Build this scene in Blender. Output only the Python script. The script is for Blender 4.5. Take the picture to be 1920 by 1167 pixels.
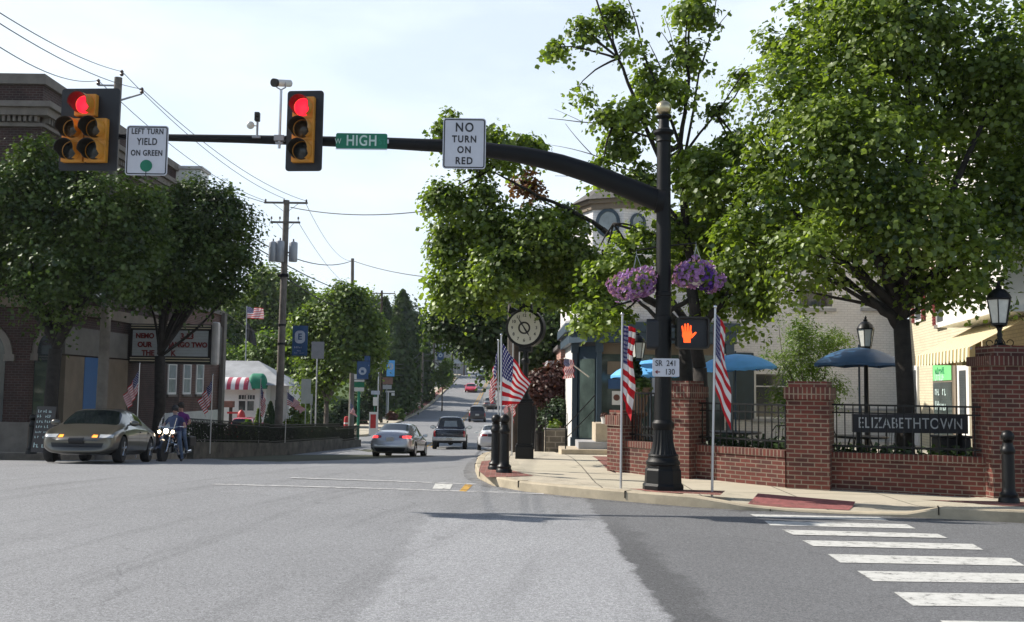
import bpy, bmesh, math, random
import numpy as np
from mathutils import Vector, Matrix
from mathutils.bvhtree import BVHTree
from mathutils.geometry import delaunay_2d_cdt
R = math.radians
rnd = random.Random(7)
SC = bpy.context.scene
for o in list(bpy.data.objects): bpy.data.objects.remove(o)
COL = SC.collection

# ---------------------------------------------------------------- camera
FPX = 1900.0; PITCH = R(4.41); ROLL = R(0.8); CAMZ = 1.65
cd = bpy.data.cameras.new('camera'); cam = bpy.data.objects.new('camera', cd); COL.objects.link(cam)
cd.sensor_width = 36; cd.lens = 36*FPX/1920; cd.clip_start = 0.1; cd.clip_end = 6000
F = Vector((0, math.cos(PITCH), math.sin(PITCH))); U0 = Vector((0, -math.sin(PITCH), math.cos(PITCH))); X0 = Vector((1, 0, 0))
RT = X0*math.cos(ROLL)+U0*math.sin(ROLL); UP = -X0*math.sin(ROLL)+U0*math.cos(ROLL)
cam.matrix_world = Matrix(((RT.x, UP.x, -F.x, 0), (RT.y, UP.y, -F.y, 0), (RT.z, UP.z, -F.z, CAMZ), (0, 0, 0, 1)))
SC.camera = cam
# ---------------------------------------------------------------- sky, sun, exposure
SUN = Vector((-5.8, 2.0, 5.0)).normalized()
elev = math.asin(SUN.z); azim = math.atan2(SUN.x, SUN.y)
W = bpy.data.worlds.new('World'); SC.world = W; W.use_nodes = True
nt = W.node_tree; nt.nodes.clear()
def N(nt, t, **k):
    n = nt.nodes.new(t)
    for a, b in k.items():
        if a in n.inputs: n.inputs[a].default_value = b
        else: setattr(n, a, b)
    return n
sky = N(nt, 'ShaderNodeTexSky', sky_type='NISHITA', sun_disc=False, sun_elevation=elev, sun_rotation=azim, altitude=100, air_density=1.0, dust_density=1.0, ozone_density=1.0)
tc = N(nt, 'ShaderNodeTexCoord')
mp = N(nt, 'ShaderNodeMapping'); mp.inputs['Scale'].default_value = (1, 1, 3.2)
nz = N(nt, 'ShaderNodeTexNoise', Scale=2.6, Detail=7.0, Roughness=0.55)
rp = N(nt, 'ShaderNodeValToRGB'); rp.color_ramp.elements[0].position = .40; rp.color_ramp.elements[1].position = .72
rp.color_ramp.elements[0].color = (.62, .62, .62, 1); rp.color_ramp.elements[1].color = (.95, .95, .95, 1)
mx = N(nt, 'ShaderNodeMix', data_type='RGBA'); mx.inputs[7].default_value = (7.9, 8.75, 9.6, 1)
bg = N(nt, 'ShaderNodeBackground', Strength=0.1); wo = N(nt, 'ShaderNodeOutputWorld')
L = nt.links.new
L(tc.outputs['Generated'], mp.inputs[0]); L(mp.outputs[0], nz.inputs['Vector']); L(nz.outputs[0], rp.inputs[0])
# haze: whitest low down and towards the sun, clearer overhead and behind the camera
sx = N(nt, 'ShaderNodeSeparateXYZ'); L(tc.outputs['Generated'], sx.inputs[0])
hz_ = N(nt, 'ShaderNodeMapRange'); hz_.interpolation_type = 'SMOOTHSTEP'; L(sx.outputs[2], hz_.inputs[0]); hz_.inputs[1].default_value = .34; hz_.inputs[2].default_value = .75; hz_.inputs[3].default_value = 1.; hz_.inputs[4].default_value = .12
dt = N(nt, 'ShaderNodeVectorMath', operation='DOT_PRODUCT'); L(tc.outputs['Generated'], dt.inputs[0]); dt.inputs[1].default_value = (-.35, .94, 0)
ds = N(nt, 'ShaderNodeMapRange'); ds.interpolation_type = 'SMOOTHSTEP'; L(dt.outputs['Value'], ds.inputs[0]); ds.inputs[1].default_value = -.5; ds.inputs[2].default_value = .62; ds.inputs[3].default_value = .40; ds.inputs[4].default_value = 1.
m1_ = N(nt, 'ShaderNodeMath', operation='MULTIPLY'); L(hz_.outputs[0], m1_.inputs[0]); L(ds.outputs[0], m1_.inputs[1])
m2_ = N(nt, 'ShaderNodeMath', operation='MULTIPLY'); L(m1_.outputs[0], m2_.inputs[0]); L(rp.outputs[0], m2_.inputs[1]); L(m2_.outputs[0], mx.inputs[0])
L(sky.outputs[0], mx.inputs[6]); L(mx.outputs[2], bg.inputs[0]); L(bg.outputs[0], wo.inputs[0])
sl = bpy.data.lights.new('sun', 'SUN'); sl.energy = 5.0; sl.angle = R(0.5); sl.color = (1, .93, .83)
so = bpy.data.objects.new('sun', sl); COL.objects.link(so); so.rotation_euler = SUN.to_track_quat('Z', 'Y').to_euler(); so.location = (-30, 10, 40)
SC.view_settings.view_transform = 'Standard'; SC.view_settings.look = 'None'; SC.view_settings.exposure = 0.47; SC.view_settings.gamma = 1
SC.cycles.max_bounces = 6; SC.cycles.transparent_max_bounces = 8

# ---------------------------------------------------------------- terrain profile and pixel helpers
PY = [-80, 14, 20, 24, 28, 36, 46, 62, 90, 112, 125, 138, 150, 163, 190, 230, 290, 350, 450, 600, 900]
PZ = [0, 0, -.05, -.2, -.48, -.98, -1.55, -1.97, -2.05, -1.85, -1.4, -.6, .4, 1.6, 3.7, 5.7, 8.2, 10.8, 15, 20, 26]
_h = np.interp(np.arange(-80, 900, 1.0), PY, PZ)
_h = np.convolve(np.pad(_h, 2, mode='edge'), np.ones(5)/5, 'valid')
_h[:90] = 0
_yr = np.arange(-80, 900, 1.0)
_hr = _h.copy(); _sel = (_yr > 12) & (_yr < 62)
_hr[_sel] = np.interp(_yr[_sel], [12, 20, 24, 28, 36, 46, 62], [0, -.03, -.10, -.26, -.68, -1.3, float(_h[142])])
def gz(y, x=-8.):
    a = float(np.interp(y, _yr, _h)); b = float(np.interp(y, _yr, _hr)); t = max(0., min(1., (x+7)/6)); t = t*t*(3-2*t)
    return a+(b-a)*t
def ray(px, py): return (F+RT*((px-960)/FPX)-UP*((py-583.5)/FPX))
def P(px, py, Y):
    d = ray(px, py); t = Y/d.y
    return Vector((d.x*t, Y, CAMZ+d.z*t))
def G(px, py, dz=0.0):
    d = ray(px, py); t = 4.0; st = .25
    while t < 900:
        if CAMZ+d.z*t <= gz(d.y*t, d.x*t)+dz: break
        t += st
    lo, hi = t-st, t
    for _ in range(20):
        m = (lo+hi)/2
        if CAMZ+d.z*m <= gz(d.y*m, d.x*m)+dz: hi = m
        else: lo = m
    return Vector((d.x*hi, d.y*hi, CAMZ+d.z*hi))
def XP(px, Y): return P(px, 700, Y).x
def HZ(px, py, Y): return P(px, py, Y).z

# ---------------------------------------------------------------- materials
def newmat(name):
    m = bpy.data.materials.new(name); m.use_nodes = True; t = m.node_tree
    b = t.nodes['Principled BSDF']
    return m, t, b
def c4(c): return (c[0], c[1], c[2], 1)
def coordn(t, uv=False):
    n = t.nodes.new('ShaderNodeTexCoord'); return n.outputs['UV' if uv else 'Object']
def mat(name, col, rough=.7, metal=0., var=.18, scale=3., bump=0., bscale=40., coat=0., emit=None, es=1., alpha=1., detail=5., col2=None, spec=.5, uv=False):
    m, t, b = newmat(name); L = t.links.new
    co = coordn(t, uv)
    n = N(t, 'ShaderNodeTexNoise', Scale=scale, Detail=detail, Roughness=.62); L(co, n.inputs['Vector'])
    r = N(t, 'ShaderNodeValToRGB'); r.color_ramp.elements[0].position = .3; r.color_ramp.elements[1].position = .7
    a = [max(0, c*(1-var)) for c in col]; bb = [min(1, c*(1+var)) for c in col] if col2 is None else col2
    r.color_ramp.elements[0].color = c4(a); r.color_ramp.elements[1].color = c4(bb)
    L(n.outputs[0], r.inputs[0]); L(r.outputs[0], b.inputs['Base Color'])
    b.inputs['Roughness'].default_value = rough; b.inputs['Metallic'].default_value = metal
    b.inputs['Coat Weight'].default_value = coat; b.inputs['Coat Roughness'].default_value = .05
    b.inputs['Specular IOR Level'].default_value = spec
    b.inputs['Alpha'].default_value = alpha
    if bump:
        n2 = N(t, 'ShaderNodeTexNoise', Scale=bscale, Detail=3.); L(co, n2.inputs['Vector'])
        bm_ = N(t, 'ShaderNodeBump', Strength=bump, Distance=.02); L(n2.outputs[0], bm_.inputs['Height']); L(bm_.outputs[0], b.inputs['Normal'])
    if emit:
        b.inputs['Emission Color'].default_value = c4(emit); b.inputs['Emission Strength'].default_value = es
    return m
def brick(name, c1, c2, mort, bw=.215, bh=.073, ms=.010, bump=.5, off=.5, rough=.85, blotch=.5):
    m, t, b = newmat(name); L = t.links.new
    co = coordn(t, True)
    k = N(t, 'ShaderNodeTexBrick', Scale=1.0); k.offset = off
    k.inputs['Color1'].default_value = c4(c1); k.inputs['Color2'].default_value = c4(c2); k.inputs['Mortar'].default_value = c4(mort)
    k.inputs['Mortar Size'].default_value = ms; k.inputs['Mortar Smooth'].default_value = .2
    k.inputs['Brick Width'].default_value = bw; k.inputs['Row Height'].default_value = bh; k.inputs['Bias'].default_value = 0
    L(co, k.inputs['Vector'])
    n = N(t, 'ShaderNodeTexNoise', Scale=1.3, Detail=8., Roughness=.7); L(co, n.inputs['Vector'])
    r = N(t, 'ShaderNodeMapRange'); r.inputs[1].default_value = .25; r.inputs[2].default_value = .75; r.inputs['To Min'].default_value = 1-blotch; r.inputs['To Max'].default_value = 1+blotch; L(n.outputs[0], r.inputs[0])
    mm = N(t, 'ShaderNodeVectorMath', operation='SCALE'); L(k.outputs['Color'], mm.inputs[0]); L(r.outputs[0], mm.inputs['Scale'])
    L(mm.outputs[0], b.inputs['Base Color']); b.inputs['Roughness'].default_value = rough
    inv = N(t, 'ShaderNodeMath', operation='SUBTRACT'); inv.inputs[0].default_value = 1.; L(k.outputs['Fac'], inv.inputs[1])
    n3 = N(t, 'ShaderNodeTexNoise', Scale=60., Detail=3.); L(co, n3.inputs['Vector'])
    ad = N(t, 'ShaderNodeMath', operation='MULTIPLY_ADD'); L(n3.outputs[0], ad.inputs[0]); ad.inputs[1].default_value = .4; L(inv.outputs[0], ad.inputs[2])
    bp = N(t, 'ShaderNodeBump', Strength=bump, Distance=.01); L(ad.outputs[0], bp.inputs['Height']); L(bp.outputs[0], b.inputs['Normal'])
    return m
def leafmat(name, dark, light, trans=.35, rough=.45):
    m = bpy.data.materials.new(name); m.use_nodes = True; t = m.node_tree; t.nodes.clear(); L = t.links.new
    g = N(t, 'ShaderNodeNewGeometry'); tcn = N(t, 'ShaderNodeTexCoord')
    nz = N(t, 'ShaderNodeTexNoise', Scale=.9, Detail=3.); L(tcn.outputs['Object'], nz.inputs['Vector'])
    ad = N(t, 'ShaderNodeMath', operation='MULTIPLY_ADD'); L(g.outputs['Random Per Island'], ad.inputs[0]); ad.inputs[1].default_value = .6
    sb = N(t, 'ShaderNodeMath', operation='MULTIPLY_ADD'); L(nz.outputs[0], sb.inputs[0]); sb.inputs[1].default_value = 1.5; sb.inputs[2].default_value = -.55
    L(sb.outputs[0], ad.inputs[2])
    r = N(t, 'ShaderNodeValToRGB'); r.color_ramp.elements[0].color = c4(dark); r.color_ramp.elements[1].color = c4(light)
    L(ad.outputs[0], r.inputs[0])
    d = N(t, 'ShaderNodeBsdfDiffuse'); L(r.outputs[0], d.inputs[0])
    tr = N(t, 'ShaderNodeBsdfTranslucent')
    br = N(t, 'ShaderNodeMix', data_type='RGBA', blend_type='MULTIPLY'); br.inputs[0].default_value = 1; br.inputs[7].default_value = (1.5, 1.6, .55, 1)
    L(r.outputs[0], br.inputs[6]); L(br.outputs[2], tr.inputs[0])
    m1 = N(t, 'ShaderNodeMixShader'); m1.inputs[0].default_value = trans; L(d.outputs[0], m1.inputs[1]); L(tr.outputs[0], m1.inputs[2])
    gl = N(t, 'ShaderNodeBsdfGlossy', Roughness=rough); gl.inputs[0].default_value = (.9, .95, .9, 1)
    m2 = N(t, 'ShaderNodeMixShader'); m2.inputs[0].default_value = .035; L(m1.outputs[0], m2.inputs[1]); L(gl.outputs[0], m2.inputs[2])
    o = N(t, 'ShaderNodeOutputMaterial'); L(m2.outputs[0], o.inputs[0])
    return m
def glassmat(name, tint=(.8, .9, .9), alpha=.25, rough=.03):
    m = bpy.data.materials.new(name); m.use_nodes = True; t = m.node_tree; t.nodes.clear(); L = t.links.new
    tr = N(t, 'ShaderNodeBsdfTransparent'); tr.inputs[0].default_value = c4(tint)
    gl = N(t, 'ShaderNodeBsdfGlossy', Roughness=rough)
    fr = N(t, 'ShaderNodeFresnel', IOR=1.5)
    mr = N(t, 'ShaderNodeMapRange'); mr.inputs['To Min'].default_value = alpha; mr.inputs['To Max'].default_value = 1.; L(fr.outputs[0], mr.inputs[0])
    mxs = N(t, 'ShaderNodeMixShader'); L(mr.outputs[0], mxs.inputs[0]); L(tr.outputs[0], mxs.inputs[1]); L(gl.outputs[0], mxs.inputs[2])
    o = N(t, 'ShaderNodeOutputMaterial'); L(mxs.outputs[0], o.inputs[0])
    return m

# ---------------------------------------------------------------- mesh building
class MB:
    def __init__(s): s.v = []; s.f = []; s.m = []; s.mi = 0; s.M = None
    def add(s, vs, fs):
        b = len(s.v)
        for p in vs:
            p = Vector(p)
            s.v.append(s.M @ p if s.M else p)
        for f in fs: s.f.append([b+i for i in f]); s.m.append(s.mi)
        return s
    def box(s, c, d, rz=0, rx=0, ry=0, taper=1.):
        x, y, z = d[0]/2, d[1]/2, d[2]/2
        vs = [Vector((sx*x*(taper if sz > 0 else 1), sy*y*(taper if sz > 0 else 1), sz*z)) for sz in (-1, 1) for sx, sy in ((-1, -1), (1, -1), (1, 1), (-1, 1))]
        M = Matrix.Translation(Vector(c)) @ Matrix.Rotation(rz, 4, 'Z') @ Matrix.Rotation(ry, 4, 'Y') @ Matrix.Rotation(rx, 4, 'X')
        return s.add([M @ v for v in vs], [(0, 3, 2, 1), (4, 5, 6, 7), (0, 1, 5, 4), (1, 2, 6, 5), (2, 3, 7, 6), (3, 0, 4, 7)])
    def bb(s, x0, x1, y0, y1, z0, z1): return s.box(((x0+x1)/2, (y0+y1)/2, (z0+z1)/2), (abs(x1-x0), abs(y1-y0), abs(z1-z0)))
    def tube(s, pts, rad, n=8, cap=True):
        pts = [Vector(p) for p in pts]
        if not isinstance(rad, (list, tuple)): rad = [rad]*len(pts)
        vs = []; fs = []; u = None
        for i, p in enumerate(pts):
            d = (pts[min(i+1, len(pts)-1)]-pts[max(i-1, 0)]).normalized()
            if u is None:
                u = d.orthogonal().normalized()
            else:
                u = (u-d*u.dot(d)); u = u.normalized() if u.length > 1e-6 else d.orthogonal().normalized()
            w = d.cross(u)
            for k in range(n):
                a = 2*math.pi*k/n; vs.append(p+(u*math.cos(a)+w*math.sin(a))*rad[i])
        for i in range(len(pts)-1):
            for k in range(n): fs.append((i*n+k, i*n+(k+1) % n, (i+1)*n+(k+1) % n, (i+1)*n+k))
        if cap:
            fs.append(tuple(range(n-1, -1, -1))); fs.append(tuple(range((len(pts)-1)*n, len(pts)*n)))
        return s.add(vs, fs)
    def lathe(s, prof, n=20, c=(0, 0, 0), axis='Z', flute=0, rot=0):
        vs = []; fs = []; c = Vector(c)
        for i, (r, z) in enumerate(prof):
            for k in range(n):
                a = 2*math.pi*k/n+rot
                rr = r*(1-flute*(k % 2)) if flute else r
                p = Vector((rr*math.cos(a), rr*math.sin(a), z))
                if axis == 'Y': p = Vector((p.x, p.z, -p.y)) if True else p
                if axis == 'X': p = Vector((p.z, p.x, p.y))
                vs.append(c+p)
        for i in range(len(prof)-1):
            for k in range(n): fs.append((i*n+k, i*n+(k+1) % n, (i+1)*n+(k+1) % n, (i+1)*n+k))
        fs.append(tuple(range(n-1, -1, -1))); fs.append(tuple(range((len(prof)-1)*n, len(prof)*n)))
        return s.add(vs, fs)
    def prism(s, poly, y0, y1, plane='XZ'):
        n = len(poly)
        f3 = {'XZ': lambda a, b, t: (a, t, b), 'XY': lambda a, b, t: (a, b, t), 'YZ': lambda a, b, t: (t, a, b)}[plane]
        vs = [f3(a, b, y0) for a, b in poly]+[f3(a, b, y1) for a, b in poly]
        fs = [tuple(range(n)), tuple(range(2*n-1, n-1, -1))]+[(i, n+i, n+(i+1) % n, (i+1) % n) for i in range(n)]
        return s.add(vs, fs)
    def sphere(s, c, r, n=14, m=8, sc=(1, 1, 1)):
        prof = [(max(1e-4, r*math.sin(math.pi*i/m)), -r*math.cos(math.pi*i/m)) for i in range(m+1)]
        b = len(s.v); s.lathe(prof, n)
        for i in range(b, len(s.v)):
            p = s.v[i] if not s.M else s.M.inverted() @ s.v[i]
            p = Vector((p.x*sc[0], p.y*sc[1], p.z*sc[2]))+Vector(c)
            s.v[i] = s.M @ p if s.M else p
        return s
    def grid(s, fn, nu, nv):
        vs = [fn(i/nu, j/nv) for j in range(nv+1) for i in range(nu+1)]
        fs = [(j*(nu+1)+i, j*(nu+1)+i+1, (j+1)*(nu+1)+i+1, (j+1)*(nu+1)+i) for j in range(nv) for i in range(nu)]
        return s.add(vs, fs)
    def build(s, name, mats, parent=None, smooth=0, world=False, bevel=0, gridw=None, loc=None):
        me = bpy.data.meshes.new(name)
        vs = s.v
        if world and parent is not None:
            Mi = parent.matrix_basis.inverted(); pp = parent.parent
            while pp is not None: Mi = Mi @ pp.matrix_basis.inverted(); pp = pp.parent
            vs = [Mi @ v for v in vs]
        elif loc is not None: vs = [v-Vector(loc) for v in vs]
        me.from_pydata([tuple(v) for v in vs], [], s.f)
        bm = bmesh.new(); bm.from_mesh(me); bmesh.ops.recalc_face_normals(bm, faces=bm.faces)
        if bevel: bmesh.ops.bevel(bm, geom=[e for e in bm.edges if e.is_manifold and e.calc_face_angle(0) > R(35)], offset=bevel, segments=2, profile=.6, affect='EDGES')
        uvl = bm.loops.layers.uv.new('UVMap')
        for i, f in enumerate(bm.faces):
            if smooth: f.smooth = True
            if gridw is None:
                n = f.normal
                if abs(n.z) > .85: ua, va = Vector((1, 0, 0)), Vector((0, 1, 0))
                else:
                    ua = Vector((0, 0, 1)).cross(n).normalized(); va = n.cross(ua)
                for l in f.loops: l[uvl].uv = (l.vert.co.dot(ua), l.vert.co.dot(va))
            else:
                nu, nv = gridw
                for l in f.loops: l[uvl].uv = ((l.vert.index % (nu+1))/nu, 1-(l.vert.index//(nu+1))/nv)
        bm.to_mesh(me); bm.free()
        if not bevel: me.polygons.foreach_set('material_index', s.m)
        if not isinstance(mats, (list, tuple)): mats = [mats]
        for m in mats: me.materials.append(m)
        if smooth and smooth != 1: me.set_sharp_from_angle(angle=R(smooth))
        o = bpy.data.objects.new(name, me); COL.objects.link(o)
        if parent is not None: o.parent = parent
        if loc is not None: o.location = loc
        return o
def tag(o, label=None, cat=None, group=None, kind=None):
    if label: o['label'] = label
    if cat: o['category'] = cat
    if group: o['group'] = group
    if kind: o['kind'] = kind
    return o
def thing(name, label, cat, loc=(0, 0, 0), rz=0, group=None):
    o = bpy.data.objects.new(name, None); COL.objects.link(o); o.empty_display_size = .2
    o.location = loc; o.rotation_euler = (0, 0, rz)
    o.matrix_basis = Matrix.Translation(Vector(loc)) @ Matrix.Rotation(rz, 4, 'Z')
    return tag(o, label, cat, group)
def copytree(o, parent=None):
    c = o.copy(); COL.objects.link(c); c.parent = parent
    for ch in list(o.children): copytree(ch, c)
    return c
def place(root, loc, rz=0, label=None, group=None):
    c = copytree(root); c.location = loc; c.rotation_euler = (0, 0, rz)
    if label: c['label'] = label
    if group: c['group'] = group
    return c
def text(s, size, m, parent=None, loc=(0, 0, 0), rot=(R(90), 0, 0), name='lettering', ext=.003, sx=1., bold=0., align='CENTER', sp=1.):
    cu = bpy.data.curves.new(name, 'FONT'); cu.body = s; cu.size = size; cu.extrude = ext; cu.align_x = align; cu.align_y = 'CENTER'; cu.offset = bold; cu.space_character = sp
    ob = bpy.data.objects.new(name, cu); COL.objects.link(ob)
    bpy.context.view_layer.update()
    me = bpy.data.meshes.new_from_object(ob.evaluated_get(bpy.context.evaluated_depsgraph_get()))
    bpy.data.objects.remove(ob); bpy.data.curves.remove(cu)
    me.materials.clear(); me.materials.append(m)
    o = bpy.data.objects.new(name, me); COL.objects.link(o); o.parent = parent; o.location = loc; o.rotation_euler = rot; o.scale = (sx, 1, 1)
    return o
def scribble(mb, x0, x1, z, h, y, words=3, seed=1, t=.004):
    r = random.Random(seed); n = words; x = x0; w = (x1-x0)/n
    for i in range(n):
        ww = w*r.uniform(.55, .9); k = max(2, int(ww/(h*.7)))
        for j in range(k):
            xx = x+ww*j/k; hh = h*r.choice((.7, .7, 1.))
            mb.box((xx+h*.15, y, z+hh/2), (h*.22, t, hh)); mb.box((xx+h*.3, y, z+h*r.choice((.05, .35, .6))), (h*.5, t, h*.16))
        x += w
    return mb

# ---------------------------------------------------------------- slabs that follow the terrain
def dens(pts, step):
    out = []
    for a, b in zip(pts, pts[1:]+pts[:1]):
        a = Vector(a[:2]); b = Vector(b[:2]); n = max(1, int((b-a).length/step))
        for i in range(n): out.append(a.lerp(b, i/n))
    return out
def slab(name, poly, m, h=.15, step=1.5, depth=.3, hf=None, kind='structure', label=None):
    b = dens(poly, step); n = len(b)
    xs = [p.x for p in b]; ys = [p.y for p in b]
    pts = list(b)
    if hf is None: hf = lambda x, y: gz(y, x)+h
    gx = np.arange(min(xs), max(xs), step*1.3) if max(xs)-min(xs) > step else []
    gy = np.arange(min(ys), max(ys), step*1.3) if max(ys)-min(ys) > step else []
    if len(gx)*len(gy) < 9000:
        for x in gx:
            for y in gy: pts.append(Vector((float(x)+.31*step, float(y)+.17*step)))
    vo, eo, fo, _, _, _ = delaunay_2d_cdt(pts, [(i, (i+1) % n) for i in range(n)], [list(range(n))], 1, 1e-5)
    mb = MB(); mb.add([(v.x, v.y, hf(v.x, v.y)) for v in vo], [tuple(f) for f in fo])
    if depth:
        bv = [(p.x, p.y, hf(p.x, p.y)) for p in b]+[(p.x, p.y, hf(p.x, p.y)-depth) for p in b]
        mb.add(bv, [(i, (i+1) % n, n+(i+1) % n, n+i) for i in range(n)])
    me = bpy.data.meshes.new(name); me.from_pydata([tuple(v) for v in mb.v], [], mb.f)
    bm = bmesh.new(); bm.from_mesh(me); bmesh.ops.remove_doubles(bm, verts=bm.verts, dist=1e-4); bmesh.ops.recalc_face_normals(bm, faces=bm.faces)
    up = sum(f.normal.z*f.calc_area() for f in bm.faces if abs(f.normal.z) > .5)
    if up < 0: bmesh.ops.reverse_faces(bm, faces=bm.faces)
    uvl = bm.loops.layers.uv.new('UVMap')
    for f in bm.faces:
        for l in f.loops: l[uvl].uv = (l.vert.co.x+.37*l.vert.co.z, l.vert.co.y)
    bm.to_mesh(me); bm.free(); me.materials.append(m)
    o = bpy.data.objects.new(name, me); COL.objects.link(o); o['kind'] = kind
    return o

# ---------------------------------------------------------------- foliage
nr = np.random.default_rng(5)
def nrm(a): return a/np.maximum(1e-6, np.linalg.norm(a, axis=1, keepdims=True))
def leafmesh(name, c, nor, size, m, parent=None, shape='maple', loc=None):
    n = len(c); t = nrm(np.cross(nor, nr.normal(size=(n, 3)))); b = np.cross(nor, t)
    if shape == 'maple':
        T = np.array([(0, -.1, 0), (.30, .0, .07), (.55, .42, .12), (.28, .62, .05), (0, 1., -.10), (-.28, .62, .05), (-.55, .42, .12), (-.30, .0, .07)])
        Fs = [(0, 1, 2, 3), (0, 3, 4, 5), (0, 5, 6, 7)]
    elif shape == 'slim':
        T = np.array([(0, 0, 0), (.2, .5, .05), (0, 1.2, -.1), (-.2, .5, .05)]); Fs = [(0, 1, 2, 3)]
    else:
        T = np.array([(-.1, 0, 0), (.5, .25, .12), (.15, 1., -.1), (-.5, .6, .1)]); Fs = [(0, 1, 2, 3)]
    k = len(T); s = size[:, None, None]
    V = (T[None, :, 0:1]*t[:, None, :]+T[None, :, 1:2]*b[:, None, :]+T[None, :, 2:3]*nor[:, None, :])*s+c[:, None, :]
    if loc is not None: V = V-np.array(loc)[None, None, :]
    V = V.reshape(-1, 3); nf = len(Fs)
    idx = (np.array(Fs)[None]+(np.arange(n)*k)[:, None, None]).reshape(-1)
    me = bpy.data.meshes.new(name); me.vertices.add(len(V)); me.vertices.foreach_set('co', V.astype(np.float32).ravel())
    me.loops.add(len(idx)); me.loops.foreach_set('vertex_index', idx.astype(np.int32))
    me.polygons.add(n*nf); me.polygons.foreach_set('loop_start', (np.arange(n*nf)*4).astype(np.int32)); me.polygons.foreach_set('loop_total', np.full(n*nf, 4, np.int32))
    me.update(calc_edges=True); me.materials.append(m)
    o = bpy.data.objects.new(name, me); COL.objects.link(o)
    if parent: o.parent = parent
    if loc is not None and not parent: o.location = loc
    return o
def crownpts(blobs, ncl, per, cr, shell=.45, gap=.0, flat=.55, freq=.8):
    """blobs: (centre, (rx,ry,rz), weight) -> leaf centres, normals, clump centres"""
    w = np.array([b[2] for b in blobs], float); w /= w.sum()
    bi = nr.choice(len(blobs), size=ncl, p=w)
    C = np.array([tuple(b[0]) for b in blobs]); Rr = np.array([b[1] if hasattr(b[1], '__len__') else (b[1],)*3 for b in blobs])
    d = nrm(nr.normal(size=(ncl, 3))); rad = nr.random(ncl)**shell
    cc = C[bi]+d*Rr[bi]*rad[:, None]
    if gap > 0:
        keep = np.sin(cc[:, 0]*freq*2.3+1)*np.sin(cc[:, 1]*freq*2.1+cc[:, 2]*.7)*np.sin(cc[:, 2]*freq*2.6+.5)+nr.normal(size=ncl)*.15 > -1+gap*1.6-.45
        cc = cc[keep]; d = d[keep]; bi = bi[keep]
    n = len(cc)
    off = np.clip(nr.normal(size=(n, per, 3)), -1.7, 1.7)*np.array([1, 1, flat])*cr*(.6+.8*nr.random((n, 1, 1)))
    off[:, :, 2] -= (off[:, :, 0]**2+off[:, :, 1]**2)*.35/max(cr, .01)
    pc = (cc[:, None, :]+off).reshape(-1, 3)
    no = np.repeat(d, per, axis=0)*.5+nrm(off.reshape(-1, 3))*.35+np.array([-.1, 0, .75])+nr.normal(size=(n*per, 3))*.45
    return pc, nrm(no), cc
def limb(mb, a, b, r0, r1, n=6, bend=.12, seg=5):
    a = Vector(a); b = Vector(b); L_ = (b-a).length; pts = []; rs = []
    o = Vector((rnd.uniform(-1, 1), rnd.uniform(-1, 1), rnd.uniform(0, 1)))*L_*bend
    for i in range(seg+1):
        t = i/seg; pts.append(a.lerp(b, t)+o*math.sin(math.pi*t)+Vector((rnd.uniform(-1, 1), rnd.uniform(-1, 1), rnd.uniform(-1, 1)))*r0*.35*(0 < i < seg)); rs.append(r0+(r1-r0)*t)
    mb.tube(pts, rs, n); return pts
def tree(name, label, base, fork, r, blobs, lm, bark, ncl, per, ls, cr, shape='maple', shell=.45, gap=0., twigs=40, hub=None, cat='tree', group=None, flat=.55, limbs=None, extra=None, trunk2=None):
    T = thing(name, label, cat, base, 0, group)
    mb = MB(); base = Vector(base); fork = Vector(fork)
    mid = base.lerp(fork, .5)+Vector((rnd.uniform(-1, 1), rnd.uniform(-1, 1), 0))*r*.5
    mb.tube([base-Vector((0, 0, .3)), base+Vector((0, 0, .12)), base.lerp(fork, .25), mid, fork], [r*1.5, r*1.2, r, r*.95, r*.9], 12)
    pc, no, cc = crownpts(blobs, ncl, per, cr, shell, gap, flat)
    ends = []
    for c, rr, w in blobs:
        st = fork+Vector((0, 0, rnd.uniform(-.05, .5)))*r*3 if not hub else min(hub, key=lambda h: (h-Vector(c)).length)
        rs = r*.17 if hub else (r*.55 if w > .5 else r*.3)
        e = Vector(c)
        pts = limb(mb, st, e, rs, rs*.28, 7, .1, 6); ends.append(pts)
    for c in cc[:twigs] if len(cc) > twigs else cc:
        c = Vector(c); best = min((p for q in ends for p in q[1:]), key=lambda p: (p-c).length_squared)
        limb(mb, best, c, max(.006, r*.09), max(.004, r*.03), 4, .12, 3)
    if extra: extra(mb)
    mb.build('trunk', bark, T, smooth=1, world=True)
    sz = ls*(.5+.85*nr.random(len(pc)))
    leafmesh('crown', pc, no, sz, lm, T, shape, loc=base)
    return T
# ================================================================ materials
M = {}
def mk(k, *a, **kw): M[k] = mat(k, *a, **kw)
mk('kerb', (.42, .36, .26), rough=.9, var=.25, scale=2.5, bump=.3, bscale=60, detail=8)
mk('kerb_grey', (.20, .18, .15), rough=.9, var=.3, scale=2.5, bump=.3, bscale=60, detail=8)
mk('black_iron', (.004, .0045, .005), spec=.32, rough=.42, var=.3, scale=8, bump=.08, bscale=90)
mk('mast_black', (.004, .0045, .005), spec=.28, rough=.5, var=.3, scale=6, bump=.12, bscale=120)
mk('alu', (.55, .56, .58), rough=.35, metal=.8, var=.1)
mk('gold', (.62, .52, .33), rough=.28, metal=.9, var=.15, scale=9)
mk('signal_black', (.010, .012, .016), rough=.5, var=.15)
mk('signal_yellow', (.62, .27, .03), rough=.45, var=.18, scale=5)
mk('visor', (.02, .018, .014), rough=.6)
mk('lens_dark', (.025, .028, .028), rough=.15, var=.4, scale=20)
mk('lens_amber', (.05, .035, .02), rough=.15, var=.4, scale=20)
mk('red_lamp', (.6, .01, .02), rough=.4, emit=(1, .012, .03), es=1.6, var=.3, scale=60)
mk('hand_lamp', (.6, .1, .02), emit=(1, .08, .012), es=1.5)
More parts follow.
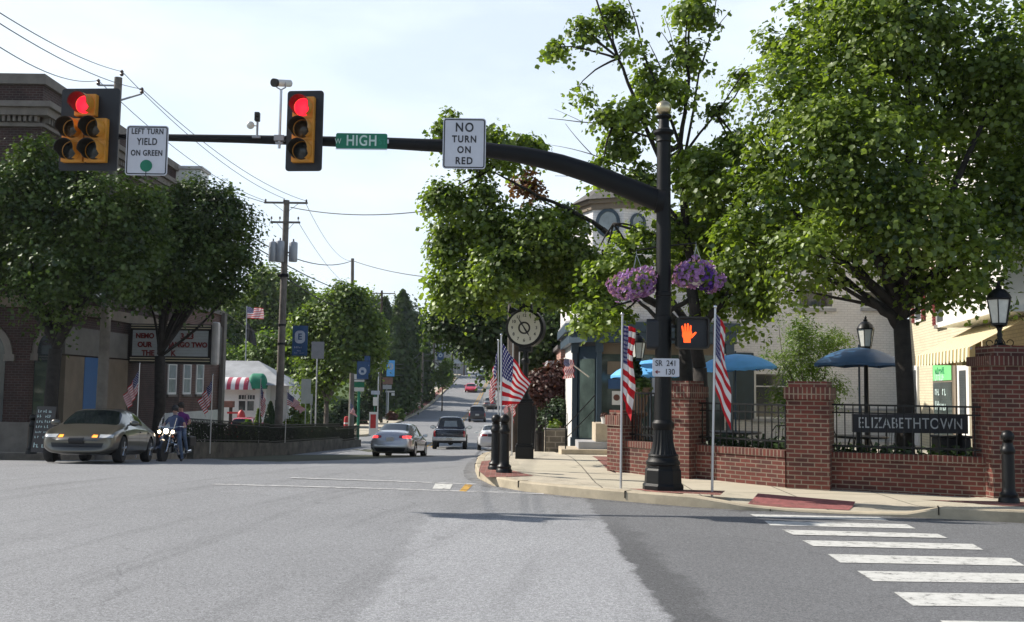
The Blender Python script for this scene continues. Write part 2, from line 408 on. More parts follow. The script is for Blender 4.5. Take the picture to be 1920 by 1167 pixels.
mk('sign_white', (.62, .63, .68), rough=.5, var=.06, scale=4)
mk('sign_black', (.03, .03, .035), rough=.6)
mk('sign_green', (.0, .17, .09), rough=.45, var=.1)
mk('sign_letter', (.55, .68, .62), rough=.5)
mk('ghost_letter', (.02, .24, .15), rough=.5)
mk('sign_back', (.22, .22, .24), rough=.6, metal=.2, var=.12)
mk('grey_metal', (.30, .31, .33), rough=.45, metal=.4, var=.15)
mk('wood_pole', (.165, .148, .128), rough=.95, var=.35, scale=2, bump=.6, bscale=30)
mk('dark_wood_pole', (.055, .04, .03), rough=.95, var=.35, scale=2)
mk('bark', (.026, .022, .019), rough=.95, var=.45, scale=6, bump=.9, bscale=18)
mk('bark_pale', (.13, .11, .09), rough=.95, var=.4, scale=6, bump=.8, bscale=18)
mk('wire', (.02, .02, .02), rough=.7)
mk('concrete', (.36, .33, .28), rough=.92, var=.2, scale=1.5, bump=.25, bscale=50)
mk('old_concrete', (.10, .092, .075), rough=.95, var=.5, scale=2.2, bump=.4, bscale=30, detail=9)
mk('stone_step', (.45, .38, .28), rough=.9, var=.2, scale=3, bump=.2)
mk('paver', (.22, .07, .055), rough=.9, var=.3, scale=12, bump=.4, bscale=25)
mk('tactile', (.26, .085, .08), rough=.85, var=.25, scale=10, bump=.6, bscale=40)
mk('road_white', (.62, .62, .60), rough=.8, var=.3, scale=5, bump=.2, bscale=80, detail=9)
mk('road_worn', (.30, .31, .31), rough=.85, var=.3, scale=4, detail=9)
mk('road_yellow', (.45, .27, .05), rough=.8, var=.3, scale=5, detail=9)
mk('grass', (.055, .10, .022), rough=1, var=.45, scale=1.2, bump=.8, bscale=20, detail=8)
mk('earth', (.05, .055, .03), rough=1, var=.4, scale=.2, detail=8)
mk('mulch', (.035, .025, .018), rough=1, var=.5, scale=14, bump=1, bscale=40)
mk('navy_trim', (.030, .055, .080), rough=.5, var=.15, scale=4)
mk('blue_shutter', (.02, .045, .06), rough=.5, var=.15, scale=4)
mk('white_paint', (.72, .71, .68), rough=.55, var=.07, scale=2)
mk('grey_trim', (.36, .36, .37), rough=.6, var=.1)
mk('shingle', (.10, .095, .09), rough=.95, var=.4, scale=8, bump=.6, bscale=14)
mk('grey_roof', (.34, .35, .36), rough=.8, var=.22, scale=.9, bump=.2)
mk('window_glass', (.035, .045, .05), rough=.06, var=.5, scale=.6, coat=.3)
mk('shop_glass', (.05, .07, .065), rough=.08, var=.6, scale=1.1, coat=.3)
mk('pale_glass', (.28, .32, .33), rough=.12, var=.35, scale=1.5)
mk('red_shutter', (.16, .022, .022), rough=.6, var=.15)
mk('lime_sign', (.18, .62, .22), rough=.5, var=.08)
mk('chalk', (.5, .62, .6), rough=.9, var=.2, scale=20)
mk('umbrella_blue', (.12, .42, .82), rough=.6, var=.12, scale=3)
mk('umbrella_navy', (.018, .08, .18), rough=.45, var=.2, scale=3)
mk('terracotta', (.34, .22, .15), rough=.85, var=.15)
mk('lamp_glass', (.62, .63, .58), rough=.2, var=.15, scale=7)
mk('soot_brown', (.13, .045, .03), rough=.4)
mk('limestone', (.17, .15, .13), rough=.85, var=.2, scale=3, bump=.2)
mk('tan_stucco', (.19, .155, .115), rough=.9, var=.15, scale=2)
mk('grey_stucco', (.16, .155, .14), rough=.9, var=.2, scale=2)
mk('blue_poster', (.035, .13, .32), rough=.5, var=.06)
mk('white_stucco', (.62, .60, .55), rough=.9, var=.12, scale=2, bump=.15)
mk('marquee_board', (.46, .50, .52), rough=.5, var=.06, scale=6)
mk('marquee_dark', (.035, .03, .028), rough=.5)
mk('neon_tube', (.70, .62, .45), rough=.3, var=.1)
mk('letter_red', (.20, .02, .02), rough=.5)
mk('cream_metal', (.52, .50, .48), rough=.4, var=.1)
mk('letter_white', (.62, .63, .62), rough=.6)
mk('banner_blue', (.03, .085, .20), rough=.7, var=.12, scale=3)
mk('banner_light', (.45, .50, .58), rough=.7)
mk('canvas_green', (.01, .20, .11), rough=.7)
mk('clock_face', (.62, .60, .52), rough=.4, var=.06)
mk('trash_black', (.02, .02, .022), rough=.5)
mk('red_paint', (.45, .03, .03), rough=.5)
mk('picnic_wood', (.20, .10, .07), rough=.8, var=.25)
mk('house_grey', (.36, .36, .38), rough=.8, var=.12)
mk('house_brown', (.22, .12, .09), rough=.8, var=.2)
mk('trans_grey', (.33, .35, .38), rough=.45, metal=.2, var=.1)
mk('insulator', (.08, .05, .04), rough=.3)
mk('petunia', (.16, .035, .33), rough=.7, var=.55, scale=30)
mk('skin', (.45, .25, .18), rough=.6, var=.1)
mk('denim', (.10, .14, .22), rough=.9, var=.25, scale=15)
mk('purple_cloth', (.15, .03, .17), rough=.9, var=.2)
mk('navy_cloth', (.04, .045, .12), rough=.9, var=.2)
mk('hair', (.02, .015, .012), rough=.7)
mk('rubber', (.014, .014, .015), rough=.85)
mk('chrome', (.65, .66, .68), rough=.14, metal=1.)
mk('rim_alloy', (.55, .56, .57), rough=.25, metal=.85, var=.06)
mk('black_plastic', (.018, .018, .02), rough=.55)
mk('car_glass', (.010, .014, .016), rough=.05, var=.3, spec=.6)
mk('head_lamp', (.55, .57, .58), rough=.12, var=.2, scale=14, coat=1.)
mk('head_lamp_lit', (.9, .85, .7), emit=(1, .82, .55), es=9.)
mk('amber_lamp', (.7, .25, .03), rough=.2, emit=(1, .32, .05), es=1.6, coat=1.)
mk('amber_off', (.5, .10, .02), rough=.2, coat=1.)
mk('tail_red', (.30, .008, .012), rough=.15, coat=1.)
mk('brake_lit', (.8, .02, .02), rough=.2, emit=(1, .05, .05), es=1.8)
mk('plate', (.45, .43, .38), rough=.5, var=.2, scale=20)
M['brick_red'] = brick('brick_red', (.140, .033, .022), (.062, .018, .014), (.20, .155, .115))
M['brick_soldier'] = brick('brick_soldier', (.140, .033, .022), (.062, .018, .014), (.20, .155, .115), bw=.073, bh=.215, off=0.)
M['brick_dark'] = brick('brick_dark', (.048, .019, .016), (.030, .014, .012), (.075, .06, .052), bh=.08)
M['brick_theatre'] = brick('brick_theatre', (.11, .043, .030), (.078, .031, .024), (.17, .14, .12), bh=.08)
M['brick_pink'] = brick('brick_pink', (.42, .22, .17), (.38, .19, .14), (.42, .33, .28))
M['brick_white'] = brick('brick_white', (.74, .73, .73), (.69, .68, .68), (.58, .57, .57), bh=.08, ms=.012, blotch=.12)
M['brick_grey'] = brick('brick_grey', (.78, .76, .75), (.74, .72, .71), (.64, .62, .61), bh=.08, ms=.012, bump=.35, blotch=.12)
M['brick_cream'] = brick('brick_cream', (.62, .56, .40), (.57, .51, .37), (.44, .39, .28), bh=.08, ms=.010, bump=.35, blotch=.12)
M['pavers'] = brick('pavers', (.24, .075, .055), (.16, .05, .04), (.25, .2, .16), bw=.2, bh=.1, ms=.006)
M['pavement_stone'] = brick('pavement_stone', (.47, .42, .33), (.44, .40, .31), (.13, .115, .09), bw=1.5, bh=1.5, ms=.014, off=0., bump=.25, blotch=.12)
M['block_wall'] = brick('block_wall', (.13, .11, .085), (.10, .085, .065), (.24, .21, .17), bw=.45, bh=.2, ms=.02)
M['leaf_maple'] = leafmat('leaf_maple', (.018, .048, .009), (.27, .35, .065), trans=.5)
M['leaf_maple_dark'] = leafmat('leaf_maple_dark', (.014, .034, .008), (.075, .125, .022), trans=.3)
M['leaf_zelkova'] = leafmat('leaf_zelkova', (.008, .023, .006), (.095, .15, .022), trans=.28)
M['leaf_mid'] = leafmat('leaf_mid', (.036, .078, .012), (.20, .27, .045), trans=.42)
M['leaf_bright'] = leafmat('leaf_bright', (.055, .115, .018), (.17, .24, .04), trans=.4)
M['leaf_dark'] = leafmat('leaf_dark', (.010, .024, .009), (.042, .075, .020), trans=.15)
M['leaf_blue'] = leafmat('leaf_blue', (.03, .055, .028), (.08, .12, .055), trans=.2)
M['leaf_purple'] = leafmat('leaf_purple', (.045, .016, .016), (.12, .045, .04), trans=.25)
M['leaf_brown'] = leafmat('leaf_brown', (.08, .035, .015), (.16, .07, .03), trans=.3)
M['petal'] = leafmat('petal', (.13, .045, .27), (.52, .28, .62), trans=.3)
M['petal_deep'] = leafmat('petal_deep', (.04, .01, .16), (.12, .03, .32), trans=.2)
M['screen_glass'] = glassmat('screen_glass', (.85, .9, .95), .12)

# asphalt: new dark mat on the right, pale patch ahead, older grey to the left, polished wheel tracks
def asphalt():
    m, t, b = newmat('asphalt'); L = t.links.new
    co = coordn(t); sp = N(t, 'ShaderNodeSeparateXYZ'); L(co, sp.inputs[0])
    def mth(op, a, b_=None, c=None):
        n = N(t, 'ShaderNodeMath', operation=op)
        for i, v in enumerate((a, b_, c)):
            if v is None: continue
            if isinstance(v, (int, float)): n.inputs[i].default_value = v
            else: L(v, n.inputs[i])
        return n.outputs[0]
    def noise(s, d=6., vec=None, r=.6):
        n = N(t, 'ShaderNodeTexNoise', Scale=s, Detail=d, Roughness=r); L(vec or co, n.inputs['Vector']); return n.outputs[0]
    def step(v, e, w): 
        n = N(t, 'ShaderNodeMapRange'); n.interpolation_type = 'SMOOTHSTEP'; L(v, n.inputs[0]); n.inputs[1].default_value = e-w; n.inputs[2].default_value = e+w; return n.outputs[0]
    x, y = sp.outputs[0], sp.outputs[1]
    rag = mth('MULTIPLY_ADD', noise(1.1, 8., r=.75), .5, -.25)
    xr = mth('ADD', x, rag)
    dark = mth('MULTIPLY', step(xr, 1.16, .04), mth('SUBTRACT', 1., step(y, 16.5, .3)))
    soft = mth('MULTIPLY_ADD', noise(2.0, 3.), .3, -.15)
    band = mth('MULTIPLY', mth('MULTIPLY', step(mth('ADD', x, soft), -1.05, .08), mth('SUBTRACT', 1., step(xr, 1.16, .04))), mth('SUBTRACT', 1., step(mth('ADD', y, soft), 13.2, .12)))
    tk = mth('SUBTRACT', x, mth('MULTIPLY', mth('MULTIPLY', y, y), .0078))
    cb = N(t, 'ShaderNodeCombineXYZ'); L(mth('MULTIPLY', tk, 2.2), cb.inputs[0]); L(mth('MULTIPLY', y, .16), cb.inputs[1])
    trk = N(t, 'ShaderNodeMapRange'); L(noise(1., 3., cb.outputs[0]), trk.inputs[0]); trk.inputs[1].default_value = .28; trk.inputs[2].default_value = .47; trk.inputs[3].default_value = .80; trk.inputs[4].default_value = 1.
    big = N(t, 'ShaderNodeMapRange'); L(noise(.35, 6.), big.inputs[0]); big.inputs[3].default_value = .80; big.inputs[4].default_value = 1.18
    fine = N(t, 'ShaderNodeMapRange'); L(noise(85., 2., r=.9), fine.inputs[0]); fine.inputs[1].default_value = .3; fine.inputs[2].default_value = .7; fine.inputs[3].default_value = .50; fine.inputs[4].default_value = 1.55
    med = N(t, 'ShaderNodeMapRange'); L(noise(26., 6., r=.9), med.inputs[0]); med.inputs[1].default_value = .25; med.inputs[2].default_value = .75; med.inputs[3].default_value = .60; med.inputs[4].default_value = 1.40
    v = mth('MULTIPLY', mth('MULTIPLY', mth('MULTIPLY', big.outputs[0], fine.outputs[0]), med.outputs[0]), mth('MAXIMUM', trk.outputs[0], dark))
    vo = N(t, 'ShaderNodeTexVoronoi', Scale=64.); L(co, vo.inputs['Vector']); vs_ = N(t, 'ShaderNodeSeparateColor'); L(vo.outputs['Color'], vs_.inputs[0])
    v = mth('MULTIPLY', v, mth('MULTIPLY_ADD', vs_.outputs[0], .50, .75))
    near = mth('SUBTRACT', 1., step(y, 12.2, 2.5)); fr_n = mth('MULTIPLY_ADD', noise(.9, 6., r=.7), 1.0, -.5)
    fringe = mth('MULTIPLY', mth('MULTIPLY', step(xr, 1.18, .02), mth('SUBTRACT', 1., step(mth('ADD', x, fr_n), 1.50, .10))), mth('MULTIPLY_ADD', near, .30, .06))
    v = mth('MULTIPLY', v, mth('SUBTRACT', 1., fringe)); v = mth('MULTIPLY', v, mth('MULTIPLY_ADD', dark, -.34, 1.)); v = mth('MULTIPLY', v, mth('MULTIPLY_ADD', band, .24, .93))
    # sealed cracks
    vc = N(t, 'ShaderNodeTexVoronoi', feature='DISTANCE_TO_EDGE', Scale=.22); wv = N(t, 'ShaderNodeVectorMath', operation='MULTIPLY_ADD')
    nn = N(t, 'ShaderNodeTexNoise', Scale=1.3, Detail=6.); L(co, nn.inputs['Vector']); L(nn.outputs['Color'], wv.inputs[0]); wv.inputs[1].default_value = (1.1, 1.1, 0); L(co, wv.inputs[2]); L(wv.outputs[0], vc.inputs['Vector'])
    cr = N(t, 'ShaderNodeMapRange'); L(vc.outputs['Distance'], cr.inputs[0]); cr.inputs[1].default_value = .0; cr.inputs[2].default_value = .0035; cr.inputs[3].default_value = .80; cr.inputs[4].default_value = 1.
    v = mth('MULTIPLY', v, cr.outputs[0])
    vm = N(t, 'ShaderNodeVectorMath', operation='SCALE'); vm.inputs[0].default_value = (.235, .240, .249); L(v, vm.inputs['Scale'])
    L(vm.outputs[0], b.inputs['Base Color']); b.inputs['Roughness'].default_value = .82; b.inputs['Specular IOR Level'].default_value = .35
    bp = N(t, 'ShaderNodeBump', Strength=.5, Distance=.006); L(fine.outputs[0], bp.inputs['Height']); L(bp.outputs[0], b.inputs['Normal'])
    return m
M['asphalt'] = asphalt()
def worn(name, col, lo=.34, hi=.50, sc=7., al=1.):
    m, t, b = newmat(name); L = t.links.new; co = coordn(t)
    n = N(t, 'ShaderNodeTexNoise', Scale=sc, Detail=12., Roughness=.78); L(co, n.inputs['Vector'])
    n2 = N(t, 'ShaderNodeTexNoise', Scale=60., Detail=3., Roughness=.8); L(co, n2.inputs['Vector'])
    ad = N(t, 'ShaderNodeMath', operation='MULTIPLY_ADD'); L(n2.outputs[0], ad.inputs[0]); ad.inputs[1].default_value = .25; L(n.outputs[0], ad.inputs[2])
    r = N(t, 'ShaderNodeMapRange'); L(ad.outputs[0], r.inputs[0]); r.inputs[1].default_value = lo+.12; r.inputs[2].default_value = hi+.12; r.inputs[4].default_value = al; L(r.outputs[0], b.inputs['Alpha'])
    c = N(t, 'ShaderNodeValToRGB'); c.color_ramp.elements[0].position = .35; c.color_ramp.elements[0].color = c4([q*.72 for q in col]); c.color_ramp.elements[1].position = .62; c.color_ramp.elements[1].color = c4(col); L(n.outputs[0], c.inputs[0]); L(c.outputs[0], b.inputs['Base Color']); b.inputs['Roughness'].default_value = .8
    return m
M['road_white'] = worn('road_white', (.58, .58, .55), .33, .46); M['road_worn'] = worn('road_worn', (.5, .5, .5), .36, .52, 4., .9); M['road_yellow'] = worn('road_yellow', (.5, .29, .05), .34, .5, 4.)
M['gutter_dirt'] = worn('gutter_dirt', (.07, .062, .052), .42, .72, 3., .55); M['stain'] = worn('stain', (.20, .17, .13), .46, .75, 1.6, .45)

def flagmat():
    m, t, b = newmat('flag_cloth'); L = t.links.new
    uv = coordn(t, True); sp = N(t, 'ShaderNodeSeparateXYZ'); L(uv, sp.inputs[0])
    def mth(op, a, b_=None):
        n = N(t, 'ShaderNodeMath', operation=op)
        for i, v in enumerate((a, b_)):
            if v is None: continue
            if isinstance(v, (int, float)): n.inputs[i].default_value = v
            else: L(v, n.inputs[i])
        return n.outputs[0]
    u, v = sp.outputs[0], sp.outputs[1]
    stripe = mth('GREATER_THAN', mth('MODULO', mth('MULTIPLY', v, 13.), 2.), 1.)
    canton = mth('MULTIPLY', mth('LESS_THAN', u, .4), mth('GREATER_THAN', v, 6/13))
    su = mth('MULTIPLY', u, 1/.4*5.5); sv = mth('MULTIPLY', mth('SUBTRACT', v, 6/13), 13/7*4.5)
    def dots(ou):
        fu = mth('SUBTRACT', mth('FRACT', mth('ADD', su, ou)), .5); fv = mth('SUBTRACT', mth('FRACT', mth('ADD', sv, ou)), .5)
        return mth('LESS_THAN', mth('ADD', mth('MULTIPLY', mth('MULTIPLY', fu, fu), 1.25), mth('MULTIPLY', fv, fv)), .030)
    st = mth('MAXIMUM', dots(0.), dots(.5))
    m1 = N(t, 'ShaderNodeMix', data_type='RGBA'); L(stripe, m1.inputs[0]); m1.inputs[6].default_value = (.50, .006, .014, 1); m1.inputs[7].default_value = (.75, .74, .74, 1)
    m2 = N(t, 'ShaderNodeMix', data_type='RGBA'); L(st, m2.inputs[0]); m2.inputs[6].default_value = (.022, .022, .13, 1); m2.inputs[7].default_value = (.75, .74, .74, 1)
    m3 = N(t, 'ShaderNodeMix', data_type='RGBA'); L(canton, m3.inputs[0]); L(m1.outputs[2], m3.inputs[6]); L(m2.outputs[2], m3.inputs[7])
    tr = N(t, 'ShaderNodeBsdfTranslucent'); L(m3.outputs[2], tr.inputs[0]); L(m3.outputs[2], b.inputs['Base Color']); b.inputs['Roughness'].default_value = .75
    ms = N(t, 'ShaderNodeMixShader'); ms.inputs[0].default_value = .22; L(b.outputs[0], ms.inputs[1]); L(tr.outputs[0], ms.inputs[2])
    L(ms.outputs[0], t.nodes['Material Output'].inputs[0])
    return m
M['flag'] = flagmat()
def stripemat(name, cols, period, axis=0, rough=.75):
    m, t, b = newmat(name); L = t.links.new
    uv = coordn(t, True); sp = N(t, 'ShaderNodeSeparateXYZ'); L(uv, sp.inputs[0])
    mu = N(t, 'ShaderNodeMath', operation='MULTIPLY'); L(sp.outputs[axis], mu.inputs[0]); mu.inputs[1].default_value = 1/period
    fr = N(t, 'ShaderNodeMath', operation='FRACT'); L(mu.outputs[0], fr.inputs[0])
    r = N(t, 'ShaderNodeValToRGB'); r.color_ramp.interpolation = 'CONSTANT'; e = r.color_ramp.elements
    while len(e) < len(cols): e.new(.5)
    for i, (p, c) in enumerate(cols): e[i].position = p; e[i].color = c4(c)
    L(fr.outputs[0], r.inputs[0]); L(r.outputs[0], b.inputs['Base Color']); b.inputs['Roughness'].default_value = rough
    return m
M['awning_stripe'] = stripemat('awning_stripe', [(0, (.72, .67, .50)), (.48, (.22, .22, .11)), (.80, (.52, .34, .15))], .30)
M['candy_stripe'] = stripemat('candy_stripe', [(0, (.72, .70, .70)), (.5, (.40, .05, .09))], .62)

# ================================================================ ground, roads, pavements
def lerpx(tab, y): return float(np.interp(y, [a for a, _ in tab], [b for _, b in tab]))
RK = [(24, -.8), (30, -.72), (60, -.45), (120, -.3), (165, 0), (190, .2), (230, 0), (290, -1.2), (350, -3.3), (450, -9), (600, -20), (800, -36)]
LK = [(62, -9.5), (76, -10.6), (95, -11.3), (115, -11.5), (140, -10.7), (165, -10.1), (190, -9.9), (230, -10.1), (290, -11.6), (350, -13.6), (450, -19.5), (600, -31), (800, -48)]
gnd = slab('ground', [(-420, -80), (420, -80), (420, 22), (420, 860), (-420, 860), (-420, 22)], M['earth'], step=11, depth=0, hf=lambda x, y: gz(y, x)-.12+max(0, abs(x+5)-60)*.02*(y > 40)*min(1, (y-40)/60))
slab('road_intersection', [(-90, -45), (90, -45), (90, 22), (2, 22), (-22, 22), (-90, 22)], M['asphalt'], step=2.6, depth=0, hf=lambda x, y: gz(y, x))
far = [(2, 22), (.6, 26)]+[(x+.8, y) for y, x in RK if y > 24]+[(x-.8, y) for y, x in reversed(LK) if y > 75]+[(-14, 74), (-34, 74), (-34, 63), (-18, 62), (-18, 50), (-22, 22)]
slab('road_main_street', far, M['asphalt'], step=2.6, depth=0, hf=lambda x, y: gz(y, x))
# right corner pavement
ck = [(897, 868), (892, 884), (897, 897), (925, 911), (985, 922), (1040, 928), (1100, 934), (1190, 942), (1300, 951), (1400, 957), (1500, 961), (1600, 965), (1700, 970), (1920, 981)]
ck = [G(a, b) for a, b in ck]
kr = [(x, y) for y, x in reversed(RK) if y > 24]+[(p.x, p.y) for p in ck]+[(24, 12.6), (80, 10.5)]
def rh(x, y):
    h = .15
    a = max(0, min(1, (x-3.05)/.45))*max(0, min(1, (5.75-x)/.45)); d = max(0, min(1, (15.6-y)/.9))
    return gz(y, x)+h-.128*a*d
slab('pavement_corner', [(p[0], p[1]) for p in kr if p[1] < 60]+[(80, 19), (14, 19), (12.2, 33), (1.5, 33), (1.9, 60)], M['pavement_stone'], step=.45, depth=.3, hf=rh)
slab('pavement_right', [(x, y) for y, x in reversed(RK) if y >= 60]+[(x+2.6, y) for y, x in RK if y >= 60], M['pavement_stone'], step=2.5, hf=lambda x, y: gz(y, x)+.15)
def kerb(name, pts, side, m, w=.16, hf=rh, up=.006, out=.012, base=.3, step=.4):
    d = []
    for a, b in zip(pts, pts[1:]):
        a = Vector(a[:2]); b = Vector(b[:2]); n = max(1, int((b-a).length/step))
        d += [a.lerp(b, i/n) for i in range(n)]
    d.append(Vector(pts[-1][:2])); mb = MB(); vs = []; fs = []
    for i, p in enumerate(d):
        t = (d[min(i+1, len(d)-1)]-d[max(i-1, 0)]).normalized(); nr_ = Vector((-t.y, t.x))*side
        o = p-nr_*out; q = p+nr_*w
        z = hf(p.x, p.y)+up
        vs += [(o.x, o.y, z-base), (o.x, o.y, z-.02), (o.x+nr_.x*.02, o.y+nr_.y*.02, z), (q.x, q.y, z), (q.x, q.y, z-.1)]
    for i in range(len(d)-1):
        for k in range(4): fs.append((i*5+k, i*5+k+1, (i+1)*5+k+1, (i+1)*5+k))
    mb.add(vs, fs); o = mb.build(name, m, smooth=40); o['kind'] = 'structure'; return o
kerb('kerb_right', kr, 1, M['kerb'])
slab('tactile_ramp', [G(1421, 936, .06)[:2], G(1604, 944, .06)[:2], G(1592, 957, .03)[:2], G(1402, 949, .03)[:2]], M['tactile'], step=.3, depth=0, hf=lambda x, y: rh(x, y)+.012)
slab('paver_strip', [G(*a, .15)[:2] for a in ((903, 866), (898, 884), (912, 896), (950, 895), (1000, 893), (948, 880), (940, 862))], M['pavers'], step=.6, depth=0, hf=lambda x, y: gz(y, x)+.158)
slab('paver_walk', [G(*a, .15)[:2] for a in ((1110, 856), (1145, 857), (1150, 884), (1138, 880))], M['pavers'], step=.6, depth=0, hf=lambda x, y: gz(y, x)+.158)
slab('paver_kerb_band', [G(*a, .15)[:2] for a in ((1180, 917), (1250, 918), (1360, 921), (1350, 928), (1230, 924))], M['pavers'], step=.4, depth=0, hf=lambda x, y: rh(x, y)+.004)
slab('paver_corner_band', [G(*a, .15)[:2] for a in ((1725, 938), (1900, 941), (2100, 948), (2100, 958), (1880, 949))], M['pavers'], step=.4, depth=0, hf=lambda x, y: rh(x, y)+.004)
def offs(pts, a, b):
    out1 = []; out2 = []
    for i, p in enumerate(pts):
        p = Vector(p[:2]); t = (Vector(pts[min(i+1, len(pts)-1)][:2])-Vector(pts[max(i-1, 0)][:2])).normalized(); n = Vector((-t.y, t.x)); out1.append(p+n*a); out2.append(p+n*b)
    return [(q.x, q.y) for q in out1]+[(q.x, q.y) for q in reversed(out2)]
gk = [p for p in kr if p[1] < 60]
slab('gutter_dirt', offs(gk, -.26, .0), M['gutter_dirt'], step=.8, depth=0, hf=lambda x, y: gz(y, x)+.004)
slab('pavement_stain', offs(gk, .2, .9), M['stain'], step=.8, depth=0, hf=lambda x, y: rh(x, y)+.003)
m = MB(); acc = 0
for a, b in zip(gk, gk[1:]):
    a = Vector(a[:2]); b = Vector(b[:2]); d = b-a; Ld = d.length; d.normalize(); s_ = 2.2-acc
    while s_ < Ld:
        p = a+d*s_; n = Vector((-d.y, d.x)); q = p+n*.07; m.box((q.x, q.y, rh(p.x, p.y)-.045), (.014, .19, .108), rz=math.atan2(d.y, d.x)); s_ += 2.2
    acc = (Ld-(s_-2.2)) if s_ > 0 else acc+Ld
m.build('kerb_joint', M['mulch'])['kind'] = 'structure'
# left pavement, island, far pavement
lk = [(-90, 25.2), (-30, 25.4), (-15.6, 26.0), (-13.6, 27.3), (-12.7, 30), (-12.0, 34), (-11.8, 38)]
lh = lambda x, y: gz(y, x)+.2
slab('pavement_left', lk+[(-11.5, 42), (-13.4, 52), (-15.6, 60), (-22, 60), (-22, 36), (-90, 36)], M['pavement_stone'], step=.9, depth=.4, hf=lh)
kerb('kerb_left', lk, 1, M['kerb_grey'], hf=lh, base=.4)
cl = [(-34, 74.5), (-14, 74.5), (-11.6, 74.6), (-10.7, 76)]+[(x, y) for y, x in LK if y > 80]
slab('pavement_far_left', cl+[(x-3.4, y) for y, x in reversed(LK) if y > 80]+[(-16, 86), (-34, 86)], M['pavement_stone'], step=2.2, hf=lambda x, y: gz(y, x)+.15)
kerb('kerb_far_left', cl, 1, M['kerb'], hf=lambda x, y: gz(y, x)+.15, step=2)
slab('paver_strip_far_left', [(x-.35, y) for y, x in LK if 115 <= y <= 200]+[(x-1.1, y) for y, x in reversed(LK) if 115 <= y <= 200], M['pavers'], step=2.5, depth=0, hf=lambda x, y: gz(y, x)+.162)
slab('lawn_left', [(x-3.5, y) for y, x in LK if y > 84]+[(x-45, y) for y, x in reversed(LK) if y > 84], M['grass'], step=6, depth=0, hf=lambda x, y: gz(y, x)+.10+max(0, -x-14)*.02)
slab('lawn_right', [(x+2.7, y) for y, x in RK if y > 60]+[(x+60, y) for y, x in reversed(RK) if y > 60], M['grass'], step=6, depth=0, hf=lambda x, y: gz(y, x)+.10)
slab('car_park', [(-60, 55), (-18.5, 55), (-18.5, 62), (-34, 63), (-34, 86), (-16, 86.5), (-60, 120)], M['asphalt'], step=4, depth=0, hf=lambda x, y: gz(y, x)+.02)
# painted markings
def paint(name, quads, m, up=.005, step=1.):
    mb = MB()
    for q in quads:
        q = [Vector((p[0], p[1])) for p in q]
        if len(q) == 4:
            n = max(1, int(max((q[1]-q[0]).length, (q[3]-q[0]).length)/step)); long0 = (q[1]-q[0]).length > (q[3]-q[0]).length
            a, b, c, d = q if long0 else (q[1], q[2], q[3], q[0])
            vs = []
            for i in range(n+1):
                for s, e in ((a, b), (d, c)):
                    p = s.lerp(e, i/n); vs.append((p.x, p.y, gz(p.y, p.x)+up))
            mb.add(vs, [(2*i, 2*i+2, 2*i+3, 2*i+1) for i in range(n)])
    o = mb.build(name, m); o['kind'] = 'structure'; return o
cw = [[(1406, 965), (1648, 970.6), (1667, 977), (1418, 970.6)], [(1433, 977.5), (1700, 984), (1717, 992), (1444, 986)], [(1466, 994), (1758, 1002), (1777, 1010), (1487, 1003.5)],
      [(1504, 1014), (1824, 1021), (1844, 1032), (1525, 1025)], [(1552, 1040), (1896, 1047.5), (1922, 1062), (1576, 1056)], [(1607, 1071.6), (1992, 1078), (2022, 1096), (1638, 1091)],
      [(1676, 1111.5), (2080, 1119), (2115, 1141), (1712, 1137)], [(1763, 1165), (2200, 1172), (2240, 1204), (1805, 1198)]]
paint('crosswalk_stripes', [[G(*p) for p in q] for q in cw], M['road_white'], step=.5)
def lineq(px, w):
    pts = [G(*p) for p in px]; out = []
    for a, b in zip(pts, pts[1:]):
        d = (b-a); d.z = 0; d.normalize(); n = Vector((-d.y, d.x, 0))*w/2; out.append([a-n, b-n, b+n, a+n])
    return out
paint('crosswalk_lines', lineq([(545, 896.5), (893, 908.5)], .16)+lineq([(400, 908.5), (700, 916.5), (1020, 926.5)], .15), M['road_worn'], step=.5)
paint('stop_bar_fragment', [[G(816, 907.5), G(849, 908.5), G(844, 918), G(811, 917)]], M['road_white'])
paint('centre_dash', [[G(872, 909), G(886, 910), G(874, 922.5), G(861, 921.5)]], M['road_yellow'])
paint('turn_lane_line', lineq([(560, 868), (640, 850.5), (706, 838)], .15), M['road_worn'])
cy = [(50, -5.25), (62, -5.0), (90, -5.15), (118, -5.25), (140, -4.8), (165, -4.3), (190, -4.1), (230, -4.3), (290, -6.2), (350, -8.3), (450, -14), (600, -25)]
def ribbon(off, w): return [[(a[1]+off-w/2, a[0]), (b[1]+off-w/2, b[0]), (b[1]+off+w/2, b[0]), (a[1]+off+w/2, a[0])] for a, b in zip(cy, cy[1:])]
paint('centre_lines', ribbon(-.16, .13)+ribbon(.16, .13), M['road_yellow'], up=.006, step=2.5)
# ================================================================ street furniture on the right corner
def rrect(w, h, r, n=4, cx=0, cz=0):
    out = []
    for sx, sz, a0 in ((1, 1, 0), (-1, 1, 90), (-1, -1, 180), (1, -1, 270)):
        for i in range(n+1):
            a = R(a0+90*i/n); out.append((cx+sx*(w/2-r)+r*math.cos(a), cz+sz*(h/2-r)+r*math.sin(a)))
    return out
def frame(mb, w, h, r, t, y0, y1, cx=0, cz=0):
    a = rrect(w, h, r, 4, cx, cz); b = rrect(w-2*t, h-2*t, max(.004, r-t), 4, cx, cz); n = len(a)
    vs = [(x, y0, z) for x, z in a]+[(x, y0, z) for x, z in b]+[(x, y1, z) for x, z in a]+[(x, y1, z) for x, z in b]
    fs = []
    for i in range(n):
        j = (i+1) % n; fs += [(i, j, n+j, n+i), (2*n+i, 3*n+i, 3*n+j, 2*n+j), (i, 2*n+i, 2*n+j, j), (n+i, n+j, 3*n+j, 3*n+i)]
    return mb.add(vs, fs)
MB_ = G(1243, 918, .15); MY = MB_.y; K = FPX/MY
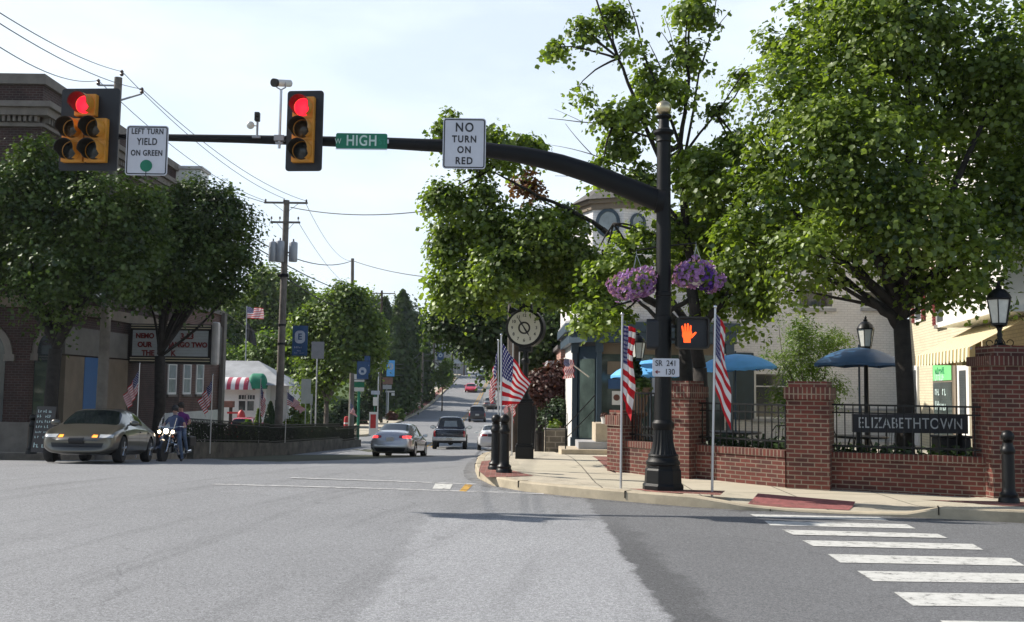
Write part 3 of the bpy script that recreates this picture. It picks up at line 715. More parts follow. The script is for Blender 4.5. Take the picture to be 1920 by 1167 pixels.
mast = thing('mast_arm_pole', 'black ornamental mast arm pole with fluted base and gold ball on the corner pavement', 'signal pole', MB_)
m = MB(); m.lathe([(.325, -.05), (.325, .07), (.295, .10), (.285, .30), (.265, .33), (.265, .37)], 8, rot=R(22.5)); m.build('plinth', M['mast_black'], mast, bevel=.008)
m = MB(); m.lathe([(.24, .36), (.262, .39), (.262, .43), (.235, .46), (.225, .50), (.235, .52), (.225, .545)], 32); m.lathe([(.215, .54), (.185, .62), (.160, .74), (.150, .92)], 40, flute=.075)
m.lathe([(.150, .92), (.168, .95), (.172, 1.02), (.150, 1.05), (.140, 1.07)], 32); m.build('fluted_base', M['mast_black'], mast, smooth=30)
m = MB(); m.lathe([(.132, 1.06), (.126, 2.6), (.134, 2.61), (.134, 2.68), (.122, 2.69), (.120, 3.0), (.130, 3.01), (.130, 3.06), (.118, 3.07), (.108, 5.45), (.125, 5.47), (.115, 5.5), (.125, 5.56), (.165, 5.60), (.165, 5.64), (.10, 5.67), (.085, 5.72), (.085, 5.80), (.075, 5.83), (.125, 5.87), (.125, 5.89), (.04, 5.9)], 28)
m.build('shaft', M['mast_black'], mast, smooth=35)
m = MB(); m.sphere((0, 0, 6.01), .122, 24, 14); m.build('ball_finial', M['gold'], mast, smooth=1)
ap = [(1238, 378), (1195, 360), (1150, 342), (1100, 323), (1050, 307), (1000, 295), (960, 288), (900, 280), (830, 274), (730, 269), (600, 265), (450, 261), (320, 258.5), (222, 256), (150, 255)]
rr_ = [.175, .17, .165, .16, .152, .143, .133, .120, .105, .092, .080, .066, .057, .050, .046]
m = MB(); m.tube([P(x, y, MY) for x, y in ap], rr_, 16); m.tube([P(1236, 377, MY)-Vector((.05, 0, 0)), P(1243, 379, MY)], [.19, .2], 16)
m.build('arm', M['mast_black'], mast, smooth=35, world=True)
m = MB()
m.box((0, -.127, 1.5), (.09, .01, .14)); m.build('access_plate', M['mast_black'], mast)

def visor(mb, x, z, r=.158, Lh=.25, y0=-.12, tilt=.10):
    n = 18; vs = []; fs = []
    for k, (rr, yy) in enumerate(((r, y0), (r, y0-Lh), (r-.008, y0-Lh), (r-.008, y0))):
        for i in range(n+1):
            a = R(-58+296*i/n); sh = 0 if k in (0, 3) else 1
            yk = y0-(Lh*(1 if math.sin(a) > -.2 else .55))*sh
            vs.append((x+rr*math.cos(a), yk, z+rr*math.sin(a)-tilt*Lh*.5*sh))
    for k in range(3):
        for i in range(n): fs.append((k*(n+1)+i, k*(n+1)+i+1, (k+1)*(n+1)+i+1, (k+1)*(n+1)+i))
    mb.add(vs, fs[n:]); mb.f += [[q+len(mb.v)-len(vs) for q in f] for f in fs[:n]]; mb.m += [1]*n
def signal(name, label, px, py, w, h, secs, rz):
    c = P(px, py, MY-.22); T = thing(name, label, 'traffic light', c, rz)
    m = MB(); m.prism(rrect(w, h, .05), .0, .02); m.build('backplate', M['signal_black'], T)
    for x, z, mt in secs:
        b = MB(); b.bb(x-.172, x+.172, -.11, -.002, z-.172, z+.172)
        hs = b.build('housing', M['signal_yellow'], T, bevel=.012)
        b = MB(); visor(b, x, z); b.build('visor', [M['visor'], M['signal_yellow']], hs, smooth=60)
        b = MB(); b.lathe([(.142, 0), (.12, -.022), (.07, -.04), (.001, -.046)], 24, (x, -.112, z), axis='Y'); b.build('lens', M[mt], hs, smooth=1)
    b = MB(); b.tube([(0, .02, -.05), (0, .2, -.05)], .03, 8); b.tube([(0, .1, -.35), (0, .1, .35)], .025, 8); b.build('bracket', M['mast_black'], T)
    return T
signal('traffic_light', 'five lamp traffic light at the left end of the mast arm, top red lit', 167.5, 243, .94, 1.31,
       [(-.035, .365, 'red_lamp'), (-.215, -.02, 'lens_amber'), (.155, -.02, 'lens_amber'), (-.215, -.365, 'lens_dark'), (.155, -.365, 'lens_dark')], R(-4))
signal('traffic_light', 'three lamp vertical traffic light on the mast arm beside the green street sign, red lit', 571, 245.5, .58, 1.28,
       [(0, .345, 'red_lamp'), (0, 0, 'lens_amber'), (0, -.345, 'lens_dark')], R(-5))
def plate(name, label, cat, px, py, wpx, hpx, Y, base='sign_white', border='sign_black', rz=0, bt=.018, r=.05, back='sign_back'):
    k = FPX/Y; c = P(px, py, Y); T = thing(name, label, cat, c, rz); w, h = wpx/k, hpx/k
    m = MB(); m.prism(rrect(w, h, r), -.004, .004); m.build('panel', M[base], T)
    if border:
        m = MB(); frame(m, w-.03, h-.03, max(.01, r-.012), bt, -.0065, -.0045); m.build('border', M[border], T)
    return T, w, h
T, w, h = plate('regulatory_sign', 'white LEFT TURN YIELD ON GREEN sign with a green dot', 'road sign', 275.5, 282.5, 80, 96, MY-.16)
for s, z, sz in (('LEFT TURN', .30, .135), ('YIELD', .135, .165), ('ON GREEN', -.045, .135)): text(s, sz*.92, M['sign_black'], T, (0, -.006, z), sx=.74, bold=.003, sp=1.12)
m = MB(); m.lathe([(.095, -.003), (.095, .003)], 28, (0, -.007, -.245), axis='Y'); m.build('green_dot', M['sign_green'], T)
m = MB(); m.box((0, -.007, -.37), (.012, .004, .09)); m.build('strap', M['sign_black'], T)
T, w, h = plate('regulatory_sign', 'white NO TURN ON RED sign on the curve of the mast arm', 'road sign', 870.5, 269.5, 82, 98, MY-.24)
for s, z, sz in (('NO', .25, .20), ('TURN', .065, .15), ('ON', -.105, .15), ('RED', -.28, .155)): text(s, sz, M['sign_black'], T, (0, -.006, z), sx=.85, bold=.004, sp=1.22)
T, w, h = plate('street_name_sign', 'green W HIGH ST name blade on the mast arm', 'street sign', 678, 265, 98, 30, MY-.16, 'sign_green', None, r=.03)
m = MB(); m.box((0, .0, -h/2-.004), (w, .02, .012)); m.box((w/2+.012, 0, 0), (.02, .03, .06)); m.build('edge_rail', M['alu'], T)
text('HIGH', .235, M['sign_letter'], T, (-.0, -.006, 0), sx=.80, bold=.004, sp=1.1); text('W', .12, M['sign_letter'], T, (-.37, -.006, -.01), sx=.8); text('ST', .13, M['ghost_letter'], T, (.33, -.006, -.01), sx=.8, sp=1.1)
# camera and sensor on the arm
T = thing('traffic_camera', 'white video detection camera on a slim riser beside the middle traffic light', 'camera', P(524, 262, MY-.1))
m = MB(); m.tube([(0, 0, -.14), (.0, 0, .80)], .022, 10); m.build('riser', M['alu'], T, smooth=40)
m = MB(); m.box((0, 0, .02), (.16, .10, .09)); m.box((0, 0, -.06), (.12, .06, .03)); m.build('clamp', M['grey_metal'], T, bevel=.008)
m = MB(); m.tube([(-.06, 0, .92), (-.07, 0, .84), (0, 0, .80), (.07, 0, .84), (.06, 0, .92)], .012, 6); m.build('yoke', M['grey_metal'], T)
m = MB(); m.tube([(-.075, -.13, .875), (.10, .16, .955)], .058, 14); m.build('body', M['white_paint'], T, smooth=40)
m = MB(); m.tube([(-.085, -.15, .87), (-.06, -.1, .882)], [.068, .066], 14); m.build('hood', M['visor'], T, smooth=40)
T = thing('preemption_sensor', 'small black and grey emergency sensor on the mast arm left of the camera', 'sensor', P(482, 255, MY-.05))
m = MB(); m.tube([(0, 0, 0), (.0, 0, .24)], .018, 8); m.box((0, 0, -.03), (.13, .13, .03)); m.build('stem', M['grey_metal'], T)
m = MB(); m.box((0, -.02, .30), (.075, .10, .14)); m.tube([(0, -.02, .32), (0, -.11, .32)], .03, 10); m.build('detector', M['visor'], T, bevel=.01)
m = MB(); m.sphere((-.10, -.04, .16), .062, 14, 10); m.tube([(0, 0, .16), (-.08, -.02, .16)], .01, 6); m.build('strobe', M['lamp_glass'], T, smooth=40)
# pedestrian signals
c = P(1297, 625, MY-.05); T = thing('pedestrian_signal', 'black pedestrian signal showing an orange raised hand, right of the mast pole', 'pedestrian signal', c)
m = MB(); m.prism(rrect(.50, .50, .06), -.10, .10); m.build('housing', M['signal_black'], T, bevel=.012)
m = MB(); m.bb(-.40, -.24, -.03, .03, -.12, -.08); m.bb(-.40, -.24, -.03, .03, .08, .12); m.build('bracket', M['mast_black'], T)
m = MB(); frame(m, .50, .50, .06, .03, -.17, -.101); m.build('visor', M['visor'], T)
m = MB()
def fing(x0, z0, x1, z1, r0, r1): 
    d = Vector((x1-x0, 0, z1-z0)).normalized(); n = Vector((-d.z, 0, d.x)); vs = []
    for i in range(7):
        a = R(-90+180*i/6); vs.append((x1+d.x*r1*math.cos(a)+n.x*r1*math.sin(a), z1+d.z*r1*math.cos(a)+n.z*r1*math.sin(a)))
    m.prism([(x0-n.x*r0, z0-n.z*r0)]+vs+[(x0+n.x*r0, z0+n.z*r0)], -.1085, -.1045)
hx = -.088
m.prism([(hx-.055, -.155), (hx+.050, -.155), (hx+.052, -.10), (hx+.075, -.04), (hx+.07, .02), (hx-.075, .03), (hx-.08, -.05), (hx-.057, -.10)], -.1085, -.1045)
for x0, x1, z1 in ((-.062, -.078, .095), (-.028, -.034, .128), (.008, .010, .132), (.045, .052, .105)): fing(hx+x0, .01, hx+x1, z1, .015, .013)
fing(hx+.055, -.07, hx+.128, .0, .022, .014); m.build('hand_symbol', M['hand_lamp'], T)
T = thing('pedestrian_signal', 'dark pedestrian signal seen edge on at the left of the mast pole', 'pedestrian signal', P(1225, 628, MY+.15), R(80))
m = MB(); m.prism(rrect(.46, .48, .06), -.10, .10); m.build('housing', M['signal_black'], T, bevel=.012); m = MB(); frame(m, .46, .48, .06, .03, -.17, -.101); m.build('visor', M['visor'], T)
T, w, h = plate('route_marker', 'small white SR 241 130 location sign strapped to the mast pole', 'road sign', 1248.5, 689.5, 50, 34, MY-.15, border=None, r=.02)
text('SR  241', .125, M['sign_black'], T, (.0, -.006, .062), sx=.85, bold=.001); text('130', .125, M['sign_black'], T, (.06, -.006, -.07), sx=.85, bold=.001)
m = MB(); m.prism([(-.17, -.07), (-.13, -.035), (-.13, -.105)], -.007, -.005); m.bb(-.14, -.09, -.007, -.005, -.078, -.062); m.build('arrow', M['letter_red'], T)
# hanging flower baskets
def basket(px, py, rx, rz_, label, seed):
    c = P(px, py, MY+.1); T = thing('flower_basket', label, 'hanging basket', c, group='petunia baskets on the mast pole')
    m = MB(); m.lathe([(.06, -.20), (.13, -.16), (.17, -.02), (.18, 0)], 16); m.build('pot', M['white_paint'], T, smooth=40)
    m = MB()
    for a in (0, 2.1, 4.2): m.tube([(.16*math.cos(a), .16*math.sin(a), .0), (0, 0, .42)], .004, 4)
    m.tube([(0, 0, .42), (0, 0, .5)], .004, 4); m.build('hanger', M['alu'], T)
    n = 620; d = nrm(nr.normal(size=(n, 3))); d[:, 2] *= .8; cc = d*np.array([rx, rx*.9, rz_])*(.72+.33*nr.random((n, 1)))
    cc[:, 2] += np.where(cc[:, 2] > .10, -.06, 0)-.06*np.abs(cc[:, 0])/rx
    lop = np.array([1.0, 1, 1]); cc[:, 0] += (.06 if seed else -.07)*np.where(cc[:, 2] < 0, 1, 0); cc[:, 2] += .045*np.sin(cc[:, 0]*9+seed*2)
    leafmesh('foliage', cc*.93, nrm(d+nr.normal(size=(n, 3))*.4), .05+.03*nr.random(n), M['leaf_mid'], T, 'quad')
    n = 520; d = nrm(nr.normal(size=(n, 3))); d[:, 2] = np.minimum(d[:, 2], .72)
    cc = d*np.array([rx, rx*.9, rz_])*(.90+.22*nr.random((n, 1))); cc[:, 2] -= .07*np.abs(cc[:, 0])/rx
    cc[:, 0] += (.06 if seed else -.07)*np.where(cc[:, 2] < 0, 1, 0); cc[:, 2] += .045*np.sin(cc[:, 0]*9+seed*2); keep = (cc[:, 2] < .16) | (nr.random(n) < .25); cc = cc[keep]; d = d[keep]; n = len(cc)
    tr_ = nr.normal(size=(n, 3))*np.array([.016, .016, .022]); cc = cc+tr_
    # each flower: a small hexagonal cup
    def cups(name, sel, mt):
        k = len(sel); C_ = cc[sel]; nn = nrm(d[sel]+nr.normal(size=(k, 3))*.35); t = nrm(np.cross(nn, nr.normal(size=(k, 3)))); b = np.cross(nn, t); s = (.026+.012*nr.random(k))[:, None]
        V = []; Fs = []
        for i in range(k):
            b0 = len(V); V.append(tuple(C_[i]-nn[i]*s[i]*.6))
            for j in range(6): a = math.pi*j/3; V.append(tuple(C_[i]+(t[i]*math.cos(a)+b[i]*math.sin(a))*s[i]))
            for j in range(0, 6, 2): Fs.append((b0, b0+1+j, b0+1+(j+1) % 6, b0+1+(j+2) % 6))
        mb = MB(); mb.v = [Vector(v) for v in V]; mb.f = [list(f) for f in Fs]; mb.m = [0]*len(Fs); mb.build(name, M[mt], T)
    deep = (cc[:, 0] > .05) & (cc[:, 2] < .06) & (cc[:, 0] < .22) if seed else np.zeros(n, bool)
    cups('flowers', np.where(~deep)[0], 'petal')
    if seed: cups('flowers', np.where(deep)[0], 'petal_deep')
    return T
basket(1193, 527, .36, .25, 'pink purple petunia basket hanging left of the mast pole', 0)
basket(1305, 512, .37, .24, 'violet petunia basket with a white pot showing, right of the mast pole', 1)
m = MB(); m.tube([P(1193, 470, MY+.1), P(1240, 462, MY)], .012, 6); m.tube([P(1243, 462, MY), P(1305, 456, MY+.1)], .012, 6); m.build('basket_arm', M['mast_black'], mast, world=True)

# flags on poles
def flagmesh(T, top, HB, FT, FB, fold=.05, nf=2.5, ph=0., name='flag', m_='flag', mid=0., drape=None):
    m = MB(); H = Vector(top); nu, nv = 28, 18
    def fn(u, v):
        a = Vector((0, 0, 0)).lerp(Vector((HB[0], 0, HB[1])), v); b = Vector((FT[0], 0, FT[1])).lerp(Vector((FB[0], 0, FB[1])), v)
        p = a.lerp(b, u); p.z -= mid*math.sin(math.pi*u)
        if drape: Lh, x0_, x1_, d0_, d1_, e_ = drape; p = Vector((x0_+(x1_-x0_)*v if False else u*(x0_+(x1_-x0_)*v)-.02*v, 0, -Lh*v-(d0_+(d1_-d0_)*v**e_)*u))
        if drape: p.x += .018*math.sin(v*11+ph)*u-.02*u*u*math.sin(v*6); p.z += .02*math.sin(v*17+ph*2)*u
        s = math.sin(u*nf*2*math.pi+v*2.2+ph); p.y += fold*s*min(1, u*3); p.x += fold*(.2 if drape else .55)*math.cos(u*nf*2*math.pi*1.3+v*3+ph)*min(1, u*3)
        return H+p
    m.grid(fn, nu, nv); return m.build(name, M[m_], T, smooth=1, gridw=(nu, nv))
def flagpole(base, top, label, ftop, HB, FT, FB, r=.02, group=None, pole='alu', fold=.05, nf=2.5, ph=0., ball=True, mid=0., drape=None):
    T = thing('flagpole', label, 'flag', base, group=group)
    tv = Vector(top)-Vector(base); m = MB(); m.tube([(0, 0, -.1), tv], [r, r*.85], 10); m.build('pole', M[pole], T, smooth=40)
    if ball: m = MB(); m.sphere(tv+Vector((0, 0, r)), r*1.5, 10, 7); m.build('finial', M['chrome' if pole == 'alu' else pole], T, smooth=1)
    flagmesh(T, tv*(ftop)+Vector((HB[0]*.0+(.02 if FT[0] > 0 else -.02), 0, 0)), HB, FT, FB, fold, nf, ph, mid=mid, drape=drape)
    return T
def fp(bx, by, tx, ty, label, ftop, HB, FT, FB, dz=.15, group=None, D=None, r=.02, **k):
    b = G(bx, by, dz) if D is None else Vector((XP(bx, D), D, gz(D)+dz))
    return flagpole(b, P(tx, ty, b.y), label, ftop, HB, FT, FB, r=r, group=group, **k)
FG = 'small flags on poles along the kerb'
fp(1164, 913, 1167, 592, 'limp striped flag on a silver pole between the bay shop and the mast pole', .945, (-.07, -.95), (.19, -1.05), (.13, -1.52), group=FG, r=.021, fold=.035, nf=1.3, drape=(1.12, .20, .15, .05, .40, 3.0))
fp(1335, 922, 1341, 578, 'limp striped flag on the silver pole just right of the mast pole', .97, (-.03, -1.05), (.20, -1.42), (.17, -1.76), group=FG, r=.021, fold=.022, nf=1.1, ph=1, drape=(1.18, .13, .24, .22, .62, 1.6))
fp(939.5, 886, 940, 630, 'striped flag spread out to the right beside the kerb bollards', .95, (0, -1.16), (.52, -.72), (.34, -1.12), group=FG, r=.018, fold=.03, nf=1.5)
fp(934, 877, 934.5, 640, 'striped flag hanging left of its pole behind the two bollards', .93, (0, -.7), (-.15, -.80), (-.10, -1.10), group=FG, r=.016, fold=.04)
fp(962, 866, 962, 640, 'striped flag low in front of the dark clock post, nearest of two behind', .70, (0, -.5), (-.20, -.80), (-.13, -.95), group=FG, r=.016, D=25.5, fold=.05)
fp(975, 862, 974, 650, 'striped flag hanging against the left edge of the clock pedestal', .82, (0, -.7), (-.20, -1.0), (-.13, -1.45), group=FG, r=.018, D=26.2, fold=.05, ph=2)
fp(261, 850, 262, 683, 'striped flag under the marquee, nearest of the flags by the theatre', .93, (0, -.7), (-.44, -.80), (-.28, -1.30), group=FG, D=33, pole='alu', ph=1)
fp(399, 850, 399, 704, 'striped flag by the right corner of the theatre', .93, (0, -.7), (-.48, -.75), (-.22, -1.35), group=FG, D=37.5, dz=.3, ph=2)
fp(489, 850, 489, 712, 'dark limp flag in front of the small conifers', .96, (0, -.9), (.26, -1.05), (.08, -1.62), group=FG, D=46, dz=.3, ph=3)
fp(538, 846, 538.5, 733, 'striped flag streaming out to the right of the big utility pole', .98, (0, -.6), (.85, -.85), (.68, -1.0), group=FG, D=48, dz=.3, fold=.08, mid=-.05)
fp(656, 822, 657, 750, 'small striped flag at the far end of the iron fence', .98, (-.08, -.75), (.42, -.98), (.25, -.85), group=FG, D=61, dz=.2, fold=.05)
T = thing('tall_flagpole', 'tall grey flagpole with a striped flag above a dark flag before the trees', 'flagpole', (XP(461, 82), 82, gz(82)))
tv = P(463, 574, 82)-T.location; m = MB(); m.tube([(0, 0, 0), tv], [.06, .04], 10); m.build('pole', M['grey_metal'], T, smooth=40)
flagmesh(T, tv+Vector((.02, 0, -.05)), (0, -.95), (1.35, -.12), (1.30, -1.0), .10, 2, 0)
flagmesh(T, tv+Vector((.05, 0, -1.3)), (0, -1.5), (.55, -.65), (.85, -2.0), .10, 2, 1, 'flag', 'trash_black')

# bollards
bp_ = [(.145, -.02), (.145, .05), (.125, .08), (.13, .12), (.095, .16), (.088, .22), (.083, .70), (.098, .72), (.102, .76), (.088, .79), (.075, .82), (.070, .86), (.082, .88)]
def bollard(loc, label, s=1.):
    T = thing('bollard', label, 'bollard', loc, group='black ball topped bollards'); m = MB(); m.lathe([(r*s, z*s) for r, z in bp_], 20); m.build('post', M['black_iron'], T, smooth=35)
    m = MB(); m.sphere((0, 0, .955*s), .092*s, 18, 12); m.build('ball_cap', M['black_iron'], T, smooth=1); return T
bollard(G(945, 887, .15), 'black ball topped bollard right of the flagpole at the kerb curve', 1.02)
bollard(G(929, 881, .15), 'black ball topped bollard left of the flagpole, further up the kerb', 1.0)
bollard(G(1892, 943, .15), 'black ball topped bollard by the tall brick pillar at the right', .98)
bollard(Vector((XP(66, 27.6), 27.6, gz(27.6)+.2)), 'dark bollard in the shade beside the sandwich board', 1.0)

# street clock
cb_ = G(983, 860, .15); T = thing('street_clock', 'black cast iron post clock showing nearly five to five beside the kerb', 'clock', cb_); ks = cb_.y/FPX
m = MB(); m.box((0, 0, .13), (.42, .42, .32)); m.box((0, 0, .31), (.39, .39, .05)); m.box((0, 0, .80), (.33, .33, .94)); m.box((0, 0, 1.295), (.40, .40, .06)); m.box((0, 0, 1.35), (.34, .34, .05)); m.build('pedestal', M['black_iron'], T, bevel=.015)
hz = (P(985, 616, cb_.y)-cb_).z
m = MB(); m.lathe([(.16, 1.36), (.12, 1.42), (.08, 1.5), (.10, 1.62), (.12, 1.66), (.085, 1.72), (.07, 1.8), (.065, hz-.85), (.10, hz-.81), (.10, hz-.74), (.065, hz-.70), (.065, hz-.45)], 18); m.build('column', M['black_iron'], T, smooth=35)
hz = (P(985, 616, cb_.y)-cb_).z
m = MB(); m.M = Matrix.Translation((0, 0, hz)) @ Matrix.Rotation(R(-14), 4, 'Z'); m.lathe([(.39, -.165), (.45, -.15), (.45, .15), (.39, .165)], 36, (0, 0, 0), axis='Y')
m.box((0, 0, .50), (.30, .16, .12)); m.box((0, 0, .58), (.14, .10, .08)); m.box((0, 0, -.49), (.30, .2, .12))
m.prism([(-.44, .30), (-.36, .52), (-.18, .42)], -.08, .08); m.prism([(.44, .30), (.36, .52), (.18, .42)], -.08, .08); m.build('case', M['black_iron'], T, smooth=30)
Mr = Matrix.Rotation(R(-14), 4, 'Z')
def cpt(x, y, z): v = Mr @ Vector((x, y, z)); return (v.x, v.y, v.z+hz)
m = MB(); m.M = Matrix.Translation((0, 0, hz)) @ Mr; m.lathe([(.385, -.170), (.385, -.178)], 36, (0, 0, 0), axis='Y'); m.v = [v for v in m.v]; face = m.build('face', M['clock_face'], T)
yy = -.181
m = MB(); m.M = Matrix.Translation((0, 0, hz)) @ Mr
for a0 in range(36):
    a, b = R(a0*10), R(a0*10+10.2); 
    for r0, r1 in ((.105, .145),): m.add([(r0*math.sin(a), yy, r0*math.cos(a)), (r1*math.sin(a), yy, r1*math.cos(a)), (r1*math.sin(b), yy, r1*math.cos(b)), (r0*math.sin(b), yy, r0*math.cos(b))], [(0, 1, 2, 3)])
m.build('chapter_ring', M['marquee_dark'], face)
def hand(deg, L1, w, nm):
    m = MB(); m.M = Matrix.Translation((0, 0, hz)) @ Mr @ Matrix.Rotation(R(deg), 4, 'Y'); m.prism([(-w*.5, -.06), (w*.5, -.06), (w, L1*.5), (0, L1), (-w, L1*.5)], yy-.008, yy-.003); m.build(nm, M['sign_black'], face)
hand(-33, .30, .016, 'minute_hand'); hand(147, .24, .022, 'hour_hand')
for i in range(12):
    a = R(30*i+30); text(str(i+1), .10, M['sign_black'], face, cpt(.29*math.sin(a), yy+.002, .29*math.cos(a)), (R(90), 0, R(-14)), name='numeral', bold=.002)

# brick pillars, low walls, iron fence
def pillar(name, label, corner, w, a, h, cap=True, extra=0):
    ca, sa = math.cos(a), math.sin(a)
    # front corner lies between the left face (normal -sin a, -cos a) and the right face
    c = Vector(corner)+Vector((ca, -sa, 0))*(-w/2)*1+Vector((sa, ca, 0))*(w/2)
    T = thing(name, label, 'brick pillar', c, -a, group='brick pillars of the corner garden wall')
    m = MB(); m.bb(-w/2, w/2, -w/2, w/2, -.3, h-.30); m.build('shaft', M['brick_red'], T)
    m = MB(); m.bb(-w/2-.035, w/2+.035, -w/2-.035, w/2+.035, h-.30, h-.10); m.build('corbel', M['brick_soldier'], T)
    m = MB(); m.bb(-w/2+.03, w/2-.03, -w/2+.03, w/2-.03, h-.10, h); m.build('cap', M['brick_red'], T); return T
c1, c2, c3 = G(1162, 883, .15), G(1292, 893, .15), G(1556, 911, .15)
pillar('brick_pillar', 'short brick pillar nearest the bay shop, sunlit on its left face', c1, .42, R(60), 1.15)
pillar('brick_pillar', 'brick pillar directly behind the mast pole', c2, .62, R(40), 1.72)
pillar('brick_pillar', 'brick pillar in the middle of the fence, left of the carved board', c3, .70, R(24), 1.72)
p4 = Vector((XP(1858, 16.0), 16.0, .15)); T4 = thing('brick_pillar', 'tallest brick pillar with a lantern on top at the right edge', 'brick pillar', p4+Vector((.55, .35, 0)), 0, group='brick pillars of the corner garden wall')
m = MB(); m.bb(-.55, .55, -.35, .35, -.3, 1.98); m.build('shaft', M['brick_red'], T4)
m = MB(); m.bb(-.60, .60, -.40, .40, 1.98, 2.13); m.build('corbel', M['brick_soldier'], T4)
m = MB(); m.bb(-.48, .60, -.33, .33, 2.13, 2.30); m.build('cap', M['brick_red'], T4)
def gwall(label, a, b, h, t=.24):
    a, b = Vector(a), Vector(b); d = b-a; rz = math.atan2(d.y, d.x); Ld = d.length
    T = thing('low_brick_wall', label, 'brick wall', (a+b)/2, rz, group='low brick walls of the corner garden')
    m = MB(); m.bb(-Ld/2, Ld/2, -t/2, t/2, -.35, h-.115); m.build('wall', M['brick_red'], T)
    m = MB(); m.bb(-Ld/2, Ld/2, -t/2-.02, t/2+.02, h-.115, h); m.build('coping', M['brick_soldier'], T); return T
def fence(label, a, b, z0, z1, n, mid=True, group='iron fence panels on the garden wall', y=0.):
    a, b = Vector(a), Vector(b); d = b-a; rz = math.atan2(d.y, d.x); Ld = d.length
    T = thing('iron_fence', label, 'fence', (a+b)/2, rz, group=group)
    m = MB(); m.bb(-Ld/2, Ld/2, -.02, .02, z1-.03, z1)
    if mid: m.bb(-Ld/2, Ld/2, -.013, .013, z1-.16, z1-.135)
    m.bb(-Ld/2, Ld/2, -.015, .015, z0, z0+.03); m.build('rail', M['black_iron'], T)
    for i in range(n):
        x = -Ld/2+Ld*(i+.5)/n; p = MB(); p.bb(x-.009, x+.009, -.009, .009, z0-.1, z1-.031); p.build('picket', M['black_iron'], T)
    return T
wa, wb_ = c1+Vector((.12, .25, 0)), c2+Vector((-.42, .40, 0))
gwall('sunlit low brick wall between the short pillar and the mast pole', wa, wb_, .57)
fence('short dark iron fence above the sunlit low wall', wa, wb_, .68, 1.50, 12, mid=False)
wa, wb_ = c2+Vector((.15, .38, 0)), c3+Vector((-.55, .45, 0))
gwall('shaded low brick wall between the mast pole and the middle pillar', wa, wb_, .55)
fence('iron fence panel in front of the blue umbrella', wa, wb_, .68, 1.33, 15)
wa, wb_ = c3+Vector((.05, .42, 0)), p4+Vector((.1, .35, 0))
gwall('shaded low brick wall below the carved board, up to the tall pillar', wa, wb_, .53)
fence('iron fence panel in front of the carved board and tree trunk', wa, wb_, .62, 1.34, 19)
gwall('low brick wall carrying on past the tall pillar', p4+Vector((1.1, .35, 0)), p4+Vector((6, -.2, 0)), .53)

# lanterns
def lantern(T, z0, s=1.):
    # glass body tapered, cage bars, roof, finial
    m = MB(); m.lathe([(.105*s, z0), (.165*s, z0+.36*s)], 6); m.build('glass', M['lamp_glass'], T)
    m = MB()
    for i in range(6):
        a = R(60*i); m.tube([(.11*s*math.cos(a), .11*s*math.sin(a), z0), (.172*s*math.cos(a), .172*s*math.sin(a), z0+.36*s)], .009*s, 5)
    m.lathe([(.12*s, z0-.02*s), (.12*s, z0+.012*s)], 6); m.lathe([(.182*s, z0+.35*s), (.186*s, z0+.375*s)], 6); m.build('cage', M['black_iron'], T)
    m = MB(); m.lathe([(.175*s, z0+.375*s), (.145*s, z0+.44*s), (.09*s, z0+.50*s), (.04*s, z0+.525*s), (.05*s, z0+.55*s), (.02*s, z0+.57*s), (.03*s, z0+.595*s), (.008*s, z0+.64*s)], 12); m.build('roof', M['black_iron'], T, smooth=40)
T = thing('pillar_lantern', 'black glazed lantern with scroll feet on the tallest brick pillar', 'lantern', p4+Vector((.31, .33, 2.30)))
m = MB(); m.lathe([(.10, 0), (.10, .02), (.05, .05), (.03, .12), (.045, .18), (.03, .24), (.05, .3), (.12, .34)], 14)
for a in (45, 135, 225, 315):
    ca, sa = math.cos(R(a)), math.sin(R(a)); pts = [(ca*(.16+.05*math.cos(R(t)))*1., sa*(.16+.05*math.cos(R(t))), .05+.05*math.sin(R(t))) for t in range(-90, 200, 30)]; m.tube([(ca*.03, sa*.03, .14)]+pts[::-1][:0]+[(ca*.09, sa*.09, .02)]+pts, .008, 5)
m.build('stand', M['black_iron'], T, smooth=40); lantern(T, .36, 1.1)
def postlamp(px, py, D, label, s=1.):
    b = Vector((XP(px, D), D, .12)); T = thing('post_lantern', label, 'lamp post', b, group='lanterns on posts in the garden'); zt = P(px, py, D).z-b.z
    m = MB(); m.lathe([(.09, 0), (.09, .3), (.05, .4), (.04, zt-.1), (.07, zt-.05), (.11*s, zt-.02)], 14); m.build('post', M['black_iron'], T, smooth=40); lantern(T, zt, s)
postlamp(1624, 651, 20.5, 'post lantern rising behind the navy umbrella', 1.0)
postlamp(1196, 673, 23, 'post lantern left of the mast pole, behind the limp flag', 1.02)
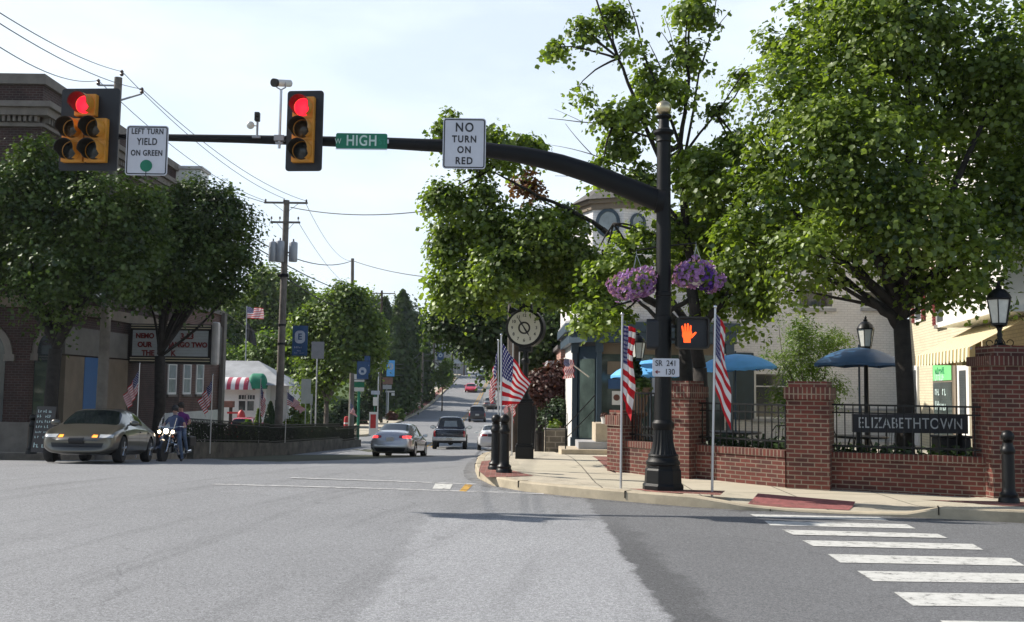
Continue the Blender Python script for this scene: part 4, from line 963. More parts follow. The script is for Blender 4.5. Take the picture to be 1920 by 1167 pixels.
# umbrellas
def umbrella(px, pyt, pyb, wpx, D, label, mt, base=.12, n=8, tilt=0.):
    k = FPX/D; b = Vector((XP(px, D), D, base)); T = thing('patio_umbrella', label, 'umbrella', b, group='round umbrellas over the patio tables')
    zt, zb = P(px, pyt, D).z-base, P(px, pyb, D).z-base; r = wpx/k/2
    m = MB(); prof = [(r, zb), (r, zb+.07), (r*.86, zb+(zt-zb)*.42), (r*.62, zb+(zt-zb)*.70), (r*.36, zb+(zt-zb)*.90), (.03, zt)]
    vs = []; fs = []
    nn = n*4
    for i, (q, z) in enumerate(prof):
        for j in range(nn):
            a = 2*math.pi*j/nn; fl = 1-.05*abs(math.sin(a*n/2))*(q/r); zz = z-.0 if i else z+.03*abs(math.sin(a*n/2)); vs.append((q*fl*math.cos(a), q*fl*math.sin(a), zz+math.cos(a)*q*tilt))
    for i in range(len(prof)-1):
        for j in range(nn): fs.append((i*nn+j, i*nn+(j+1) % nn, (i+1)*nn+(j+1) % nn, (i+1)*nn+j))
    m.add(vs, fs); m.build('canopy', M[mt], T, smooth=25)
    m = MB()
    for j in range(n): a = 2*math.pi*j/n; m.tube([(0, 0, zt-.05), (r*.8*math.cos(a), r*.8*math.sin(a), zb+(zt-zb)*.40), (r*.98*math.cos(a), r*.98*math.sin(a), zb+.03)], .008, 4)
    m.build('rib', M['black_iron'], T)
    m = MB(); m.tube([(0, 0, 0), (0, 0, zt+.06)], .02, 8); m.build('pole', M['navy_trim'], T, smooth=40)
    m = MB(); m.lathe([(.52, .66), (.54, .68), (.54, .70), (.50, .71)], 24); m.build('table_top', M['black_iron'], T)
    m = MB()
    for a in (45, 135, 225, 315): m.tube([(.2*math.cos(R(a)), .2*math.sin(R(a)), .67), (.42*math.cos(R(a)), .42*math.sin(R(a)), 0)], .015, 6)
    m.build('table_leg', M['black_iron'], T); return T
umbrella(1220, 675, 709, 150, 23.5, 'pale blue umbrella half hidden behind the mast pole', 'umbrella_blue', tilt=.03)
umbrella(1379, 664, 697, 156, 21.5, 'bright blue umbrella above the fence, left of the light green shrub', 'umbrella_blue', tilt=.06)
umbrella(1611, 652, 689, 168, 20.2, 'dark navy umbrella beside the large tree trunk', 'umbrella_navy')
def chair(px, D, rz, label):
    b = Vector((XP(px, D), D, .12)); T = thing('patio_chair', label, 'chair', b, rz, group='black metal patio chairs'); m = MB(); m.bb(-.22, .22, -.22, .22, .42, .45); m.build('seat', M['black_iron'], T, bevel=.01)
    m = MB(); m.tube([(-.22, .22, .45), (-.22, .25, .75), (-.12, .26, .88), (.12, .26, .88), (.22, .25, .75), (.22, .22, .45)], .012, 6)
    for x in (-.12, -.04, .04, .12): m.tube([(x, .22, .45), (x, .26, .87)], .006, 5)
    m.build('backrest', M['black_iron'], T)
    for x in (-.2, .2):
        for y in (-.2, .2): m = MB(); m.tube([(x, y, .43), (x*1.1, y*1.1, 0)], .011, 6); m.build('leg', M['black_iron'], T)
    return T
chair(1450, 20.6, R(200), 'black wire chair behind the fence left of the middle pillar'); chair(1340, 22.3, R(80), 'black wire chair under the bright blue umbrella')
chair(1578, 19.6, R(100), 'black wire chair just right of the middle pillar'); chair(1655, 20.8, R(-70), 'black wire chair behind the carved board'); chair(1210, 24.2, R(20), 'black wire chair behind the dark fence near the urn')
# carved board
D = 17.6; c = P(1706, 795, D); T = thing('name_board', 'black board with white serif letters ELIZABETHTOWN behind the iron fence', 'sign', (c.x, D, .15)); k = FPX/D; hz_ = c.z-.15
m = MB(); m.bb(-108/k, 108/k, -.02, .02, hz_-17/k, hz_+17/k); m.build('board', M['sign_black'], T, bevel=.008)
for x in (-95/k, 95/k): m = MB(); m.bb(x-.03, x+.03, .021, .07, -.05, hz_+.12); m.build('post', M['black_iron'], T)
text('ELIZABETHTOWN', .265, M['letter_white'], T, (0, -.024, hz_), sx=.80, sp=1.06, name='lettering')
T = thing('litter_bin', 'black slatted litter bin in the shade behind the fence beside the tall pillar', 'litter bin', (XP(1783, 17.9), 17.95, .12)); m = MB(); m.bb(-.26, .26, -.22, .22, .0, .78); m.build('body', M['trash_black'], T, bevel=.02); m = MB(); m.bb(-.28, .28, -.24, .24, .78, .83); m.build('lid', M['trash_black'], T, bevel=.02)
# planter urn + small price sign
ub = G(1200, 862, .15); ub = Vector((XP(1197, 20.2), 20.2, .1)); T = thing('planter_urn', 'terracotta urn on a stand with trailing greenery behind the short pillar', 'urn', ub)
zt = P(1197, 727, 20.2).z-ub.z
m = MB(); m.lathe([(.16, 0), (.16, .5), (.10, .55), (.08, zt-.62), (.17, zt-.55), (.20, zt-.5), (.12, zt-.46), (.14, zt-.40), (.22, zt-.15), (.25, zt-.04), (.27, zt)], 24); m.build('urn', M['terracotta'], T, smooth=40)
pc, no, _ = crownpts([((0, 0, zt+.08), (.27, .25, .13), 1)], 60, 14, .06); leafmesh('greenery', pc, no, .05+.04*nr.random(len(pc)), M['leaf_mid'], T)
pc, no, _ = crownpts([((-.08, 0, zt+.38), (.10, .10, .25), 1)], 30, 14, .05); leafmesh('greenery', pc, no, .05+.03*nr.random(len(pc)), M['leaf_dark'], T)
T, w, h = plate('price_board', 'white board with dark numerals half hidden left of the mast pole', 'sign', 1233, 726, 20, 34, 21, border=None, r=.01); text('N', .10, M['letter_red'], T, (.02, -.006, .13)); text('7', .12, M['sign_black'], T, (.02, -.006, 0)); text('2', .12, M['sign_black'], T, (.02, -.006, -.13))
slab('garden_floor', [(c1.x+.5, c1.y+.4), (c2.x+.2, c2.y+.6), (c3.x, c3.y+.5), (p4.x+.5, p4.y+.5), (14, 16.6), (14, 20), (12.2, 33), (2.8, 31)], M['concrete'], step=1.2, hf=lambda x, y: .12)
# ================================================================ buildings
def window(T, x, z, w, h, y=0., fr='white_paint', gl='window_glass', cols=1, rows=2, sill=None, t=.06, lintel=None, M4=None, blind=None):
    """window on a wall whose outward side is local -Y at y; z is the bottom"""
    m = MB(); m.M = M4
    m.bb(x-w/2-t, x-w/2, y-.05, y+.02, z-t, z+h+t); m.bb(x+w/2, x+w/2+t, y-.05, y+.02, z-t, z+h+t)
    m.bb(x-w/2, x+w/2, y-.05, y+.02, z+h, z+h+t); m.bb(x-w/2, x+w/2, y-.05, y+.02, z-t, z)
    for i in range(1, rows): m.bb(x-w/2, x+w/2, y-.04, y+.0, z+h*i/rows-.022, z+h*i/rows+.022)
    for i in range(1, cols): m.bb(x-w/2+w*i/cols-.012, x-w/2+w*i/cols+.012, y-.038, y+.0, z, z+h)
    f = m.build('window', M[fr], T)
    m = MB(); m.M = M4; m.bb(x-w/2, x+w/2, y-.015, y+.01, z, z+h); m.build('pane', M[gl], f)
    if blind: m = MB(); m.M = M4; m.bb(x-w/2, x+w/2, y-.020, y-.016, z+h*(1-blind), z+h); m.build('blind', M['white_paint'], f)
    if sill: m = MB(); m.M = M4; m.bb(x-w/2-.12, x+w/2+.12, y-.10, y+.02, z-t-.10, z-t-.001); m.build('sill', M[sill], f)
    if lintel: m = MB(); m.M = M4; m.bb(x-w/2-.12, x+w/2+.12, y-.055, y+.02, z+h+t+.001, z+h+t+.2); m.build('lintel', M[lintel], f)
    return f
def shutters(T, x, z, w, h, mt, y=0., sw=.38, M4=None):
    for s in (-1, 1):
        m = MB(); m.M = M4; xc = x+s*(w/2+sw/2+.03)
        m.bb(xc-sw/2, xc+sw/2, y-.06, y-.01, z, z+h)
        n = int(h/.09)
        for i in range(n): m.box((xc, y-.068, z+.06+(h-.1)*i/n), (sw-.1, .02, .045), rx=R(25))
        m.build('shutter', M[mt], T)
# ---- white Victorian corner building with the turret
Yb = 31.5; kb = FPX/Yb; bz = gz(Yb, 1)+.1
V = thing('corner_building', 'white painted brick building with a round cornered turret over a dark blue shopfront', 'building', (3.45, Yb+1.2, bz))
def zl(py, px=1170, Y=Yb): return P(px, py, Y).z-bz
ze, zc, zc2 = zl(374), zl(604), zl(626)
def octa(r, a0=0.): return [(r*math.cos(R(a0+45*i)), r*math.sin(R(a0+45*i))) for i in range(8)]
m = MB(); m.prism(octa(1.32), zc, ze, 'XY'); m.build('turret_wall', M['brick_white'], V)
m = MB(); m.bb(1.2, 9.55, 1.0, 12, -.3, ze-.3); m.build('wall', M['brick_grey'], V)
m = MB(); m.bb(-1.30, 1.19, .3, 12, zc+.002, ze-.25); m.build('wall', M['brick_white'], V)
m = MB(); m.prism(octa(1.50), ze-.12, ze+.0, 'XY'); m.prism(octa(1.40), ze-.30, ze-.121, 'XY'); m.build('eave', M['tan_stucco'], V)
m = MB(); rb, rt = octa(1.62), octa(.25); m.add([(a, b, ze+.001) for a, b in rb]+[(a*1, b, ze+.95) for a, b in rt], [(i, (i+1) % 8, 8+(i+1) % 8, 8+i) for i in range(8)]+[tuple(range(8, 16)), tuple(range(7, -1, -1))])
m.prism([(1.0, 0.6), (9.8, .6), (9.8, 12.2), (1.0, 12.2)], ze-.295, ze-.05, 'XY'); m.build('roof', M['shingle'], V)
for i, (ang) in enumerate((-112.5, -67.5, -157.5)):
    M4 = Matrix.Rotation(R(ang+90), 4, 'Z') @ Matrix.Translation((0, -1.32*math.cos(R(22.5)), 0))
    zz = zl(418)
    m = MB(); m.M = M4
    n = 28; ro, ri = (.40, .30) if i == 0 else (.28, .20)
    vs = [(ro*1.0*math.cos(2*math.pi*j/n), -.05, zz+ro*1.15*math.sin(2*math.pi*j/n)) for j in range(n)]+[(ri*math.cos(2*math.pi*j/n), -.05, zz+ri*1.2*math.sin(2*math.pi*j/n)) for j in range(n)]
    vs += [(x, .02, z) for x, _, z in vs]
    fs = []
    for j in range(n):
        k = (j+1) % n; fs += [(j, k, n+k, n+j), (2*n+j, 3*n+j, 3*n+k, 2*n+k), (j, 2*n+j, 2*n+k, k), (n+j, n+k, 3*n+k, 3*n+j)]
    m.add(vs, fs); f = m.build('oval_window', M['navy_trim'], V, smooth=40)
    m = MB(); m.M = M4; m.prism([(ri*math.cos(2*math.pi*j/n), zz+ri*1.2*math.sin(2*math.pi*j/n)) for j in range(n)], -.02, .01); m.build('pane', M['pale_glass'], f)
    window(V, 0, zl(560), .55, 1.35, -.0, sill='grey_trim', M4=M4, rows=2)
# shopfront under the turret
m = MB(); o_ = [(-1.75, 5), (-1.75, -.55), (-1.25, -1.55), (3.6, -1.55), (3.6, .9), (1.2, .9), (1.2, 5)]
m.prism([(x*1.0, y) for x, y in o_], zc-.02, zc2+.05 if False else zc-.30, 'XY'); m.prism([(x+(.12 if x < 0 else -.1), y+(.1 if y < 0 else 0)) for x, y in o_], zc-.65, zc-.301, 'XY'); m.build('cornice', M['navy_trim'], V)
m = MB(); m.prism([(-1.72, 4.9), (-1.72, -.5), (-1.22, -1.5), (3.5, -1.5), (3.5, .9), (1.2, .9), (1.2, 4.9)], zc-.019, zc+.06, 'XY'); m.build('cornice_top', M['grey_trim'], V)
ztop = zc-.651
m = MB(); m.bb(-1.45, -1.15, .55, 4.9, 0, ztop); m.bb(-1.50, -1.38, -.2, .0, 0, ztop); m.build('side_wall', M['white_paint'], V)
for x, y, w in ((-1.42, -.28, .16), (-.72, -1.2, .16), (.35, -1.35, .14), (1.9, -1.35, .14), (3.3, -1.3, .18)):
    m = MB(); m.box((x, y, ztop/2), (w, w, ztop)); m.box((x, y, .25), (w+.08, w+.08, .5)); m.box((x, y, ztop-.15), (w+.08, w+.08, .3)); m.build('column', M['navy_trim'], V, bevel=.01)
m = MB(); m.prism([(-.64, -1.05), (3.2, -1.05), (3.2, -.9), (-.58, -.9)], .0, .62, 'XY'); m.build('stall_riser', M['navy_trim'], V)
m = MB(); m.prism([(-.64, -1.02), (3.2, -1.02), (3.2, -.98), (-.62, -.98)], .62, ztop-.35, 'XY'); m.build('shop_window', M['shop_glass'], V)
m = MB(); m.prism([(-1.34, -.26), (-.76, -1.1), (-.72, -1.06), (-1.30, -.22)], .0, ztop-.1, 'XY'); m.build('door', M['navy_trim'], V)
m = MB(); m.prism([(-1.27, -.40), (-.83, -1.04), (-.84, -1.05), (-1.28, -.41)], .5, ztop-.5, 'XY'); m.build('door_glass', M['shop_glass'], V)
m = MB(); m.bb(-.6, 3.2, -1.00, -.9, ztop-.349, ztop); m.build('transom', M['tan_stucco'], V)
m = MB(); m.bb(-.45, .35, -1.06, -1.03, 2.5, 2.9); m.build('shop_board', M['tan_stucco'], V)
m = MB(); m.bb(-.42, .0, -1.06, -1.03, 2.05, 2.35); m.build('blue_notice', M['banner_blue'], V)
m = MB(); m.bb(-.30, -.02, -1.06, -1.03, 1.55, 1.98); f = m.build('poster', M['white_paint'], V); m = MB(); m.lathe([(.10, -.005), (.10, .005)], 16, (-.16, -1.065, 1.78), axis='Y'); m.build('poster_print', M['soot_brown'], f)
# row wall windows facing the camera
for px, pt, pb, w, mt in ((1445, 668, 782, 1.0, 'navy'), (1655, 520, 575, 1.15, None), (1530, 520, 575, 1.1, None), (1400, 520, 575, 1.1, None)):
    Yw = V.location.y+1.0; x = XP(px, Yw)-V.location.x; a, b = P(px, pt, Yw).z-bz, P(px, pb, Yw).z-bz
    window(V, x, b, w, a-b, 1.0, sill='grey_trim', blind=.3)
    if mt: m = MB(); m.bb(x-w/2-.85, x-w/2-.08, .93, .98, b-.1, a+.1); m.build('shutter', M['blue_shutter'], V)
m = MB(); m.bb(6.5, 9.5, .93, .99, 1.45, 1.52); m.bb(6.5, 6.56, .93, .99, 0, 1.45); m.build('conduit', M['grey_trim'], V)
# steps
S = thing('stone_steps', 'pale stone steps with iron handrail at the bay shop entrance', 'steps', (2.2, 29.6, gz(29.6, 2)+.1))
m = MB(); m.bb(-.75, 1.6, -.8, 1.0, -.3, .22); m.build('step', M['stone_step'], S, bevel=.01)
m = MB(); m.bb(-.25, 1.6, -.45, 1.0, .22, .42); m.build('step', M['grey_trim'], S, bevel=.01)
m = MB(); m.bb(.25, 1.6, -.35, 1.0, .42, .95); m.build('step', M['stone_step'], S, bevel=.01)
m = MB(); m.tube([(-.62, -.5, .2), (-.62, -.5, .85), (.3, .6, 1.75), (.3, .9, 1.75)], .018, 6); m.tube([(-.62, -.5, .5), (.3, .6, 1.35)], .014, 6); m.tube([(.3, .6, .9), (.3, .6, 1.75)], .016, 6); m.build('handrail', M['black_iron'], S)
T = thing('flower_pot', 'small white pot with red flowers on the shop step', 'flower pot', (XP(1134, 29), 29.0, gz(29.6, 2)+1.05)); m = MB(); m.lathe([(.08, 0), (.11, .2), (.12, .2)], 14); m.build('pot', M['white_paint'], T, smooth=40)
pc, no, _ = crownpts([((0, 0, .25), (.11, .11, .07), 1)], 16, 10, .03); leafmesh('flowers', pc, no, .03+.02*nr.random(len(pc)), M['leaf_purple'], T)
# angled flag on the bay
fb = P(1104, 707, 31.5); T = thing('wall_flag', 'small striped flag hanging from an angled staff on the white bay building', 'flag', fb)
d = P(1058, 672, 30.5)-fb; m = MB(); m.tube([(0, 0, 0), d], .02, 8); m.build('staff', M['white_paint'], T); flagmesh(T, d, (.28, -.05), (-.02, -.62), (.30, -.58), .04, 2, 0)
# pink brick neighbour beyond the bay
Yn = 41.0; Nb = thing('pink_brick_house', 'pink brick house with a white porch hood beyond the white bay building', 'house', (2.9, Yn, gz(Yn, 2)+.1))
m = MB(); m.bb(-.9, 5.5, .0, 9, -.3, 4.2); m.build('wall', M['brick_pink'], Nb)
m = MB(); m.bb(-1.3, -.95, -.4, 3, 3.2, 3.5); m.bb(-1.45, -.95, -.5, 3.1, 3.51, 3.7); m.bb(-1.2, -1.05, -.3, -.1, 0, 3.2); m.bb(-1.2, -1.05, 2.5, 2.7, 0, 3.2); m.build('porch', M['house_grey'], Nb)
m = MB(); m.bb(-1.05, 5.7, -.2, 9.2, 4.2, 4.35); m.build('roof', M['shingle'], Nb)
window(Nb, .4, 1.2, .8, 1.5, 0., sill='limestone')
S = thing('block_planter', 'dark stone block planter with iron railing on the pavement beyond the clock', 'planter', (XP(1042, 36), 36.0, gz(36, 1)+.1)); h = P(1042, 806, 36).z-S.location.z
m = MB(); m.bb(-.36, .36, -.3, .8, -.2, h); m.build('block', M['block_wall'], S)
m = MB(); m.bb(-.40, .40, -.34, .84, h, h+.04); m.build('coping', M['shingle'], S)
for x0, x1, y, z0, z1, mt in ((-.6, -.6, -.4, 0, 1.0, 0), (.42, .42, -.4, 0, 1.6, 0)): pass
m = MB(); m.tube([(-.95, -.5, 0), (-.95, -.5, .75), (-.45, -.5, .75), (-.45, -.5, 0)], .022, 6); m.tube([(-.7, -.5, .75), (-.7, -.5, .0)], .015, 6)
m.tube([(-.35, -.4, 0), (-.35, -.4, 1.4), (.42, -.4, 1.4), (.42, -.4, 0)], .018, 6)
for x in (-.2, -.05, .1, .25): m.tube([(x, .82, h), (x, .82, h+.8)], .012, 5)
m.tube([(-.35, .82, h+.8), (.36, .82, h+.8)], .018, 6); m.build('railing', M['black_iron'], S)
pc, no, _ = crownpts([((0, .3, h+.15), (.25, .25, .2), 1)], 25, 14, .07); leafmesh('greenery', pc, no, .06+.04*nr.random(len(pc)), M['leaf_mid'], S)
# ---- cream building on the right, seen along its front
A = Vector((XP(1706, 32.2), 32.2)); B = Vector((XP(1935, 20.5), 20.5)); d = B-A; Lc = d.length; rz = math.atan2(d.y, d.x); cz = .1
CB = thing('cream_building', 'cream brick building with red shutters and a striped awning on the right', 'building', (A.x, A.y, cz), rz)
def lx(px):  # distance along the facade for a pixel column
    r_ = ray(px, 700); s = r_.x/r_.y; t = (A.x-s*A.y)/(s*d.y-d.x); return t*Lc
def lz(px, py):
    t = lx(px)/Lc; Y = A.y+d.y*t; return P(px, py, Y).z-cz
m = MB(); m.bb(0, Lc+1.6, .0, 9, -.3, 8.0); m.build('wall', M['brick_cream'], CB)
m = MB(); m.bb(-.2, Lc+1.8, -.3, 9.2, 8.0, 8.25); m.build('roof', M['shingle'], CB)
x0 = lx(1716); m = MB(); m.bb(x0-.55, x0+.55, -.06, .0, 0, lz(1716, 686)); f = m.build('door', M['white_paint'], CB); m = MB(); m.bb(x0+.05, x0+.4, -.08, -.061, .9, lz(1716, 695)); m.build('pane', M['window_glass'], f)
xa, xb_ = lx(1757), lx(1795); zt = lz(1776, 679)
m = MB(); m.bb(xa, xb_, -.12, 0, 0, zt); m.build('shop_surround', M['tan_stucco'], CB)
m = MB(); m.bb(xa+.12, xb_-.06, -.135, -.121, .3, zt-.55); f = m.build('shop_window', M['shop_glass'], CB)
sc_ = MB()
for i, zz in enumerate((1.95, 1.55, 1.15, .75)): scribble(sc_, xa+.35, xb_-.2, zz, .24, -.142, 1+i % 2, i+3)
sc_.build('window_lettering', M['chalk'], f)
m = MB(); m.bb(xa+.12, xb_-.06, -.14, -.121, zt-.5, zt); f = m.build('green_sign', M['lime_sign'], CB); sc_ = MB(); scribble(sc_, xa+.4, xb_-.3, zt-.32, .18, -.145, 1, 9); sc_.build('sign_lettering', M['sign_green'], f)
xa2, xb2 = lx(1802), lx(1824); m = MB(); m.bb(xa2, xb2, -.10, 0, 0, lz(1812, 682)); f = m.build('door', M['white_paint'], CB); m = MB(); m.bb(xa2+.25, xb2-.25, -.115, -.101, 1.0, lz(1812, 695)); m.build('pane', M['window_glass'], f)
m = MB(); m.bb(lx(1796), lx(1801), -.12, 0, 0, zt+.1); m.build('pilaster', M['tan_stucco'], CB)
for px in (1768, 1812):
    x = lx(px); zz = lz(px, 604 if px < 1790 else 590); window(CB, x, zz, .85, 1.6, 0., rows=2, sill='limestone'); shutters(CB, x, zz-.05, .95, 1.75, 'red_shutter')
x = lx(1726); window(CB, x, lz(1726, 600), .8, 1.5, 0.); shutters(CB, x, lz(1726, 600)-.05, .9, 1.65, 'red_shutter')
# upper white oriel beyond the last shutter
xo = lx(1846); m = MB(); xo2 = min(xo+5, Lc+1.4); m.bb(xo, xo2, -.9, -.01, lz(1850, 604), 7.8); m.bb(xo-.1, xo2+.1, -1.0, -.01, lz(1850, 604)-.12, lz(1850, 604)-.001); m.build('oriel', M['white_paint'], CB)
window(CB, xo+1.2, lz(1850, 604)+1.1, .9, 1.4, -.9, gl='pale_glass'); window(CB, min(xo+3.2, xo2-.7), lz(1850, 604)+1.1, .9, 1.4, -.9, gl='pale_glass')
# awning
xs, xe = lx(1843), Lc+1.3; zu = lz(1843, 606); pr = 1.5; zo = P(1731, 667, A.y+d.y*xs/Lc).z-cz
m = MB(); n = 1
m.add([(xs, -.02, zu), (xe, -.02, zu), (xe, -pr, zo), (xs, -pr, zo)], [(0, 1, 2, 3)]); m.add([(xs, -pr, zo), (xe, -pr, zo), (xe, -pr-.01, zo-.22), (xs, -pr-.01, zo-.22)], [(0, 1, 2, 3)])
m.add([(xs, -.02, zu), (xs, -pr, zo), (xs, -pr, zo-.22), (xs, -.02, zo-.22)], [(0, 1, 2, 3)])
m.build('awning', M['awning_stripe'], CB); m = MB(); m.tube([(xs, -pr+.03, zo-.02), (xe, -pr+.03, zo-.02)], .02, 6); m.build('awning_bar', M['alu'], CB)
m = MB()
for i in range(int((xe-xs)/.3)): x = xs+.15+i*.3; m.add([(x-.15, -pr-.011, zo-.22), (x+.15, -pr-.011, zo-.22), (x+.07, -pr-.012, zo-.27), (x-.07, -pr-.012, zo-.27)], [(0, 1, 2, 3)])
m.build('awning_scallop', M['awning_stripe'], CB)

# ================================================================ left side
# ---- dark brick corner block
XL = -15.0; Y0, Y1, Y2 = 31.6, 43.0, 52.4
bzl = gz(36)-.3; LB = thing('brick_block', 'tall dark brick commercial block with stone cornice at the left edge', 'building', (XL, Y0, bzl), R(90))
# local x runs along the street (world +Y), local -Y faces the street (world +X)
def zz_(px, py, Y): return P(px, py, Y).z-bzl
Lb = Y1-Y0+3; zt = zz_(58, 139, Y0)
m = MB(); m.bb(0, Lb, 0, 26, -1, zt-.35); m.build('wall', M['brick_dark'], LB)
m = MB(); m.bb(-.12, Lb+.1, -.12, 26, zt-.35, zt-.12); m.bb(-.05, Lb+.05, -.05, 26, zt-.119, zt); m.build('coping', M['limestone'], LB)
zc_ = zz_(58, 196, Y0)
m = MB(); m.bb(-.45, Lb+.1, -.45, 26, zc_-.18, zc_); m.bb(-.32, Lb, -.32, 26, zc_-.42, zc_-.181); m.bb(-.12, Lb, -.12, 26, zc_-.74, zc_-.62); m.build('cornice', M['limestone'], LB)
m = MB()
for i in range(int((Lb)/.17)): m.bb(.05+i*.17, .14+i*.17, -.22, -.001, zc_-.60, zc_-.421)
for i in range(60): m.bb(-.22, -.001, .05+i*.17, .14+i*.17, zc_-.60, zc_-.421)
d_ = m.build('dentil_course', M['limestone'], LB)
zb_ = zz_(58, 553, Y0); m = MB(); m.bb(-.14, Lb, -.14, 26, zb_-.38, zb_); m.build('band_course', M['tan_stucco'], LB)
m = MB(); m.bb(-.10, 3.2, -.10, 26, -1, zz_(58, 792, Y0)); m.build('plinth', M['limestone'], LB)
for i in range(4): window(LB, 2+i*3., 6.0, 1.2, 2.0, 0., fr='tan_stucco', sill='limestone', lintel='limestone')
for i in range(3): window(LB, 0, 6.0, 1.2, 2.0, -.0, fr='tan_stucco', sill='limestone', lintel='limestone', M4=Matrix.Rotation(R(-90), 4, 'Z') @ Matrix.Translation((-3-i*3.5, 0, 0)))
def arch(x, zs, w, M4=None, nm='arched_opening'):
    n = 14; o = [(x+(w/2+.22)*math.cos(R(180*i/n)), zs+(w/2+.22)*math.sin(R(180*i/n))) for i in range(n+1)]; i_ = [(x+w/2*math.cos(R(180*i/n)), zs+w/2*math.sin(R(180*i/n))) for i in range(n+1)]
    m = MB(); m.M = M4; vs = [(a, -.07, b) for a, b in o]+[(a, -.07, b) for a, b in i_]+[(a, .01, b) for a, b in o]+[(a, .01, b) for a, b in i_]; k = n+1
    m.add(vs, [(i, i+1, k+i+1, k+i) for i in range(n)]+[(i, 2*k+i, 2*k+i+1, i+1) for i in range(n)]+[(k+i, k+i+1, 3*k+i+1, 3*k+i) for i in range(n)])
    m.bb(x-w/2-.30, x-w/2+.02, -.09, .01, zs-.22, zs-.001); m.bb(x+w/2-.02, x+w/2+.30, -.09, .01, zs-.22, zs-.001)
    f = m.build(nm, M['limestone'], LB); m = MB(); m.M = M4; m.prism(i_+[(x-w/2, .1), (x+w/2, .1)], -.02, .01); m.build('dark_glass', M['window_glass'], f)
arch(.95, zz_(75, 664, 32.4), 1.25)
arch(-1.55, zz_(0, 664, 31.6), 1.6, Matrix.Rotation(R(-90), 4, 'Z') @ Matrix.Translation((0, 0, 0)))
arch(-5.2, zz_(0, 664, 31.6), 1.6, Matrix.Rotation(R(-90), 4, 'Z'))
# tan shopfront with blue poster
xa, xb_ = 2.1, 7.6; zt2 = zz_(150, 618, 36)
m = MB(); m.bb(xa, xb_, -.16, 0, zz_(150, 668, 36), zt2); m.build('shop_fascia', M['grey_stucco'], LB)
m = MB(); m.bb(xa, xa+1.5, -.20, 0, 0, zz_(150, 671, 36)); m.bb(xa+3.0, xb_, -.20, 0, 0, zz_(150, 671, 36)); m.build('shop_wall', M['tan_stucco'], LB)
m = MB(); m.bb(xa+1.5, xa+3.0, -.22, 0, .2, zz_(150, 671, 36)); m.build('blue_poster', M['blue_poster'], LB)
m = MB(); m.bb(xa-.3, xb_, -.24, -.201, -.5, .75); m.build('shop_base', M['grey_stucco'], LB)
# ---- theatre
TH = thing('theatre', 'low brick theatre with a white basement wall and three white windows', 'building', (XL, Y1+3.02, gz(46)-.5), R(90)); tb = TH.location.z
Lt = Y2-Y1-3.02
ztb = P(412, 592, Y2).z-tb
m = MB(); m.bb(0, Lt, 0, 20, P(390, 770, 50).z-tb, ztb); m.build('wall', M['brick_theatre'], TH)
m = MB(); m.bb(-2.95, Lt+.02, -.04, 20, -1, P(390, 770, 50).z-tb-.001); m.build('basement', M['white_stucco'], TH)
m = MB(); m.bb(-.02, Lt+.1, -.1, 20, ztb, ztb+.2); m.build('coping', M['limestone'], TH)
for px in (322, 350, 374):
    r_ = ray(px, 700); Y = XL/(r_.x/r_.y); xx = Y-TH.location.y; a, b = P(px, 685, Y).z-tb, P(px, 736, Y).z-tb
    window(TH, xx, b, .95, a-b, -.0, sill='limestone', gl='pale_glass', rows=2, t=.09)
T = thing('roof_unit', 'white rooftop vent unit on the brick block behind the street tree', 'roof vent', (XP(345, 45), 45, P(345, 329, 45).z)); m = MB(); m.bb(-.6, .6, -.6, .6, -.8, .14); m.build('housing', M['white_paint'], T, bevel=.05); m = MB(); m.bb(-.68, .68, -.68, .68, .141, .3); m.build('lid', M['cream_metal'], T, bevel=.05)
# marquee
Ym = 39.3; km = FPX/Ym; cmx = XP(318, Ym); MQ = thing('theatre_marquee', 'theatre marquee with red letters on white boards and a rounded white end post', 'marquee', (cmx, Ym, gz(46)))
mz = MQ.location.z
def mzz(py): return P(318, py, Ym).z-mz
W2 = 76/km
m = MB(); m.bb(-W2, W2, .0, 1.4, mzz(682), mzz(608)); m.build('box', M['marquee_dark'], MQ)
m = MB(); m.bb(-W2+.1, W2-.12, -.04, -.001, mzz(668), mzz(620)); m.build('board', M['marquee_board'], MQ)
m = MB()
for i in range(1, 9): zz = mzz(668)+(mzz(620)-mzz(668))*i/9; m.bb(-W2+.1, W2-.12, -.047, -.041, zz-.005, zz+.005)
m.build('letter_track', M['grey_trim'], MQ)
m = MB()
for py in (611, 615.5, 672, 677): m.tube([(-W2+.03, -.05, mzz(py)), (W2-.03, -.05, mzz(py))], .022, 6)
m.build('neon_tube', M['neon_tube'], MQ)
for s, px, py, sz in (('NEMO', 270, 631, .26), ('3-23', 349, 631, .30), ('OUR', 270, 647.5, .27), ('DJANGO TWO', 347, 647, .26), ('THE', 277, 663, .28), ('K', 324, 663, .28)):
    text(s, sz, M['letter_red'], MQ, ((px-318)/km, -.052, mzz(py)), sx=.95, bold=.012, ext=.008)
m = MB(); m.bb(W2+.02, W2+.30, -.14, .20, mzz(684), mzz(603)); m.build('end_post', M['cream_metal'], MQ, bevel=.10)
m = MB(); m.bb(Lt-.35, Lt+.12, -.22, -.041, -1, ztb+.1); m.build('corner_pier', M['limestone'], TH)
